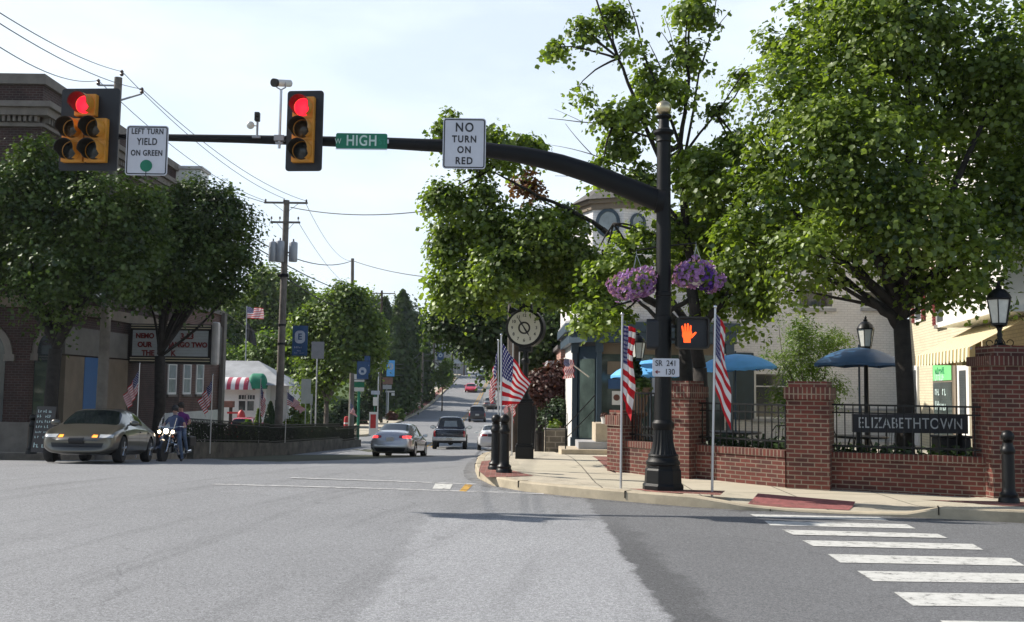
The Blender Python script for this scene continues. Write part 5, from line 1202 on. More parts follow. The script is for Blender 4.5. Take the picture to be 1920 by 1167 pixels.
# street wall island with fence and dark hedge
iw = [(-11.75, 37.4), (-10.9, 46), (-9.7, 58), (-9.25, 62.2)]
slab('island_pavement', [(-18.3, 50), (-14.2, 50), (-12.3, 37.4)]+[(x-.2, y) for x, y in iw]+[(-9.6, 62.6), (-18.3, 62.6)], M['grass'], step=1., hf=lambda x, y: gz(y)+.32)
def islandwall(a, b, h, label, dn):
    a, b = Vector(a), Vector(b); d = b-a; rz = math.atan2(d.y, d.x); c = (a+b)/2; T = thing('retaining_wall', label, 'low wall', (c.x, c.y, gz(c.y)), rz, group='low concrete walls along the sunken lane')
    L2 = d.length/2; m = MB(); za, zb = gz(a.y)-gz(c.y), gz(b.y)-gz(c.y); t = .17
    m.add([(-L2, -t, za-.4), (L2, -t, zb-.4), (L2, t, zb-.4), (-L2, t, za-.4), (-L2, -t, za+h), (L2, -t, zb+h), (L2, t, zb+h), (-L2, t, za+h)], [(0, 3, 2, 1), (4, 5, 6, 7), (0, 1, 5, 4), (1, 2, 6, 5), (2, 3, 7, 6), (3, 0, 4, 7)])
    m.build('wall', M['old_concrete'], T)
    return T, L2, za, zb
lab = ['stained low concrete wall beside the motorcycle', 'stained low concrete wall in front of the big utility pole', 'far tapering end of the stained low concrete wall']
hh = [.62, .58, .42]
for i in range(3):
    T, L2, za, zb = islandwall(iw[i], iw[i+1], hh[i], lab[i], 0)
    F_ = thing('iron_fence', ['black iron railing on the low wall beside the motorcycle', 'black iron railing on the low wall before the big utility pole', 'last short length of black iron railing by the wooden post'][i], 'fence', T.location, T.rotation_euler.z, group='black railings along the sunken lane')
    h = hh[i]; ht = .82; m = MB()
    for dz, t in ((h+.06, .02), (h+ht, .03), (h+ht-.12, .02)): m.add([(-L2, -t, za+dz), (L2, -t, zb+dz), (L2, t, zb+dz), (-L2, t, za+dz), (-L2, -t, za+dz+.04), (L2, -t, zb+dz+.04), (L2, t, zb+dz+.04), (-L2, t, za+dz+.04)], [(0, 3, 2, 1), (4, 5, 6, 7), (0, 1, 5, 4), (1, 2, 6, 5), (2, 3, 7, 6), (3, 0, 4, 7)])
    m.build('rail', M['black_iron'], F_)
    n = min(90, int(2*L2/.14))
    for j in range(n):
        x = -L2+2*L2*(j+.5)/n; z = za+(zb-za)*(j+.5)/n; p = MB(); p.bb(x-.012, x+.012, -.012, .012, z+h-.05, z+h+ht-.001); p.build('picket', M['black_iron'], F_)
    Hd = thing('clipped_hedge', ['dark clipped hedge behind the railing near the motorcycle', 'dark clipped hedge behind the railing by the utility pole', 'dark clipped hedge behind the last railing'][i], 'hedge', T.location, T.rotation_euler.z, group='dark hedges behind the railings')
    n = int(2*L2*330); c = np.stack([nr.uniform(-L2, L2, n), nr.uniform(.18, .7, n), nr.uniform(.2, h+ht-.10, n)], 1); c[:, 2] += za+(zb-za)*(c[:, 0]+L2)/(2*L2)
    leafmesh('foliage', c, nrm(nr.normal(size=(n, 3))+np.array([0, -.5, .6])), .09+.05*nr.random(n), M['leaf_dark'], Hd, 'quad')
# sandwich board on the pavement
D = 27.0; sb = Vector((XP(92, D), D, gz(D)+.2)); T = thing('sandwich_board', 'black A-frame pavement sign with rows of white lettering beside the tan car', 'sign', sb, R(-8)); k = FPX/D; w = .55; h = P(95, 764, D).z-sb.z
m = MB(); m.M = Matrix.Rotation(R(-9), 4, 'X'); m.bb(-w/2, w/2, -.22, -.20, 0, h); f = m.build('front_board', M['marquee_dark'], T)
m = MB(); m.M = Matrix.Rotation(R(9), 4, 'X'); m.bb(-w/2, w/2, .20, .22, 0, h); m.build('back_board', M['marquee_dark'], T)
s_ = MB(); s_.M = Matrix.Rotation(R(-9), 4, 'X')
for i in range(6): scribble(s_, -w/2+.05, w/2-.04, h-.16-i*.135+(.0), .075 if i not in (4,) else .05, -.223, (3, 2, 2, 2, 2, 2)[i], i+20)
scribble(s_, -w/2+.05, w/2-.04, h-1.08, .12, -.223, 2, 44); s_.build('lettering', M['chalk'], f)
# ---- white snack building with striped barrel awning
Ys = 76.0; ks = FPX/Ys; zg = gz(Ys); SB = thing('white_snack_bar', 'small white building with a candy striped barrel awning and grey hipped roof', 'building', (XP(455, Ys), Ys, zg)); 
def sx_(px): return XP(px, Ys)-SB.location.x
def sz_(py): return P(455, py, Ys).z-zg
m = MB(); m.bb(sx_(380), sx_(500), 0, 6, -.3, sz_(715)); m.bb(sx_(500)+.01, sx_(535), 1.5, 6, -.3, sz_(715)); m.build('wall', M['white_paint'], SB)
m = MB(); a, b, r1, r2 = sx_(370), sx_(542), sx_(400), sx_(466); z0, z1 = sz_(720), sz_(675)
m.add([(a, -.4, z0), (b, -.4, z0-.1), (b, 6.4, z0-.1), (a, 6.4, z0), (r1, 3, z1), (r2, 3, z1)], [(0, 1, 5, 4), (1, 2, 5), (2, 3, 4, 5), (3, 0, 4), (0, 3, 2, 1)]); m.build('roof', M['grey_roof'], SB)
def barrel(x0, x1, zb, zt, pr, mt, nm):
    m = MB(); n = 8; r = min(.6, (x1-x0)*.3); vs = []; nu = 22
    for j in range(n+1):
        a = R(90*j/n)
        for i in range(nu+1):
            u = x0+(x1-x0)*i/nu; e = 1.; 
            dx = min(u-x0, x1-u)/r
            if dx < 1: e = math.sqrt(max(0, 1-(1-dx)**2))
            vs.append((u, -pr*math.sin(a)*(.25+.75*e), zb+(zt-zb)*math.cos(a)*(.15+.85*e)))
    m.add(vs, [(j*(nu+1)+i, j*(nu+1)+i+1, (j+1)*(nu+1)+i+1, (j+1)*(nu+1)+i) for j in range(n) for i in range(nu)]); return m.build(nm, M[mt], SB, smooth=1)
barrel(sx_(405), sx_(482), sz_(731), sz_(708), .9, 'candy_stripe', 'striped_awning'); barrel(sx_(465), sx_(503), sz_(729), sz_(700), .7, 'canvas_green', 'green_awning')
for px, pt, pb, w, c in ((457, 741, 749, .62, 3), (472, 741, 749, .62, 3), (456, 752, 770, .5, 1), (472, 752, 770, .5, 1)): window(SB, sx_(px), sz_(pb), w, sz_(pt)-sz_(pb), 0., cols=c, rows=1, t=.05)
window(SB, sx_(515), sz_(775), .5, 1.0, 1.5)
T = thing('menu_cart', 'small wooden roofed stand against the white snack bar', 'stand', (XP(421, 74), 74.0, gz(74))); k = FPX/74
m = MB(); m.bb(-.9, .75, -.3, .3, P(421, 764, 74).z-gz(74), P(421, 752, 74).z-gz(74)); m.build('sign_roof', M['picnic_wood'], T, bevel=.03)
for x in (-.75, .55): m = MB(); m.bb(x-.1, x+.1, -.1, .1, 0, P(421, 764, 74).z-gz(74)); m.build('post', M['dark_wood_pole'], T)
T = thing('red_post_box', 'red hooded cabinet with an outstretched red arm by the snack bar windows', 'cabinet', (XP(455, 73), 73.0, gz(73))); m = MB(); m.lathe([(.28, .9), (.30, 1.5), (.22, 1.75), (.05, 1.9)], 12); m.bb(-1.0, -.2, -.1, .1, 1.62, 1.75); m.build('hood', M['red_paint'], T, smooth=40); m = MB(); m.bb(-.2, .2, -.2, .2, 0, .9); m.build('base', M['white_paint'], T)
# picnic tables
def picnic(px, D, label):
    T = thing('picnic_table', label, 'picnic table', (XP(px, D), D, gz(D)+.02), R(5), group='picnic tables by the snack bar'); m = MB(); m.bb(-.9, .9, -.38, .38, .72, .77); m.build('top', M['picnic_wood'], T)
    for s in (-1, 1): m = MB(); m.bb(-.9, .9, s*.72-.13, s*.72+.13, .42, .46); m.build('bench', M['picnic_wood'], T)
    for x in (-.65, .65):
        m = MB(); m.tube([(x, -.5, 0), (x, -.2, .72)], .035, 4); m.tube([(x, .5, 0), (x, .2, .72)], .035, 4); m.bb(x-.03, x+.03, -.8, .8, .38, .42); m.build('leg', M['red_paint'], T)
picnic(567, 66, 'picnic table with red legs behind the iron railing'); picnic(586, 71, 'picnic table further back beside the young tree'); picnic(690, 90, 'picnic table in the shade beyond the red framed board')
# signs on the far left
def post_sign(name, label, cat, px, pb, D, panels, r=.03, mt='grey_metal', lean=0):
    b = Vector((XP(px, D), D, gz(D)+.05)); T = thing(name, label, cat, b); zt = max(P(px, p[2], D).z for p in panels)-b.z
    m = MB(); m.tube([(0, 0, 0), (0, 0, zt)], r, 8); m.build('post', M[mt], T)
    k = FPX/D
    for (x0, x1, y0, y1, mm) in panels:
        a, c = (x0-px)/k, (x1-px)/k; z1, z0 = P(px, y0, D).z-b.z, P(px, y1, D).z-b.z
        m = MB(); m.bb(a, c, -r-.03, -r-.005, z0, z1); m.build('panel', M[mm], T, bevel=.004)
    return T
post_sign('lane_sign', 'large grey sign seen from behind on a pale post right of the blue banner', 'road sign', 594, 0, 66, [(583, 607, 641, 673, 'sign_back')], .05, 'alu')
post_sign('lane_sign', 'large pale grey sign seen from behind above the traffic, nearest the small blue banner', 'road sign', 710, 0, 78, [(698, 725, 652, 682, 'grey_trim')], .05, 'alu')
post_sign('road_sign', 'tall double backed road sign beside the streaming flag', 'road sign', 575, 0, 62, [(566, 584, 711, 757, 'grey_trim')], .03)
post_sign('road_sign', 'thin narrow plate on a post left of the young tree trunk', 'road sign', 585.5, 0, 63, [(583, 588, 739, 760, 'grey_trim')], .03)
post_sign('shop_sign', 'white and green shop sign with a red emblem on a green post', 'sign', 674, 0, 66, [(664, 684, 702, 716, 'white_paint'), (665, 684, 717, 726, 'sign_green'), (664, 684, 727, 734, 'white_paint')], .09, 'canvas_green')
post_sign('street_name_sign', 'small blue and white sign over two narrow plates beside the far pavement', 'street sign', 704, 0, 78, [(697, 713, 733, 740, 'banner_light'), (701, 709, 745, 761, 'white_paint')], .03, 'sign_green')
post_sign('property_sign', 'dark brown board with pale lettering among the far garden', 'sign', 726, 0, 112, [(716, 737, 708, 721, 'house_brown'), (714, 735, 722, 730, 'grey_trim')], .05)
post_sign('route_sign', 'cluster of grey road sign backs by the kerb', 'road sign', 762, 0, 118, [(755, 768, 712, 728, 'grey_trim'), (758, 768, 728, 736, 'grey_trim')], .04)
post_sign('white_sign', 'small pale square sign hung right of the brown board', 'sign', 741, 0, 115, [(738, 745, 711, 723, 'white_paint')], .03)
post_sign('estate_sign', 'white post sign with a flat arm in the far garden', 'sign', 729, 0, 113, [(724, 741, 733, 736, 'white_paint'), (735, 741, 737, 742, 'white_paint')], .07, 'white_paint')
post_sign('shop_sign', 'pale turquoise shop board beside the road far uphill', 'sign', 857, 0, 185, [(851, 864, 675, 682, 'banner_light')], .08, 'grey_metal')
D = 75.; b = Vector((XP(702, D), D, gz(D)+.15)); T = thing('framed_board', 'white A-frame notice board with a dark red panel on the pale pavement', 'sign', b); k = FPX/D; h = P(702, 773, D).z-b.z
m = MB(); m.bb(-.30, .30, -.05, .05, 0, h); m.build('frame', M['white_paint'], T, bevel=.01); m = MB(); m.bb(-.2, .2, -.06, -.051, h*.3, h*.9); m.build('panel', M['red_paint'], T); 
D = 64.; b = Vector((XP(652, D), D, gz(D)+.1)); T = thing('red_post', 'stout red guard post left of the wooden post', 'post', b); m = MB(); m.lathe([(.16, 0), (.16, 1.5), (.12, 1.65), (.0001, 1.7)], 12); m.build('post', M['red_paint'], T, smooth=40); m = MB(); m.lathe([(.165, 1.2), (.165, 1.3)], 12); m.build('band', M['white_paint'], T)
# ================================================================ vehicles
def paintmat(name, col, metal=.35, rough=.32):
    m = mat(name, col, rough=rough, metal=metal, var=.05, scale=2, coat=.8); M[name] = m; return name
def ring(st):
    y, zb, zs, w, zt, wt, nb = st
    R_ = [(.78*w, zb), (.965*w, zb+.13), (w, zb+(zs-zb)*.52), (.985*w, zs-.07), (.93*w if zt > zs+.15 else .90*w, zs), (wt, zt-.055 if zt > zs+.15 else zt-.012), (wt*.82, zt)]
    top = [(wt*.5, zt+.018), (0, zt+.022), (-wt*.5, zt+.018)]; bot = [(-.45*w, zb-.01), (0, zb-.01), (.45*w, zb-.01)]
    pts = R_+top+[(-x, z) for x, z in reversed(R_)]+bot
    return [Vector((x, y-nb*(x/max(w, .1))**2 if nb else y, z)) for x, z in pts]
def carbody(T, S, pm, wheels, wr, winds, lvl=2, dark_lo=True, glass='car_glass'):
    """S: stations rear -> front. winds: {interval: kinds}  kinds subset of 's' side glass, 't' top glass"""
    rings = [ring(s) for s in S]; nR = 20; mb = MB(); vs = [p for r in rings for p in r]; fs = []; mi = []
    for k in range(len(rings)-1):
        kd = winds.get(k, '')
        for i in range(nR):
            j = (i+1) % nR; fs.append((k*nR+i, k*nR+j, (k+1)*nR+j, (k+1)*nR+i))
            q = 0
            if i in (4, 11): q = 1 if 's' in kd else 0
            elif i in (5, 6, 7, 8, 9, 10): q = 2 if 't' in kd else 0
            elif i in (0, 15, 16, 17, 18, 19) and dark_lo: q = 3
            mi.append(q)
    # end caps: grid between right (i=0..6) and left (16..10) points
    for e, base in ((0, 0), (1, (len(rings)-1)*nR)):
        bulge = -.07 if e == 0 else .10
        cols = {}
        for i in range(7):
            a = vs[base+i]; b = vs[base+16-i]
            row = [base+i]
            if i == 0: row += [base+19, base+18, base+17]
            elif i == 6: row += [base+7, base+8, base+9]
            else:
                for f in (.55, 0, -.55):
                    p = a.lerp(b, (1-f)/2); p.y += bulge*(1-f*f)*(1 if i in (1, 2, 3) else .5); vs.append(p); row.append(len(vs)-1)
            row.append(base+16-i); cols[i] = row
        for i in range(6):
            for c in range(4):
                q = (cols[i][c], cols[i][c+1], cols[i+1][c+1], cols[i+1][c]); fs.append(q if e == 0 else q[::-1]); mi.append(3 if i == 0 and dark_lo else 0)
    me = bpy.data.meshes.new('body'); me.from_pydata([tuple(v) for v in vs], [], fs); me.polygons.foreach_set('material_index', mi)
    for mm in (pm, glass, glass, 'black_plastic'): me.materials.append(M[mm])
    bm = bmesh.new(); bm.from_mesh(me); bmesh.ops.recalc_face_normals(bm, faces=bm.faces)
    cr = bm.edges.layers.float.new('crease_edge')
    for ed in bm.edges:
        ms = {f.material_index for f in ed.link_faces}
        if len(ms) > 1: ed[cr] = .55
    bm.to_mesh(me); bm.free()
    ob = bpy.data.objects.new('tmp', me); COL.objects.link(ob); md = ob.modifiers.new('s', 'SUBSURF'); md.levels = lvl; md.render_levels = lvl
    cut = MB()
    for (wx, wy) in wheels:
        for s in (-1, 1): cut.tube([(s*(wx-.27), wy, wr), (s*(wx+.35), wy, wr)], wr*1.14, 26)
    me2 = bpy.data.meshes.new('cut'); me2.from_pydata([tuple(v) for v in cut.v], [], cut.f); b2 = bmesh.new(); b2.from_mesh(me2); bmesh.ops.recalc_face_normals(b2, faces=b2.faces); b2.to_mesh(me2); b2.free(); me2.materials.append(M['black_plastic'])
    oc = bpy.data.objects.new('cut', me2); COL.objects.link(oc); md = ob.modifiers.new('b', 'BOOLEAN'); md.operation = 'DIFFERENCE'; md.object = oc; md.solver = 'EXACT'; md.material_mode = 'TRANSFER'
    bpy.context.view_layer.update(); ev = ob.evaluated_get(bpy.context.evaluated_depsgraph_get()); full = bpy.data.meshes.new_from_object(ev)
    bpy.data.objects.remove(ob); bpy.data.objects.remove(oc)
    bm = bmesh.new(); bm.from_mesh(full); bvh = BVHTree.FromBMesh(bm)
    def split(test, name, mats_):
        b = bm.copy(); bmesh.ops.delete(b, geom=[f for f in b.faces if not test(f)], context='FACES')
        if not b.faces: b.free(); return
        for f in b.faces: f.smooth = True; 
        mm = bpy.data.meshes.new(name); b.to_mesh(mm); b.free(); mm.materials.clear()
        for q in mats_: mm.materials.append(M[q])
        mm.set_sharp_from_angle(angle=R(38)); o = bpy.data.objects.new(name, mm); COL.objects.link(o); o.parent = T; return o
    nm = [m_.name for m_ in full.materials]
    split(lambda f: f.material_index not in (1, 2), 'body', [pm, pm, pm, 'black_plastic', 'black_plastic', 'black_plastic'])
    for s, t in ((1, 's'), (-1, 's')): split(lambda f: f.material_index == 1 and f.calc_center_median().x*s > 0, 'side_window', [glass]*3)
    split(lambda f: f.material_index == 2 and f.calc_center_median().y > 0, 'windscreen', [glass]*3)
    split(lambda f: f.material_index == 2 and f.calc_center_median().y <= 0, 'rear_window', [glass]*3)
    bm.free(); return bvh
def wheel(T, x, y, r, w=.21, spokes=5, rim='rim_alloy', lvl=1):
    s = 1 if x > 0 else -1
    m = MB(); m.lathe([(r*.62, -w/2), (r*.92, -w/2), (r, -w/2+.04), (r, w/2-.04), (r*.92, w/2), (r*.62, w/2), (r*.60, 0)], 26, (x, y, r), axis='X'); t = m.build('wheel', M['rubber'], T, smooth=40)
    m = MB(); xo = x+s*w*.36
    m.lathe([(r*.52, -.02), (r*.64, -.02), (r*.64, .02), (r*.56, .03), (r*.52, 0)], 26, (xo, y, r), axis='X'); m.tube([(xo-s*.02, y, r), (xo+s*.035, y, r)], r*.17, 12)
    for i in range(spokes):
        a = 2*math.pi*i/spokes+.3; c, d = math.cos(a), math.sin(a); m.tube([(xo+s*.01, y+c*r*.1, r+d*r*.1), (xo+s*.02, y+c*r*.58, r+d*r*.58)], [r*.085, r*.11], 5)
    m.build('rim', M[rim], t, smooth=40)
    m = MB(); m.tube([(x-s*w*.1, y, r), (xo-s*.03, y, r)], r*.6, 20); m.build('wheel_shade_disc', M['black_plastic'], t)  # black disc behind the spokes stands in for shade inside the wheel well
def patch(T, bvh, name, mt, poly, d, off=.012, n=9, plane='XZ', emit=None, origin=4.0, mirror=False):
    """poly = quad corners (a,b) on the plane seen along d; conforms to the body"""
    for sg in ((1, -1) if mirror else (1,)):
        m = MB(); q = [Vector(p) for p in poly]; ok = True; vs = []
        for j in range(n+1):
            for i in range(n+1):
                u, v = i/n, j/n; p = q[0].lerp(q[1], u).lerp(q[3].lerp(q[2], u), v)
                if plane == 'XZ': o = Vector((p.x*sg, origin*d, p.y)); dr = Vector((0, -d, 0))
                else: o = Vector((origin*d*sg, p.x, p.y)); dr = Vector((-d*sg, 0, 0))
                h = bvh.ray_cast(o, dr)
                if h[0] is None: ok = False; break
                vs.append(h[0]-dr*off)
            if not ok: break
        if not ok: continue
        m.add(vs, [(j*(n+1)+i, j*(n+1)+i+1, (j+1)*(n+1)+i+1, (j+1)*(n+1)+i) for j in range(n) for i in range(n)]); m.build(name, M[mt], T, smooth=1)
def seam(T, bvh, pts, w=.014, mt='black_plastic', off=.003):
    m = MB()
    for sg in (1, -1):
        for (a, b) in zip(pts, pts[1:]):
            a, b = Vector(a), Vector(b); d = (b-a).normalized(); n_ = Vector((-d.y, d.x))*w/2; k = max(2, int((b-a).length/.08)); vs = []
            for i in range(k+1):
                p = a.lerp(b, i/k)
                for s in (-1, 1):
                    q = p+n_*s; h = bvh.ray_cast(Vector((4*sg, q.x, q.y)), Vector((-sg, 0, 0)))
                    if h[0] is None: vs = []; break
                    vs.append(h[0]+Vector((sg*off, 0, 0)))
                if not vs: break
            if vs: m.add(vs, [(2*i, 2*i+1, 2*i+3, 2*i+2) for i in range(k)])
    if m.v: m.build('panel_gap', M[mt], T)
def mirrors(T, y, z, x, mt, s=1.):
    for sg in (-1, 1):
        m = MB(); m.sphere((sg*(x+.10*s), y, z), .10*s, 12, 8, (1.15, .55, .72)); m.tube([(sg*(x-.08), y+.03, z-.06), (sg*(x+.05), y, z-.02)], .022, 6); o = m.build('wing_mirror', M[mt], T, smooth=1)
        m = MB(); m.bb(sg*(x+.01*s), sg*(x+.19*s), y-.062*s, y-.058*s, z-.05*s, z+.05*s); m.build('mirror_glass', M['chrome'], o)
def place_at(T, px, py, D, rz, dz=0.):
    x = XP(px, D); T.location = (x, D, gz(D, x)+dz)
    sl = math.atan2(gz(D+1.5, x)-gz(D-1.5, x), 3.0); f = Vector((-math.sin(rz), math.cos(rz))); 
    e = Matrix.Rotation(sl*1.0, 4, Vector((1, 0, 0))) @ Matrix.Rotation(rz, 4, 'Z'); T.rotation_euler = e.to_euler(); return T
# sedan stations: (y, zb, zs(belt), w, zt, wt, nose bend)
def sedan(label, pm, L_=4.7, W=1.78, H=1.40, name='parked_car', cat='car', trunk=.98, wr=.32, spokes=5, group=None, glass='car_glass', lit=False, front='alero', hatch=0., hood=.93):
    T = thing(name, label, cat, (0, 0, 0), group=group); h = L_/2; w = W/2
    S = [(-h, .30, .62, w*.80, .80, w*.62, .06), (-h+.06, .24, .74, w*.90, trunk-.06, w*.72, .06), (-h+.22, .21, .80, w*.965, trunk, w*.76, .03), (-h+.62-hatch*.3, .20, .86, w*.99, trunk+.02, w*.74, 0), (-h+.74-hatch*.3, .19, .87, w, trunk+.06, w*.73, 0),
         (-h+1.42-hatch*.3, .18, .90, w, H-.05, w*.64, 0), (-h+1.56-hatch*.3, .18, .905, w, H-.02, w*.645, 0), (-.10, .18, .90, w, H, w*.66, 0), (0, .18, .90, w, H, w*.66, 0), (.42, .18, .89, w, H-.03, w*.66, 0), (.52, .18, .88, w, H-.06, w*.66, 0),
         (1.22, .19, .86, w, hood+.03, w*.76, 0), (1.36, .19, .85, w*.995, hood-.01, w*.77, 0), (h-.55, .20, .78, w*.97, hood-.13, w*.74, .06), (h-.20, .21, .68, w*.90, hood-.26, w*.66, .14), (h-.04, .25, .58, w*.82, hood-.37, w*.58, .22)]
    wy = (-h+.98, h-.95)
    bvh = carbody(T, S, pm, [(w-.10, wy[0]), (w-.10, wy[1])], wr, {4: 't', 5: '', 6: 's', 7: '', 8: 's', 9: '', 10: 't'} if True else {}, glass=glass)
    # small quarter glass between rear pillar and shoulder is part of the side glass span
    for x in (-(w-.115), w-.115):
        for y in wy: wheel(T, x, y, wr, spokes=spokes)
    mirrors(T, .78, .96, w*.93, pm)
    seam(T, bvh, [(1.12, .30), (1.10, .84)]); seam(T, bvh, [(-.06, .30), (-.06, .87)]); seam(T, bvh, [(-h+1.55, .42), (-h+1.42, .86)]); seam(T, bvh, [(-h+1.4, .27), (1.12, .27)], .012)
    for y in (-.30, -1.22):
        m = MB()
        for sg in (-1, 1): m.box((sg*(w+.004), y+.12, .76), (.03, .17, .03))
        m.build('door_handle', M[pm], T)
    return T, bvh, w, h
def rear_lights(T, bvh, w, pl, z0=.66, z1=.84, lit='tail_red', xin=.52, plate_z=.62):
    patch(T, bvh, 'tail_light', lit, [(w*xin, z0+.03), (w*.90, z0+.02), (w*.88, z1), (w*xin, z1-.02)], -1, mirror=True)
    patch(T, bvh, 'number_plate', 'plate', [(-.16, plate_z), (.16, plate_z), (.16, plate_z+.15), (-.16, plate_z+.15)], -1, off=.02, n=2)
# tan sedan facing us
pt = paintmat('paint_tan', (.125, .117, .097), .55, .28)
T, bvh, w, h = sedan('tan four door saloon waiting at the left kerb with amber lamps lit', pt, 4.72, 1.78, 1.33, trunk=.95, hood=.87)
patch(T, bvh, 'headlight', 'head_lamp', [(w*.54, .585), (w*.86, .59), (w*.87, .66), (w*.52, .665)], 1, mirror=True)
patch(T, bvh, 'indicator', 'amber_lamp', [(w*.36, .592), (w*.49, .588), (w*.48, .65), (w*.37, .654)], 1, off=.016, mirror=True)
patch(T, bvh, 'grille', 'black_plastic', [(-w*.62, .36), (w*.62, .36), (w*.66, .46), (-w*.66, .46)], 1, off=.006)
patch(T, bvh, 'number_plate', 'black_plastic', [(-.17, .44), (.17, .44), (.17, .59), (-.17, .59)], 1, off=.02, n=2)
patch(T, bvh, 'tail_light', 'amber_off', [(-h+.06, .66), (-h+.30, .68), (-h+.30, .78), (-h+.10, .78)], 1, plane='YZ', mirror=True)
tan = T
e = place_at(T, 197, 860, 25.8, R(187))
# silver sedan seen from behind
ps = paintmat('paint_silver', (.50, .50, .51), .6, .25)
T, bvh, w, h = sedan('silver saloon with lit brake lights moving away on the left of the pickup', ps, 4.5, 1.82, 1.47, 'moving_car', trunk=1.08, wr=.33, hatch=.6, hood=.98, glass='car_glass', group='vehicles on the main street')
rear_lights(T, bvh, w, None, .80, .93, 'brake_lit', .56, .70)
patch(T, bvh, 'tail_light', 'tail_red', [(w*.40, .84), (w*.57, .81), (w*.57, .95), (w*.42, .93)], -1, off=.010, mirror=True)
patch(T, bvh, 'bumper_trim', 'black_plastic', [(-w*.80, .26), (w*.80, .26), (w*.84, .42), (-w*.84, .42)], -1, off=.008)
place_at(T, 754, 858, 44.5, R(-5))
# white coupe from behind
pw = paintmat('paint_white', (.66, .66, .66), .05, .3)
T, bvh, w, h = sedan('white coupe parked at the right kerb, partly behind the bollards', pw, 4.75, 1.86, 1.40, 'parked_car', trunk=1.03, wr=.34)
rear_lights(T, bvh, w, None, .74, .90, 'tail_red', .42, .52); patch(T, bvh, 'trunk_panel', 'black_plastic', [(-w*.40, .75), (w*.40, .75), (w*.40, .90), (-w*.40, .90)], -1, off=.008)
place_at(T, 928, 845, 57, R(2))
# brown saloon further up
pb = paintmat('paint_taupe', (.19, .17, .155), .5, .3)
T, bvh, w, h = sedan('taupe saloon waiting ahead of the dark estate car on the right', pb, 4.8, 1.80, 1.42, 'moving_car', group='vehicles on the main street'); rear_lights(T, bvh, w, None, .70, .84, 'tail_red', .3, .52); place_at(T, 920, 761, 134, R(0))
# red sports car facing us
pr_ = paintmat('paint_red', (.50, .012, .03), .1, .25)
T, bvh, w, h = sedan('low red sports car coming downhill in the oncoming lane', pr_, 4.8, 1.88, 1.27, 'moving_car', trunk=.95, wr=.33, hood=.82, group='vehicles on the main street')
patch(T, bvh, 'headlight', 'black_plastic', [(w*.45, .42), (w*.82, .43), (w*.82, .49), (w*.45, .48)], 1, mirror=True); patch(T, bvh, 'intake', 'black_plastic', [(-w*.6, .28), (w*.6, .28), (w*.55, .36), (-w*.55, .36)], 1); place_at(T, 884, 729, 159, R(180))
# SUVs
def suv(label, pm, L_=4.9, W=1.88, H=1.80, name='moving_car', cat='SUV', group='vehicles on the main street', roofrack=True, gc=.32, pickup=False, wr=.38):
    T = thing(name, label, cat, (0, 0, 0), group=group); h = L_/2; w = W/2; zb = gc; zs = H*.60
    if not pickup:
        S = [(-h, zb+.08, zs-.3, w*.86, zs-.12, w*.74, .04), (-h+.05, zb, zs-.06, w*.96, zs+.02, w*.80, .03), (-h+.12, zb, zs, w*.99, zs+.17, w*.80, 0), (-h+.30, zb-.02, zs, w, H-.08, w*.74, 0), (-h+.42, zb-.03, zs, w, H-.02, w*.76, 0), (-h+1.25, zb-.03, zs, w, H, w*.77, 0), (-h+1.35, zb-.03, zs, w, H, w*.77, 0),
             (0, zb-.03, zs, w, H, w*.77, 0), (.10, zb-.03, zs, w, H, w*.77, 0), (.62, zb-.03, zs, w, H-.05, w*.75, 0), (.74, zb-.03, zs-.01, w, H-.09, w*.74, 0), (1.32, zb-.02, zs-.02, w, zs+.06, w*.80, 0), (1.45, zb, zs-.03, w, zs, w*.82, 0), (h-.30, zb, zs-.10, w*.98, zs-.08, w*.80, .04), (h-.06, zb, zs-.22, w*.93, zs-.18, w*.74, .07), (h, zb+.1, zs-.32, w*.86, zs-.30, w*.66, .09)]
        wd = {2: 't', 4: 's', 6: 's', 8: 's', 10: 't'}
    else:
        S = [(-h, zb+.10, zs-.10, w*.90, zs-.02, w*.80, .0), (-h+.04, zb, zs-.02, w*.96, zs+.02, w*.86, 0), (-h+.5, zb, zs, w*.98, zs+.03, w*.88, 0), (-.42, zb-.02, zs, w*.98, zs+.03, w*.88, 0), (-.36, zb-.02, zs, w*.98, zs+.10, w*.76, 0), (-.22, zb-.02, zs, w*.98, H-.08, w*.66, 0), (-.10, zb-.02, zs, w*.98, H-.01, w*.68, 0),
             (.55, zb-.02, zs, w*.98, H, w*.69, 0), (.68, zb-.02, zs, w*.98, H-.03, w*.68, 0), (.82, zb-.02, zs, w*.98, H-.08, w*.74, 0), (1.36, zb-.02, zs-.01, w*.98, zs+.08, w*.80, 0), (1.48, zb, zs-.02, w*.98, zs+.03, w*.84, 0), (h-.3, zb, zs-.06, w*.97, zs, w*.84, .02), (h-.05, zb, zs-.16, w*.94, zs-.08, w*.80, .05), (h, zb+.1, zs-.3, w*.88, zs-.26, w*.72, .06)]
        wd = {4: 't', 6: 's', 9: 't'}
    wy = (-h+1.02, h-.92); bvh = carbody(T, S, pm, [(w-.10, wy[0]), (w-.10, wy[1])], wr, wd)
    for x in (-(w-.12), w-.12):
        for y in wy: wheel(T, x, y, wr, w=.25)
    mirrors(T, 1.0, zs+.12, w*.97, pm if not pickup else 'black_plastic', 1.25 if not pickup else 1.5)
    seam(T, bvh, [(1.2, zb+.1), (1.2, zs-.02)]); seam(T, bvh, [(0, zb+.1), (0, zs-.02)])
    if roofrack and not pickup:
        for s in (-1, 1): m = MB(); m.tube([(s*w*.66, -h+.7, H+.0), (s*w*.66, -h+.8, H+.06), (s*w*.66, .4, H+.06), (s*w*.66, .5, H)], .016, 6); m.build('roof_rail', M['black_plastic'], T)
    return T, bvh, w, h, zs
pg = paintmat('paint_charcoal', (.055, .05, .052), .5, .3)
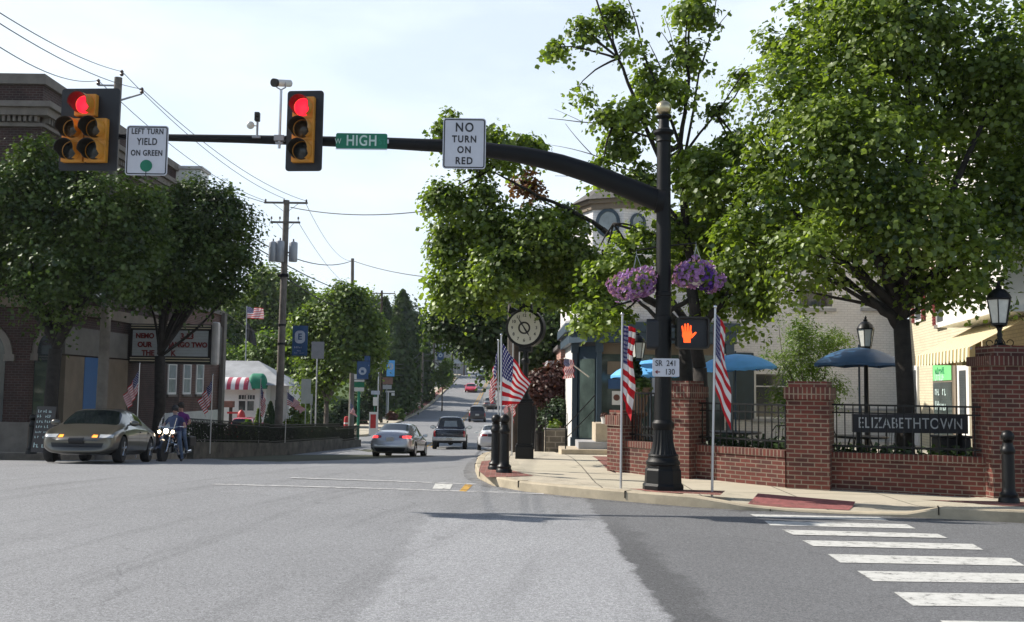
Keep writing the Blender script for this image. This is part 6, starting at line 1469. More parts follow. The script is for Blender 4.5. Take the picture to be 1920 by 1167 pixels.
T, bvh, w, h, zs = suv('dark grey estate SUV driving away behind the taupe saloon', pg, 4.7, 1.85, 1.72)
patch(T, bvh, 'tail_light', 'tail_red', [(w*.80, zs-.38), (w*.94, zs-.38), (w*.94, zs-.05), (w*.80, zs-.05)], -1, mirror=True, off=.01); patch(T, bvh, 'number_plate', 'plate', [(-.2, zs-.32), (.2, zs-.32), (.2, zs-.14), (-.2, zs-.14)], -1, off=.02, n=2)
patch(T, bvh, 'bumper', 'black_plastic', [(-w*.9, .36), (w*.9, .36), (w*.92, .60), (-w*.92, .60)], -1, off=.03); place_at(T, 896, 789, 110, R(2))
pp = paintmat('paint_midnight', (.030, .033, .048), .5, .25)
T, bvh, w, h, zs = suv('midnight blue pickup truck driving away in the middle of the street', pp, 5.6, 1.98, 1.88, cat='pickup', name='pickup_truck', gc=.50, pickup=True, wr=.42)
patch(T, bvh, 'tail_light', 'tail_red', [(w*.80, zs-.38), (w*.91, zs-.38), (w*.91, zs-.06), (w*.80, zs-.06)], -1, mirror=True, off=.012)
m = MB(); m.bb(-w*.95, w*.95, -h-.17, -h+.05, .52, .72); m.build('rear_bumper', M['chrome'], T, bevel=.02)
m = MB(); m.bb(-w*.95, w*.95, -h-.16, -h+.1, .44, .52); m.tube([(0, -h-.2, .46), (0, -h+.4, .46)], .05, 8); m.build('tow_bar', M['black_plastic'], T)
m = MB(); m.bb(-.17, .17, -h-.18, -h-.171, .545, .67); m.build('number_plate', M['plate'], T)
m = MB(); m.tube([(-w*.7, wy_ := -h+1.02, .42), (w*.7, wy_, .42)], .07, 8); m.sphere((.05, wy_, .40), .17, 12, 8); m.build('rear_axle', M['black_plastic'], T)
patch(T, bvh, 'rear_daylight_patch', 'pale_glass', [(-w*.40, zs+.16), (w*.40, zs+.16), (w*.36, zs+.50), (-w*.36, zs+.50)], -1, off=.006); patch(T, bvh, 'tailgate_panel', pp, [(-w*.70, zs-.48), (w*.70, zs-.48), (w*.72, zs-.08), (-w*.72, zs-.08)], -1, off=.02); place_at(T, 847, 836, 61, R(2))  # pale patch on the rear glass paints in daylight seen through the cab
p1_ = paintmat('paint_teal', (.09, .12, .14), .4, .3)
T, bvh, w, h, zs = suv('grey green SUV coming downhill behind the red sports car', p1_, 4.8, 1.95, 1.75)
patch(T, bvh, 'grille', 'black_plastic', [(-w*.85, .45), (w*.85, .45), (w*.85, zs-.28), (-w*.85, zs-.28)], 1); place_at(T, 905, 709, 186, R(180))
p2_ = paintmat('paint_blue', (.03, .05, .12), .4, .3)
T, bvh, w, h, zs = suv('blue pickup truck parked far uphill behind the grey green SUV', p2_, 5.6, 2.1, 1.95, name='pickup_truck', cat='pickup', gc=.45, pickup=True, wr=.42, group=None); patch(T, bvh, 'bumper', 'chrome', [(-w*.85, .42), (w*.85, .42), (w*.85, .6), (-w*.85, .6)], 1, off=.04); place_at(T, 917, 697, 222, R(184))
T, bvh, w, h, zs = suv('small maroon and white hatchback parked by the snack bar', pr_, 3.8, 1.7, 1.5, name='parked_car', cat='car', gc=.25, wr=.3, group=None, roofrack=False)
m = MB(); m.bb(-w*.8, w*.8, -h-.04, -h+.06, .35, .5); m.build('bumper', M['chrome'], T, bevel=.02); patch(T, bvh, 'number_plate', 'plate', [(-.2, .5), (.2, .5), (.2, .65), (-.2, .65)], -1, off=.02, n=2); place_at(T, 465, 800, 69, R(5))
T, bvh, w, h = sedan('dark saloon parked far uphill at the right kerb behind the flags', pg, 4.6, 1.8, 1.42, 'parked_car'); place_at(T, 948, 700, 205, R(2))
T, bvh, w, h = sedan('light grey saloon at the brow of the hill', ps, 4.6, 1.8, 1.42, 'moving_car', group='vehicles on the main street'); place_at(T, 913, 688, 285, R(180))

# ---------------------------------------------------------------- motorcycle with two riders
MD = 30.6; mx = XP(330, MD); mzg = gz(MD, mx)
MC = thing('motorcycle', 'touring motorcycle with windscreen and three lit headlamps beside the tan saloon', 'motorcycle', (mx, MD, mzg), R(178))
def mwheel(y, r):
    m = MB(); m.lathe([(r*.74, -.055), (r*.9, -.065), (r, -.03), (r, .03), (r*.9, .065), (r*.74, .055)], 26, (0, y, r), axis='X'); t = m.build('wheel', M['rubber'], MC, smooth=40)
    m = MB(); m.lathe([(r*.70, -.03), (r*.76, -.04), (r*.76, .04), (r*.70, .03)], 26, (0, y, r), axis='X'); m.tube([(-.06, y, r), (.06, y, r)], .05, 10)
    for i in range(10): a = math.pi*i/5; m.tube([(0, y, r), (0, y+r*.72*math.cos(a), r+r*.72*math.sin(a))], .008, 4)
    m.build('rim', M['chrome'], t, smooth=40)
mwheel(.82, .33); mwheel(-.78, .32)
m = MB()
for x in (-.10, .10): m.tube([(x, .82, .33), (x*1.15, .48, .98)], .026, 8)
m.build('fork', M['chrome'], MC, smooth=40)
m = MB(); n = 12
m.grid(lambda u, v: Vector(((u-.5)*.16, .82+.385*math.cos(R(20+140*v)), .33+.385*math.sin(R(20+140*v))-.02*abs(u-.5)*4)), 4, n); m.grid(lambda u, v: Vector(((u-.5)*.20, -.78+.38*math.cos(R(10+150*v)), .32+.40*math.sin(R(10+150*v)))), 4, n); m.build('mudguard', M['paint_midnight'], MC, smooth=1)
m = MB(); m.sphere((0, .14, .80), .24, 16, 10, (.62, 1.15, .55)); m.build('fuel_tank', M['paint_midnight'], MC, smooth=1)
m = MB(); m.box((0, .02, .42), (.26, .5, .26)); m.lathe([(.10, -.22), (.12, -.2), (.12, .2), (.10, .22)], 14, (0, .12, .48), axis='X'); m.tube([(0, .05, .45), (.02, .22, .70)], .085, 10); m.tube([(0, .02, .45), (.02, -.14, .70)], .085, 10); m.build('engine', M['chrome'], MC, smooth=40)
m = MB(); m.tube([(.16, .25, .42), (.20, .1, .24), (.21, -.9, .26)], .045, 10); m.tube([(-.16, .25, .42), (-.20, .1, .24), (-.21, -.9, .26)], .045, 10); m.build('exhaust', M['chrome'], MC, smooth=40)
m = MB(); m.box((0, -.22, .72), (.32, .5, .12)); m.box((0, -.62, .80), (.28, .36, .12)); m.build('seat', M['black_plastic'], MC, bevel=.04)
for s in (-1, 1): m = MB(); m.box((s*.27, -.72, .56), (.18, .52, .30)); m.build('saddlebag', M['black_plastic'], MC, bevel=.04)
m = MB(); m.tube([(-.40, .12, 1.02), (-.30, .34, 1.05), (0, .42, 1.0), (.30, .34, 1.05), (.40, .12, 1.02)], .016, 8); m.build('handlebar', M['chrome'], MC, smooth=40)
for x, z, r in ((0, .92, .085), (-.20, .90, .055), (.20, .90, .055)):
    m = MB(); m.lathe([(r*.5, -.09), (r, -.02), (r, .0)], 16, (x, .62, z), axis='Y'); m.M = None; f = m.build('headlight', M['chrome'], MC, smooth=40)
    m = MB(); m.sphere((x, .625, z), r*.9, 14, 8, (1, .35, 1)); m.build('lens', M['head_lamp_lit'], f, smooth=1)
for x in (-.20, .20): m = MB(); m.sphere((x, .60, .76), .035, 10, 6); m.build('indicator', M['amber_off'], MC, smooth=1)
m = MB(); m.grid(lambda u, v: Vector(((u-.5)*.56*(1-.25*v*v), .60-.22*v-.35*(u-.5)**2, .98+.48*v)), 10, 8); m.build('windscreen', M['screen_glass'], MC, smooth=1)
m = MB(); m.tube([(-.2, .56, .98), (-.22, .40, 1.30)], .008, 5); m.tube([(.2, .56, .98), (.22, .40, 1.30)], .008, 5); m.build('screen_bracket', M['chrome'], MC)
# people: one skinned body each
def person(label, J, E, rad, mats_, fm, loc, rz, head, hairm, parts=None):
    T = None; me = bpy.data.meshes.new('p'); names = list(J); idx = {n: i for i, n in enumerate(names)}
    me.from_pydata([J[n] for n in names], [(idx[a], idx[b]) for a, b in E], []); ob = bpy.data.objects.new('tmp', me); COL.objects.link(ob)
    sk = ob.modifiers.new('k', 'SKIN'); sk.use_smooth_shade = True
    for n in names:
        v = me.skin_vertices[0].data[idx[n]]; r = rad[n]; v.radius = r if isinstance(r, tuple) else (r, r)
    me.skin_vertices[0].data[idx['pelvis']].use_root = True
    s = ob.modifiers.new('s', 'SUBSURF'); s.levels = 2; s.render_levels = 2
    bpy.context.view_layer.update(); full = bpy.data.meshes.new_from_object(ob.evaluated_get(bpy.context.evaluated_depsgraph_get())); bpy.data.objects.remove(ob)
    full.materials.clear()
    for q in mats_: full.materials.append(M[q])
    full.polygons.foreach_set('material_index', [fm(p.center) for p in full.polygons]); full.polygons.foreach_set('use_smooth', [True]*len(full.polygons))
    o = bpy.data.objects.new('person', full); COL.objects.link(o); o.location = loc; o.rotation_euler = (0, 0, rz); tag(o, label, 'person', 'riders on the motorcycle')
    hx, hy, hz2 = head
    m = MB()
    def hf(u, v):
        a = 2*math.pi*u; b = math.pi*(.0+.66*v); r = .118; p = Vector((r*.86*math.sin(b)*math.cos(a), r*1.05*math.sin(b)*math.sin(a), r*1.12*math.cos(b)))
        if p.y > .05 and p.z < .02: p *= .84
        return Vector((hx, hy-.008, hz2+.035))+p
    m.grid(hf, 20, 12); m.build(hairm[0], M[hairm[1]], o, smooth=1)
    m = MB()
    for s in (-1, 1): m.sphere((hx+s*.034, hy+.093, hz2+.012), .013, 8, 6); 
    m.build('eyes', M['sign_black'], o); m = MB(); m.add([(hx-.014, hy+.095, hz2-.03), (hx+.014, hy+.095, hz2-.03), (hx, hy+.125, hz2-.028), (hx, hy+.10, hz2+.012)], [(0, 1, 2), (0, 2, 3), (1, 3, 2), (0, 3, 1)]); m.build('nose', M['skin'], o)
    m = MB(); m.box((hx, hy+.094, hz2-.055), (.045, .008, .010)); m.build('mouth', M['letter_red'], o)
    m = MB()
    for s in (-1, 1): m.sphere((hx+s*.083, hy, hz2-.005), .026, 8, 6, (.35, .7, 1))
    m.build('ears', M['skin'], o)
    return o
def rider(y0, z0, label, shirt, hairm, arms, foot, lean=.06):
    hd = (0, y0+lean+.06, z0+.74)
    J = {'pelvis': (0, y0, z0+.06), 'belly': (0, y0+lean*.2, z0+.20), 'chest': (0, y0+lean*.7, z0+.42), 'neck': (0, y0+lean, z0+.57), 'jaw': (0, y0+lean+.05, z0+.67), 'head': hd, 'crown': (0, y0+lean+.05, z0+.83)}
    E = [('pelvis', 'belly'), ('belly', 'chest'), ('chest', 'neck'), ('neck', 'jaw'), ('jaw', 'head'), ('head', 'crown')]
    rad = {'pelvis': (.17, .13), 'belly': (.16, .12), 'chest': (.18, .12), 'neck': .058, 'jaw': (.062, .07), 'head': (.078, .092), 'crown': (.05, .055)}
    for s, n in ((-1, 'l'), (1, 'r')):
        ax, ay, az = arms
        J.update({n+'sh': (s*.19, y0+lean*.8, z0+.48), n+'el': (s*.33, y0+(ay-y0)*.45, z0+.26), n+'wr': (s*(ax-.01), ay-.07, az+.02), n+'pm': (s*ax, ay, az+.01),
                  n+'hp': (s*.11, y0+.03, z0+.0), n+'kn': (s*.27, y0+.42, z0-.06), n+'an': (s*foot[0], y0+foot[1], foot[2]+.10), n+'to': (s*(foot[0]+.02), y0+foot[1]+.17, foot[2]+.045)})
        E += [('chest', n+'sh'), (n+'sh', n+'el'), (n+'el', n+'wr'), (n+'wr', n+'pm'), ('pelvis', n+'hp'), (n+'hp', n+'kn'), (n+'kn', n+'an'), (n+'an', n+'to')]
        rad.update({n+'sh': .066, n+'el': .044, n+'wr': .028, n+'pm': (.034, .020), n+'hp': .098, n+'kn': .068, n+'an': .042, n+'to': (.045, .032)})
        for i in range(4):
            f = n+'f%d' % i; fx = s*ax+(i-1.5)*.018; J[f+'a'] = (fx, ay+.05, az+.018); J[f+'b'] = (fx, ay+.062-.004*i, az-.018); E += [(n+'pm', f+'a'), (f+'a', f+'b')]; rad[f+'a'] = .010; rad[f+'b'] = .008
        f = n+'th'; J[f] = (s*(ax-.035), ay+.02, az-.02); E.append((n+'pm', f)); rad[f] = .010
    def fm(c):
        if c.z > z0+.60: return 0
        el = abs(c.x) > .24 and c.z < z0+.40 and c.z > z0+.02 and c.y > y0-.1
        if c.z < foot[2]+.10: return 3
        if c.z < z0+.12 and not (abs(c.x) > .24 and c.y > y0+.5 and c.z > z0+.02): return 2
        if abs(c.x) > .27 and c.z < z0+.38: return 0
        return 1
    return person(label, J, E, rad, ['skin', shirt, 'denim', 'black_plastic'], fm, (mx, MD, mzg), R(178), hd, hairm)
rider(-.16, .78, 'rider in a dark blue shirt and jeans gripping the handlebar behind the windscreen', 'navy_cloth', ('helmet', 'black_plastic'), (.38, .14, 1.02), (.34, .30, 0.0))
rider(-.56, .86, 'pillion passenger in a purple shirt seated behind the rider', 'purple_cloth', ('hair', 'hair'), (.16, -.28, 1.05), (.30, .22, .22), lean=-.02)
# ================================================================ utility poles, banners, wires
def upole(label, px0, pyt, pxt, D, r=.16, mt='wood_pole', base=None, name='utility_pole', group='wooden utility poles', X=None):
    x = XP(px0, D) if X is None else X; b = Vector((x, D, gz(D, x)+.1)); T = thing(name, label, 'utility pole', b, group=group); t = P(pxt, pyt, D)-b
    m = MB(); m.tube([(0, 0, -.2), t*.5, t], [r, r*.85, r*.70], 12); m.build('pole', M[mt], T, smooth=40); return T, t
def crossarm(T, z, w, ins=(-1, 1), x=0., up=.22, mt='wood_pole', th=.09):
    m = MB(); m.bb(x-w/2, x+w/2, -.18, -.09, z-th/2, z+th/2); m.tube([(x-w*.3, -.14, z-.02), (x, -.1, z-.5)], .012, 5); m.tube([(x+w*.3, -.14, z-.02), (x, -.1, z-.5)], .012, 5); a = m.build('crossarm', M[mt], T)
    for u in ins: m = MB(); m.tube([(x+u*w/2*.94, -.135, z), (x+u*w/2*.94, -.135, z+up)], .014, 5); m.lathe([(.03, 0), (.055, .03), (.03, .06), (.05, .09), (.02, .13)], 8, (x+u*w/2*.94, -.135, z+up-.1)); m.build('insulator', M['insulator'], a)
PA, ta = upole('weathered utility pole rising through the crown of the left street tree', 192, 146, 222, 31, .17)
m = MB(); m.tube([(ta.x, 0, ta.z-.75), (ta.x+.75, 0, ta.z-.5)], .03, 6); m.tube([(ta.x-.1, 0, ta.z-.25), (ta.x-.62, 0, ta.z-.25)], .03, 6); a_ = m.build('bracket', M['grey_metal'], PA)
for x, z in ((.75, -.5), (-.62, -.25), (.10, .05)): m = MB(); m.lathe([(.03, 0), (.07, .05), (.04, .10), (.06, .15), (.02, .2)], 8, (ta.x+x, 0, ta.z+z)); m.build('insulator', M['insulator'], a_)
PB, tb_ = upole('tall utility pole with two crossarms, three grey transformers and a blue banner', 525, 376, 537.5, 49, .20)
kB = FPX/49
def zB(py): return P(537, py, 49).z-PB.location.z
def xB(py): t = zB(py)/tb_.z; return tb_.x*t
crossarm(PB, zB(381.5), 82/kB, (-1, -.1, 1), tb_.x, .15); crossarm(PB, zB(418), 56/kB, (-1, -.4, .92), tb_.x, .25)
for dx, pt, pb in ((-20, 456, 492), (-7, 454, 493), (18, 456, 492)):
    m = MB(); z1, z0 = zB(pt), zB(pb); m.lathe([(.19, z0), (.21, z0+.03), (.21, z1-.05), (.19, z1), (.05, z1+.04)], 16, (xB(470)+dx/kB, -.25, 0)); o = m.build('transformer', M['trans_grey'], PB, smooth=40)
    m = MB(); m.lathe([(.03, z1), (.05, z1+.06), (.03, z1+.1), (.04, z1+.16)], 8, (xB(470)+dx/kB, -.25, 0)); m.tube([(xB(470)+dx/kB, -.05, (z0+z1)/2), (xB(470), 0, (z0+z1)/2)], .04, 6); m.build('bushing', M['insulator'], o)
m = MB()
for py in (516, 610, 645): m.lathe([(.20, zB(py)-.05), (.20, zB(py)+.05)], 12, (xB(py), 0, 0))
m.box((xB(520), -.1, zB(518)), (.5, .2, .12)); m.build('pole_band', M['black_iron'], PB)
def banner(label, px0, px1, py0, py1, D, mt='banner_blue', lite=0, bracket=None, logo='oval', group='blue street banners'):
    k = FPX/D; c = P((px0+px1)/2, (py0+py1)/2, D); w, h = (px1-px0)/k, (py1-py0)/k; T = thing('street_banner', label, 'banner', c, group=group)
    m = MB(); m.grid(lambda u, v: Vector(((u-.5)*w, .03*math.sin(u*5+v*2), (v-.5)*h)), 10, 10); m.build('cloth', M[mt], T, smooth=1)
    m = MB()
    for z in (h/2+.03, -h/2-.03): m.tube([(-w/2-.25*(1 if bracket != 'r' else 0)-.02, 0, z), (w/2+.05+(.25 if bracket == 'r' else 0), 0, z)], .018, 6)
    m.build('bracket', M['black_iron'], T)
    m = MB(); r = w*.33
    if logo == 'oval': m.prism(rrect(r*2, r*2.5, r*.8, 6, 0, h*.12), -.045, -.04)
    else: m.lathe([(r, -.045), (r, -.04)], 20, (0, 0, -h*.05), axis='Y')
    m.build('emblem', M['banner_light'], T)
    if logo == 'oval': text('E', r*1.7, M[mt], T, (-.0, -.05, h*.12), bold=.01)
    else: m = MB(); m.prism([(-r*.45, -h*.05-r*.4), (r*.45, -h*.05-r*.4), (r*.3, -h*.05+r*.1), (r*.1, -h*.05+r*.5), (-.02, -h*.05+r*.1), (-r*.3, -h*.05+r*.4)], -.052, -.047); m.build('emblem_mark', M[mt], T)
    if h*k > 50:
        m = MB(); scribble(m, -w*.34, w*.34, -h*.26, .10, -.045, 1, 5); scribble(m, -w*.16, w*.16, -h*.36, .08, -.045, 1, 6); scribble(m, -w*.36, w*.36, -h*.43, .05, -.045, 2, 7); m.build('lettering', M['banner_light'], T)
    return T
banner('blue banner with a pale oval E emblem on the big utility pole', 548, 577, 611, 667, 48.7)
banner('navy banner with a round white emblem over the white and green shop sign', 669, 691, 678, 711, 64, logo='round')
banner('navy banner narrow and edge on behind the round emblem banner', 683, 694, 668, 700, 64.6, logo='round')
banner('bright blue banner beside the pale grey sign back', 725, 740, 676, 706, 98, 'umbrella_blue')
banner('small blue banner far uphill over the pavement', 820, 832, 655, 676, 150, logo='round')
def lamp_arm(T, z, dx, mt='alu'):
    m = MB(); m.tube([(0, 0, z-1.1), (dx*.5, 0, z-.2), (dx, 0, z)], .04, 6); a = m.build('lamp_arm', M['grey_metal'], T); m = MB(); m.sphere((dx-.35, 0, z-.02), .55, 12, 8, (1, .4, .22)); m.build('lamp_head', M['cream_metal'], a, smooth=1)
fps = [('dark utility pole behind the pale grey sign back, with a street lamp arm', 717, 545, 716, 100, 'dark_wood_pole'), ('slim grey pole beside the kerb before the far bend', 792, 598, 795, 131, 'wood_pole'),
       ('dark pole next to the small blue banner', 813, 600, 815, 148, 'dark_wood_pole'), ('dark pole uphill beside the pale turquoise board', 848, 615, 849, 172, 'dark_wood_pole'), ('dark pole near the brow of the hill', 870, 630, 871, 200, 'dark_wood_pole'),
       ('farthest dark pole by the brow of the hill', 879, 645, 880, 232, 'dark_wood_pole'), ('grey pole top standing above the trees right of the transformers', 662, 485, 661, 84, 'wood_pole'), ('wooden post at the end of the iron railing', 661, 700, 660, 63.2, 'wood_pole'),
       ('tan wooden pole rising behind the street clock', 957, 500, 957, 44, 'wood_pole'), ('dark pole in front of the clock pedestal, near the kerb', 969, 640, 968, 32, 'dark_wood_pole')]
poles = []
for lb, p0, yt, pt_, D, mt in fps: poles.append(upole(lb, p0, yt, pt_, D, {63.2: .2, 84: .19, 44: .13}.get(D, .15), mt))
lamp_arm(poles[0][0], poles[0][1].z-3.2, -1.0); 
crossarm(poles[0][0], poles[0][1].z-.3, 2.2, mt='dark_wood_pole'); crossarm(poles[3][0], poles[3][1].z-.4, 2.4, mt='dark_wood_pole'); crossarm(poles[2][0], poles[2][1].z-.6, 2.2, mt='dark_wood_pole')
def wire(label, a, b, sag, r=.012, n=14):
    a, b = Vector(a), Vector(b); T_ = MB(); T_.tube([a.lerp(b, i/n)-Vector((0, 0, 4*sag*(i/n)*(1-i/n))) for i in range(n+1)], r, 5)
    o = T_.build('overhead_wire', M['wire'], None, smooth=1, loc=tuple(a)); tag(o, label, 'wire', 'overhead wires'); return o
A0 = PA.location+ta
wire('uppermost wire running in from the top left corner', P(-20, 12, 16), A0+Vector((.10, 0, .2)), .15, .010)
wire('second wire running in from the top left corner', P(-20, 32, 16), A0+Vector((.75, 0, -.35)), .2, .010)
wire('third wire from the left edge to the pole behind the five lamp light', P(-20, 76, 16), A0+Vector((-.62, 0, -.1)), .25, .010)
Bt = PB.location+Vector((tb_.x, 0, zB(378)))
wire('wire from the left pole to the left end of the upper crossarm', A0+Vector((-.62, 0, -.1)), Bt+Vector((-40/kB, -.13, 0)), .5)
wire('wire from the left pole to the middle of the upper crossarm', A0+Vector((.10, 0, .2)), Bt+Vector((-2/kB, -.13, .1)), .5)
wire('wire from the left pole to the right end of the upper crossarm', A0+Vector((.75, 0, -.35)), Bt+Vector((40/kB, -.13, 0)), .5)
wire('wire crossing the street from the upper crossarm into the maple', P(545, 389, 48.9), P(850, 388, 40), .35, .022)
wire('wire crossing from behind the left tree to the upper crossarm', P(360, 325, 44), P(500, 381, 48.9), .1, .016)
C0 = P(661, 489, 84)
wire('thick cable from the left tree past the transformers to the bare pole top', P(440, 425, 43), C0, .9, .03); wire('thick cable from the bare pole top into the maple', C0, P(860, 524, 60), .3, .028)
wire('lower cable from the left tree down behind the young trees', P(440, 440, 43), P(716, 560, 100), .7, .03)
wire('lowest cable from the big pole down behind the young trees', P(530, 516, 49), P(716, 566, 100), 1.2, .035)
wire('thin wire from the big pole to the bare pole top', P(573, 381, 49), C0, .8, .012); wire('thin wire falling from the lower crossarm behind the trees', P(560, 418, 49), P(660, 540, 84), .5, .012)
wire('thin service wire from the theatre corner to the big pole', P(415, 580, 52), P(530, 640, 49.3), .25, .012)
for i, (y0, y1, y2, y3) in enumerate(((681, 660, 652, 668), (686, 670, 656, 672), (700, 682, 668, 676))):
    q = ['upper', 'middle', 'lower'][i]
    wire(q+' cable between the dark pole and the slim grey pole', P(717, y0-5, 100), P(794, y1-6, 131), 1.1, .035); wire(q+' cable from the slim grey pole uphill', P(794, y1-6, 131), P(848, y2-6, 172), .5, .035); wire(q+' cable between the far uphill poles', P(849, y2-6, 172), P(871, y2-4, 200), .8, .03)

# ================================================================ trees
def B(px, py, r, D, w=None, dd=0., sq=1.):
    k = FPX/D; rr = r/k; return (P(px, py, D+dd), (rr, rr, rr*sq), w if w is not None else rr**2.2)
def base_at(px, D, dz=.1): x = XP(px, D); return Vector((x, D, gz(D, x)+dz))
# left street trees
D = 29.2
tree('street_tree', 'dense dark green street tree under the five lamp traffic light', base_at(103, D), P(104, 655, D), .20,
     [B(*b, D, None, dd) for b, dd in (((60, 400, 105), 0), ((180, 430, 115), .5), ((110, 335, 75), .8), ((25, 330, 60), -.5), ((252, 430, 70), 0), ((222, 500, 62), -.6), ((105, 510, 90), -1.), ((15, 470, 80), .4), ((-60, 420, 120), 0), ((185, 370, 60), -.8), ((280, 372, 36), .3), ((60, 300, 35), .2), ((150, 320, 30), .6), ((250, 350, 35), 0), ((75, 275, 26), 0))],
     M['leaf_zelkova'], M['bark'], 1300, 36, .105, .27, 'quad', shell=.40, twigs=60, flat=.4, group='street trees on the left pavement')
D = 36.0
tree('street_tree', 'dark rounded street tree in front of the theatre marquee', base_at(300, D), P(300, 668, D), .20,
     [B(*b, D, None, dd) for b, dd in (((400, 420, 72), 0), ((335, 480, 85), -.5), ((430, 470, 52), .3), ((380, 520, 55), 0), ((300, 530, 50), .5), ((335, 395, 55), .6), ((405, 368, 36), 0), ((440, 530, 32), -.4), ((360, 345, 25), 0), ((265, 540, 34), .6), ((455, 410, 28), 0), ((318, 440, 50), .8), ((440, 380, 20), 0))],
     M['leaf_zelkova'], M['bark'], 950, 36, .115, .28, 'quad', shell=.40, twigs=60, flat=.4, group='street trees on the left pavement')
# big maple on the right
D = 17.9
def ex1(mb):
    for a, b, r0, r1 in (((1690, 620), (1632, 560), .10, .05), ((1632, 560), (1560, 500), .05, .03), ((1690, 580), (1760, 500), .08, .04), ((1690, 560), (1700, 300), .11, .04), ((1700, 300), (1690, 60), .04, .02), ((1690, 560), (1640, 380), .09, .03), ((1760, 500), (1840, 400), .04, .02)):
        limb(mb, P(a[0], a[1], D), P(b[0], b[1], D+rnd.uniform(-.6, .6)), r0, r1, 8, .05, 5)
tree('maple_tree', 'large leafy maple with a dark forked trunk behind the iron fence', Vector((XP(1696, D), D, .1)), P(1690, 600, D), .155,
     [B(*b, D, None, dd) for b, dd in (((1640, 110, 165), 0), ((1500, 190, 115), -.6), ((1790, 190, 150), .8), ((1440, 350, 85), 0), ((1560, 350, 120), 1.), ((1700, 380, 120), -1.), ((1850, 380, 125), .3), ((1395, 450, 60), -.3), ((1510, 470, 80), -1.), ((1800, 480, 85), -.8), ((1640, 455, 78), .8), ((1900, 120, 150), 0), ((1468, 95, 58), .4), ((1700, 0, 130), -.8), ((1560, 20, 90), .6), ((2020, 280, 190), 0), ((1480, 545, 32), -.3), ((1860, 545, 38), -.4), ((1550, 515, 36), 0), ((1740, 540, 40), -.3), ((1600, 250, 120), -1.2), ((1425, 245, 38), 0))],
     M['leaf_maple'], M['bark'], 1520, 46, .088, .21, 'maple', shell=.42, flat=.42, twigs=70, extra=ex1, group='maples along the corner')
# sparse maple behind the mast pole
D = 19.6
def ex2(mb):
    segs = [((1312, 690), (1296, 540), .13, .11), ((1296, 540), (1285, 420), .10, .085), ((1285, 420), (1275, 270), .085, .06), ((1275, 270), (1292, 150), .05, .03), ((1292, 150), (1300, -20), .03, .015), ((1275, 270), (1238, 300), .05, .05), ((1238, 300), (1195, 205), .05, .038), ((1195, 205), (1158, 108), .038, .028), ((1158, 108), (1115, -10), .028, .018),
            ((1158, 108), (1100, 65), .016, .008), ((1275, 275), (1208, 105), .035, .02), ((1208, 105), (1175, -10), .02, .01), ((1285, 285), (1310, 140), .03, .02), ((1310, 140), (1338, 40), .02, .012), ((1338, 40), (1345, -20), .012, .01), ((1338, 60), (1370, 20), .01, .006), ((1283, 290), (1345, 210), .03, .018), ((1345, 210), (1400, 130), .018, .01),
            ((1265, 100), (1240, 60), .012, .006), ((1265, 100), (1245, 30), .01, .005), ((1240, 130), (1216, 80), .012, .007), ((1270, 280), (1150, 235), .03, .014), ((1150, 235), (1028, 222), .014, .005), ((1090, 228), (1040, 205), .006, .003), ((1110, 290), (1060, 232), .010, .004), ((1180, 320), (1110, 290), .014, .010), ((1110, 290), (1030, 272), .009, .003),
            ((1180, 340), (1040, 330), .014, .004), ((1285, 430), (1190, 300), .04, .015), ((1312, 620), (1360, 560), .08, .06), ((1360, 560), (1400, 500), .06, .03), ((1400, 500), (1440, 430), .03, .02), ((1296, 560), (1235, 600), .05, .045), ((1235, 600), (1195, 562), .045, .03), ((1195, 562), (1110, 520), .03, .012), ((1290, 460), (1150, 420), .05, .02), ((1150, 420), (1120, 470), .02, .01)]
    for a, b, r0, r1 in segs: limb(mb, P(a[0], a[1], D), P(b[0], b[1], D), r0, r1, 7, .03, 4)
tree('maple_tree', 'thin open maple with bare upper branches behind the mast pole', Vector((XP(1318, D), D, .1)), P(1312, 690, D), .15,
     [B(*b, D, None, dd) for b, dd in (((1090, 45, 34), 0), ((1040, 88, 16), 0), ((1150, 25, 28), .4), ((1185, 85, 18), 0), ((1300, 10, 34), -.3), ((1288, 100, 32), 0), ((1222, 150, 32), .3), ((1185, 205, 36), 0), ((1262, 165, 34), -.4), ((1083, 165, 9), 0), ((1105, 195, 20), 0), ((1135, 215, 24), 0), ((1165, 265, 30), .4), ((1352, 205, 20), 0), ((1390, 150, 18), .5), ((1375, 275, 34), 0), ((1320, 330, 55), -.5), ((1195, 330, 40), 0), ((1130, 320, 22), 0), ((1340, 410, 80), .4), ((1300, 300, 44), .3), ((1420, 330, 40), .2), ((1235, 240, 14), 0), ((1245, 440, 30), 0), ((1275, 480, 50), .8), ((1390, 500, 60), 0), ((1420, 555, 40), -.3), ((1335, 560, 36), .3), ((1110, 595, 32), 0), ((1460, 440, 50), .6), ((1160, 590, 18), 0), ((1190, 485, 30), 0), ((1130, 500, 34), .3), ((1395, 610, 20), 0), ((1202, 432, 18), 0), ((1162, 452, 14), 0), ((1225, 380, 16), 0))],
     M['leaf_maple'], M['bark'], 740, 42, .094, .17, 'maple', shell=.5, flat=.45, hub=[P(a_[0], a_[1], 19.6) for a_ in ((1296, 540), (1285, 430), (1276, 280), (1345, 215), (1208, 120), (1195, 210), (1160, 110), (1292, 150), (1380, 530), (1150, 420), (1195, 562), (1150, 235))], twigs=60, extra=ex2, group='maples along the corner', limbs=0)
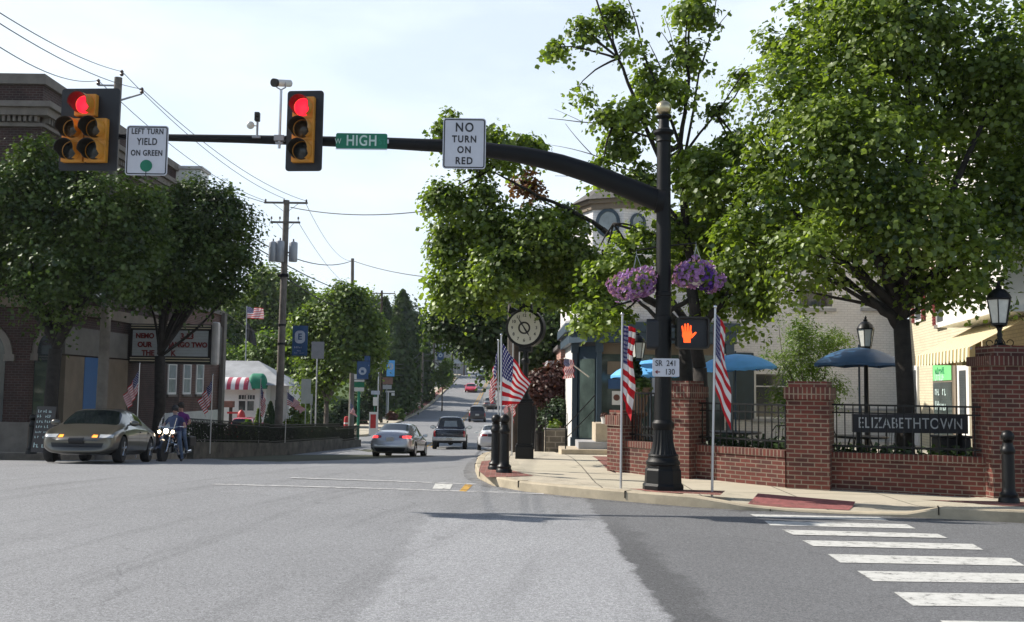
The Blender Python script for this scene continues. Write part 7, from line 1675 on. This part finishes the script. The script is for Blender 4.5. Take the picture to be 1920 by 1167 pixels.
# maple spreading over the street
D = 22
def ex3(mb):
    for a, b, r0, r1 in (((1285, 620), (1195, 545), .10, .075), ((1195, 545), (1060, 480), .075, .05), ((1285, 600), (1130, 430), .08, .06), ((1130, 430), (1010, 370), .05, .035), ((1010, 370), (930, 325), .035, .015), ((1060, 480), (960, 440), .05, .03)): limb(mb, P(a[0], a[1], D), P(b[0], b[1], D), r0, r1, 8, .05, 5)
tree('maple_tree', 'broad maple with a long limb reaching over the street above the clock', Vector((XP(1288, D), D, .1)), P(1285, 640, D), .16,
     [B(*b, D, None, dd) for b, dd in (((842, 230, 28), 0), ((880, 262, 22), 0), ((925, 258, 26), 0), ((985, 268, 22), .3), ((900, 290, 26), 0), ((950, 300, 20), .3), ((832, 365, 30), 0), ((870, 380, 26), 0), ((905, 360, 28), 0), ((855, 440, 42), .4), ((930, 430, 56), 0), ((1010, 430, 50), -.5), ((1062, 405, 28), .4), ((1070, 480, 50), 0), ((1150, 500, 30), .5), ((860, 510, 36), 0), ((940, 505, 52), -.6), ((1020, 503, 42), .4), ((1105, 545, 38), 0), ((842, 545, 28), .3), ((895, 540, 32), 0), ((955, 520, 28), .8), ((1060, 545, 34), .5), ((830, 470, 20), 0), ((820, 520, 14), 0), ((1135, 570, 28), -.3))],
     M['leaf_maple'], M['bark'], 880, 44, .090, .20, 'maple', shell=.45, flat=.42, hub=[P(1060, 480, 22), P(960, 430, 22), P(1130, 470, 22), P(900, 330, 22), P(1010, 370, 22)], twigs=60, extra=ex3, group='maples along the corner')
pc, no, _ = crownpts([B(985, 340, 24, 26.0), B(1005, 355, 16, 26.0)], 26, 14, .16); o = leafmesh('dead_leaf_spray', pc, no, .13*(.7+.5*nr.random(len(pc))), M['leaf_brown'], None, 'maple', loc=tuple(P(990, 345, 26))); tag(o, 'spray of brown withered leaves hanging below the mast arm', 'branch')
# darker trees behind the clock
D = 47
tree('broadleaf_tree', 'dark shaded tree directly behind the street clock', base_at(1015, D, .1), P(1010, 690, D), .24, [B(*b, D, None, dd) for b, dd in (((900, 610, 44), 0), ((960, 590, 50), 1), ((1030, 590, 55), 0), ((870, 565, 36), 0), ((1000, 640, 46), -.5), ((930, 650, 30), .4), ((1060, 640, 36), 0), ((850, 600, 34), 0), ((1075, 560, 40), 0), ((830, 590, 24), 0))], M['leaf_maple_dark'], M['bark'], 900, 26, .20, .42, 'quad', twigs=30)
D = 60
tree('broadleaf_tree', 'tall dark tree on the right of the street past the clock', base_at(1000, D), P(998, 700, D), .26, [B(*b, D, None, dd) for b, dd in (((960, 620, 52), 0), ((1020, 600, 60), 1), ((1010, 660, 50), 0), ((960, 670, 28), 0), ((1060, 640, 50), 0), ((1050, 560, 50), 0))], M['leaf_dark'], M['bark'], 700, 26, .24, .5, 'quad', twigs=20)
D = 90
tree('broadleaf_tree', 'dark tree overhanging the far right pavement', base_at(1000, D), P(985, 690, D), .26, [B(*b, D, None, dd) for b, dd in (((930, 620, 46), 0), ((890, 625, 30), 1), ((975, 620, 52), 0), ((940, 665, 24), 0), ((985, 680, 36), 0), ((910, 655, 18), 0), ((870, 600, 22), 0))], M['leaf_mid'], M['bark'], 600, 24, .30, .6, 'quad', twigs=20)
D = 150
tree('broadleaf_tree', 'far roadside tree over the uphill cars', base_at(1000, D), P(985, 680, D), .3, [B(*b, D, None, dd) for b, dd in (((950, 640, 34), 0), ((915, 650, 20), 1), ((990, 640, 40), 0), ((940, 680, 16), 0))], M['leaf_mid'], M['bark'], 350, 22, .4, .9, 'quad', twigs=10)
D = 38
tree('plum_tree', 'purple leaved ornamental tree beyond the clock', base_at(1040, D), P(1036, 770, D), .09, [B(*b, D, None, dd) for b, dd in (((1020, 715, 24), 0), ((1045, 700, 24), 0), ((1000, 735, 14), 0), ((1040, 735, 20), 0), ((1062, 690, 18), 0), ((1005, 705, 12), 0))], M['leaf_purple'], M['bark'], 260, 24, .12, .20, 'quad', twigs=20)
D = 37
tree('dark_shrub', 'low dark bush under the purple tree', base_at(1040, D), base_at(1040, D)+Vector((0, 0, .4)), .06, [B(*b, D, None, 0) for b in ((1035, 775, 16), (1052, 765, 20), (1062, 785, 16), (1020, 772, 8))], M['leaf_dark'], M['bark'], 120, 22, .10, .16, 'quad', twigs=8, cat='shrub')
# garden shrub and fillers
D = 21.6
tree('garden_shrub', 'airy light green shrub between the bright umbrella and the navy umbrella', Vector((XP(1525, D), D, .1)), P(1522, 780, D), .05, [B(*b, D, None, dd) for b, dd in (((1510, 640, 34), 0), ((1480, 680, 30), 0), ((1550, 635, 30), .3), ((1580, 640, 20), 0), ((1500, 610, 24), 0), ((1460, 735, 20), 0), ((1540, 740, 28), 0), ((1520, 690, 34), .3), ((1490, 760, 26), 0), ((1460, 600, 10), 0), ((1440, 660, 10), 0), ((1570, 720, 20), 0))], M['leaf_bright'], M['bark_pale'], 420, 26, .065, .13, 'slim', shell=.5, twigs=50, cat='shrub')
def groundcover(label, a, b, z0, z1, wd, n, s, mt, name='ground_cover'):
    a, b = Vector(a), Vector(b); d = b-a; t = nr.random(n); c = np.array([[a.x+d.x*q, a.y+d.y*q, 0] for q in t]); nn = Vector((-d.y, d.x, 0)).normalized(); o = nr.random(n)*wd
    c[:, 0] += nn.x*o; c[:, 1] += nn.y*o; c[:, 2] = nr.uniform(z0, z1, n)*(.6+.4*np.sin(t*37)**2)
    ob = leafmesh(name, c, nrm(nr.normal(size=(n, 3))+np.array([0, -.3, .8])), s*(.6+.7*nr.random(n)), M[mt], None, 'quad', loc=(a.x, a.y, 0)); ob['label'] = label; ob['kind'] = 'stuff'; return ob
groundcover('dark ivy bed behind the low brick wall left of the middle pillar', c2+Vector((.2, .75, 0)), c3+Vector((-.5, .8, 0)), .2, .85, .9, 3800, .09, 'leaf_dark')
groundcover('dark ivy bed behind the low brick wall below the carved board', c3+Vector((.2, .6, 0)), p4+Vector((-.1, .55, 0)), .2, .78, .7, 3600, .09, 'leaf_dark')
groundcover('dark ivy bed behind the sunlit low wall', c1+Vector((.3, .6, 0)), c2+Vector((-.2, .7, 0)), .2, .7, .6, 1500, .09, 'leaf_dark')
# trees on the left beyond the snack bar
D = 69
tree('young_tree', 'young roadside tree with a pale forked trunk behind the iron railing', base_at(613, D), P(612, 755, D), .17, [B(*b, D, None, dd) for b, dd in (((640, 600, 46), 0), ((598, 640, 36), 1), ((680, 635, 36), 0), ((645, 665, 34), -1), ((612, 572, 28), 0), ((690, 655, 22), .5), ((590, 700, 26), 0), ((618, 700, 18), 0), ((660, 560, 24), 0), ((575, 600, 24), 0), ((690, 600, 24), 0), ((640, 545, 16), 0))], M['leaf_mid'], M['bark_pale'], 1000, 28, .24, .5, 'quad', twigs=40)
D = 92
tree('willow_tree', 'bright yellow green bushy tree behind the white snack bar', base_at(480, D), P(480, 740, D), .25, [B(*b, D, None, dd) for b, dd in (((440, 690, 34), 0), ((500, 660, 40), 1), ((470, 700, 34), 0), ((540, 690, 36), 0), ((520, 640, 28), .5), ((420, 670, 24), 0), ((550, 640, 26), 0), ((560, 720, 30), 0), ((590, 735, 24), 0))], M['leaf_bright'], M['bark'], 700, 26, .30, .6, 'quad', twigs=20)
D = 116
tree('broadleaf_tree', 'tall green tree behind the tall flagpole', base_at(450, D), P(455, 680, D), .35, [B(*b, D, None, dd) for b, dd in (((450, 590, 46), 0), ((500, 560, 44), 2), ((530, 530, 30), 0), ((420, 620, 40), 0), ((490, 620, 50), -1), ((500, 520, 26), 0), ((410, 570, 34), 0), ((545, 580, 36), 0), ((560, 545, 26), 0))], M['leaf_mid'], M['bark'], 850, 26, .36, .8, 'quad', twigs=20)
D = 125
tree('broadleaf_tree', 'mid green tree right behind the young roadside tree', base_at(585, D), P(588, 680, D), .35, [B(*b, D, None, dd) for b, dd in (((580, 580, 36), 0), ((620, 570, 34), 2), ((600, 620, 44), 0), ((655, 560, 24), 0), ((560, 640, 40), 0), ((690, 570, 30), 0), ((700, 600, 30), 0), ((670, 620, 40), 0))], M['leaf_mid'], M['bark'], 700, 26, .4, .9, 'quad', twigs=20)
for i, (px, pt, w, D, lb) in enumerate(((752, 548, 40, 128, 'tall dark conifer behind the slim grey pole'), (718, 562, 34, 122, 'dark conifer behind the bright blue banner'), (782, 610, 34, 140, 'dark conifer right of the slim grey pole'), (740, 600, 44, 116, 'broad dark conifer low behind the roadside signs'))):
    b = base_at(px, D); T = thing('conifer_tree', lb, 'tree', b, group='dark conifers on the far left'); k = FPX/D; H = P(px, pt, D).z-b.z; n = 9000; t = nr.random(n)**.65; a = nr.random(n)*2*math.pi; r = (1-t)**.6*(w/k)*(.55+.5*nr.random(n))*(1+.2*np.sin(a*5+t*20)); t2 = 1-t
    c = np.stack([r*np.cos(a), r*np.sin(a), H*(1-t2)*1.0+.3], 1); c[:, 2] = H*t*.98+.3; c[:, 0] = (w/k)*(1-t**2.0)**.7*(.5+.55*nr.random(n))*np.cos(a); c[:, 1] = (w/k)*(1-t**2.0)**.7*(.5+.55*nr.random(n))*np.sin(a)
    leafmesh('crown', c, nrm(np.stack([np.cos(a), np.sin(a), .5+0*a], 1)+nr.normal(size=(n, 3))*.5), .42*(.6+.7*nr.random(n)), M['leaf_maple_dark'], T, 'quad'); m = MB(); m.tube([(0, 0, -.2), (0, 0, H*.9)], [.25, .03], 8); m.build('trunk', M['bark'], T)
for px, pt, D, w, lb in ((487, 770, 57, 9, 'small light green conical conifer by the limp dark flag'), (509, 756, 57, 17, 'small dark conical conifer right of the limp dark flag')):
    b = base_at(px, D, .2); T = thing('small_conifer', lb, 'shrub', b, group='small conifers by the snack bar'); k = FPX/D; H = P(px, pt, D).z-b.z; n = 2600; t = nr.random(n)**.8; a = nr.random(n)*2*math.pi; r = (w/k)*np.minimum(1, (1-t)**.7*1.2)*(.7+.3*nr.random(n))
    leafmesh('foliage', np.stack([r*np.cos(a), r*np.sin(a), H*t+.05], 1), nrm(np.stack([np.cos(a), np.sin(a), .4+0*a], 1)+nr.normal(size=(n, 3))*.4), .10*(.6+.7*nr.random(n)), M['leaf_mid' if w < 12 else 'leaf_dark'], T, 'quad')
D = 128
tree('young_tree', 'small light green pavement tree under the far blue banner', base_at(830, D), P(830, 722, D), .08, [B(*b, D, None, 0) for b in ((830, 695, 12), (838, 680, 9), (824, 705, 9), (840, 705, 8), (832, 715, 8))], M['leaf_bright'], M['bark_pale'], 160, 20, .25, .35, 'quad', twigs=12)
for i, (px, py, r, D, mt, lb) in enumerate(((462, 797, 10, 62, 'leaf_bright', 'low bright hedge in front of the wooden stand'), (748, 772, 8, 108, 'leaf_bright', 'yellow green bush at the foot of the garden sign'), (735, 778, 7, 106, 'leaf_purple', 'small reddish bush by the garden sign'), (560, 770, 20, 76, 'leaf_mid', 'loose green bush behind the streaming flag'), (600, 775, 22, 84, 'leaf_dark', 'dark bush left of the young tree trunk'), (650, 770, 26, 90, 'leaf_dark', 'dark bushes between the young tree and the shop sign'), (690, 745, 26, 98, 'leaf_dark', 'dark shrubbery behind the shop sign'), (790, 745, 14, 142, 'leaf_mid', 'green bush behind the slim grey pole'), (870, 665, 10, 210, 'leaf_mid', 'green roadside bush near the hill brow'), (545, 745, 26, 82, 'leaf_bright', 'tall light green shrub behind the big utility pole'), (770, 700, 34, 150, 'leaf_dark', 'dark thicket behind the road sign backs'), (905, 672, 8, 300, 'leaf_dark', 'dark far bush on the brow of the hill'))):
    k = FPX/D; c = P(px, py, D); b = Vector((c.x, D, gz(D, c.x))); T = thing('shrub', lb, 'shrub', b); rr = r/k; hh_ = max(rr, (c.z-b.z)+rr*.8); n = int(min(7000, 900+rr*rr*420))
    pc, no, _ = crownpts([((0, 0, hh_*.5), (rr*1.2, rr, hh_*.5), 1)], n//22, 22, rr*.16, .4); leafmesh('foliage', pc, no, min(.4, .09+D*.0018)*(.7+.5*nr.random(len(pc))), M[mt], T, 'quad')
# hillside trees: three kinds, copied
protos = []
for i, (mt, H) in enumerate((('leaf_mid', 11.), ('leaf_maple_dark', 13.), ('leaf_blue', 12.))):
    bl = [(Vector((rnd.uniform(-2, 2), rnd.uniform(-2, 2), H*q)), (r, r, r*.8), r**2) for q, r in ((.45, 3.2), (.6, 3.0), (.75, 2.4), (.88, 1.6), (.5, 3.), (.4, 2.6))]
    protos.append(tree('hillside_tree', 'x', Vector((0, 0, 0)), Vector((0, 0, H*.3)), .25, bl, M[mt], M['bark'], 260, 24, .46, .75, 'quad', twigs=14))
spots = [(-26, 118), (-34, 108), (-42, 120), (-55, 112), (-30, 140), (-22, 150), (-38, 150), (-50, 145), (-21, 172), (-30, 180), (-44, 178), (-20, 195), (-28, 212), (-40, 220), (-22, 238), (-32, 255), (-20, 275), (-26, 300), (-40, 290), (-65, 140), (-75, 170), (-60, 200), (-24, 330), (-34, 350), (-20, 355), (-50, 260), (-30, 400), (-70, 110), (-85, 130),
         (9, 78), (14, 70), (10, 100), (18, 95), (9, 125), (17, 130), (8, 170), (16, 165), (7, 200), (15, 210), (8, 240), (7, 280), (14, 300), (3, 345), (8, 360), (-2, 390), (28, 80), (30, 110), (26, 150), (2, 430), (-6, 470), (-27, 470), (-38, 500), (-12, 520)]
LBL = ('mid green tree on the wooded slopes far behind', 'dark green tree on the wooded slopes far behind', 'bluish green tree on the wooded slopes far behind')
for i, (x, y) in enumerate(spots):
    q = i % 3; o = protos[q] if i < 3 else copytree(protos[q]); s = rnd.uniform(.75, 1.25)*(.8 if x > 0 and y < 150 else 1)
    o.location = (x+rnd.uniform(-1.5, 1.5), y+rnd.uniform(-2, 2), gz(y)); o.rotation_euler = (0, 0, rnd.uniform(0, 6)); o.scale = (s, s, s*rnd.uniform(.9, 1.15)); o['label'] = LBL[q]; o['group'] = ('mid green hillside trees', 'dark hillside trees', 'bluish hillside trees')[q]
# far houses
def house(label, px, D, w, h, dp, wall, rz=0, x=None):
    x = XP(px, D) if x is None else x; T = thing('far_house', label, 'house', (x, D, gz(D, x)), rz); m = MB(); m.bb(-w/2, w/2, 0, dp, -.5, h); m.prism([(-w/2, h), (w/2, h), (0, h+w*.38)], .02, dp-.02, 'XZ'); m.build('wall', M[wall], T)
    m = MB()
    for s in (-1, 1): m.add([(s*(w/2+.4), -.3, h-.25), (0, -.3, h+w*.38+.08), (0, dp+.3, h+w*.38+.08), (s*(w/2+.4), dp+.3, h-.25), (s*(w/2+.4), -.3, h-.05), (0, -.3, h+w*.38+.28), (0, dp+.3, h+w*.38+.28), (s*(w/2+.4), dp+.3, h-.05)], [(0, 1, 2, 3), (4, 5, 6, 7), (0, 1, 5, 4), (1, 2, 6, 5), (2, 3, 7, 6), (3, 0, 4, 7)])
    m.build('roof', M['shingle'], T)
    for i in (-1, 1): window(T, i*w*.25, 1., .9, 1.4, 0.); window(T, i*w*.25, h-1.9, .9, 1.3, 0.)
    m = MB(); m.bb(-.5, .5, -.05, .0, 0, 2.1); m.build('door', M['house_brown'], T)
house('grey gabled house half hidden behind the far poles', 838, 205, 7.5, 5.5, 9, 'house_grey'); house('pale gabled house near the brow of the hill, left of the road', 868, 262, 7, 5.2, 9, 'white_paint'); house('small white garden building behind the roadside signs', 798, 168, 5, 3, 5, 'white_paint')
house('pale porch house far up on the right of the road', 990, 190, 7, 5.5, 9, 'house_grey', x=7.5)

# ================================================================ haze
m = MB(); m.bb(-430, 430, -90, 900, -6, 75); hz_o = m.build('haze', M['asphalt']); hz_o.data.materials.clear()
hm = bpy.data.materials.new('haze_air'); hm.use_nodes = True; t = hm.node_tree; t.nodes.clear(); pv = N(t, 'ShaderNodeVolumePrincipled'); pv.inputs['Color'].default_value = (.86, .92, 1, 1); pv.inputs['Density'].default_value = .00016; pv.inputs['Anisotropy'].default_value = .3
oo = N(t, 'ShaderNodeOutputMaterial'); t.links.new(pv.outputs[0], oo.inputs['Volume']); hz_o.data.materials.append(hm); hz_o['kind'] = 'stuff'; hz_o['label'] = 'thin summer haze over the street'
SC.cycles.volume_bounces = 0
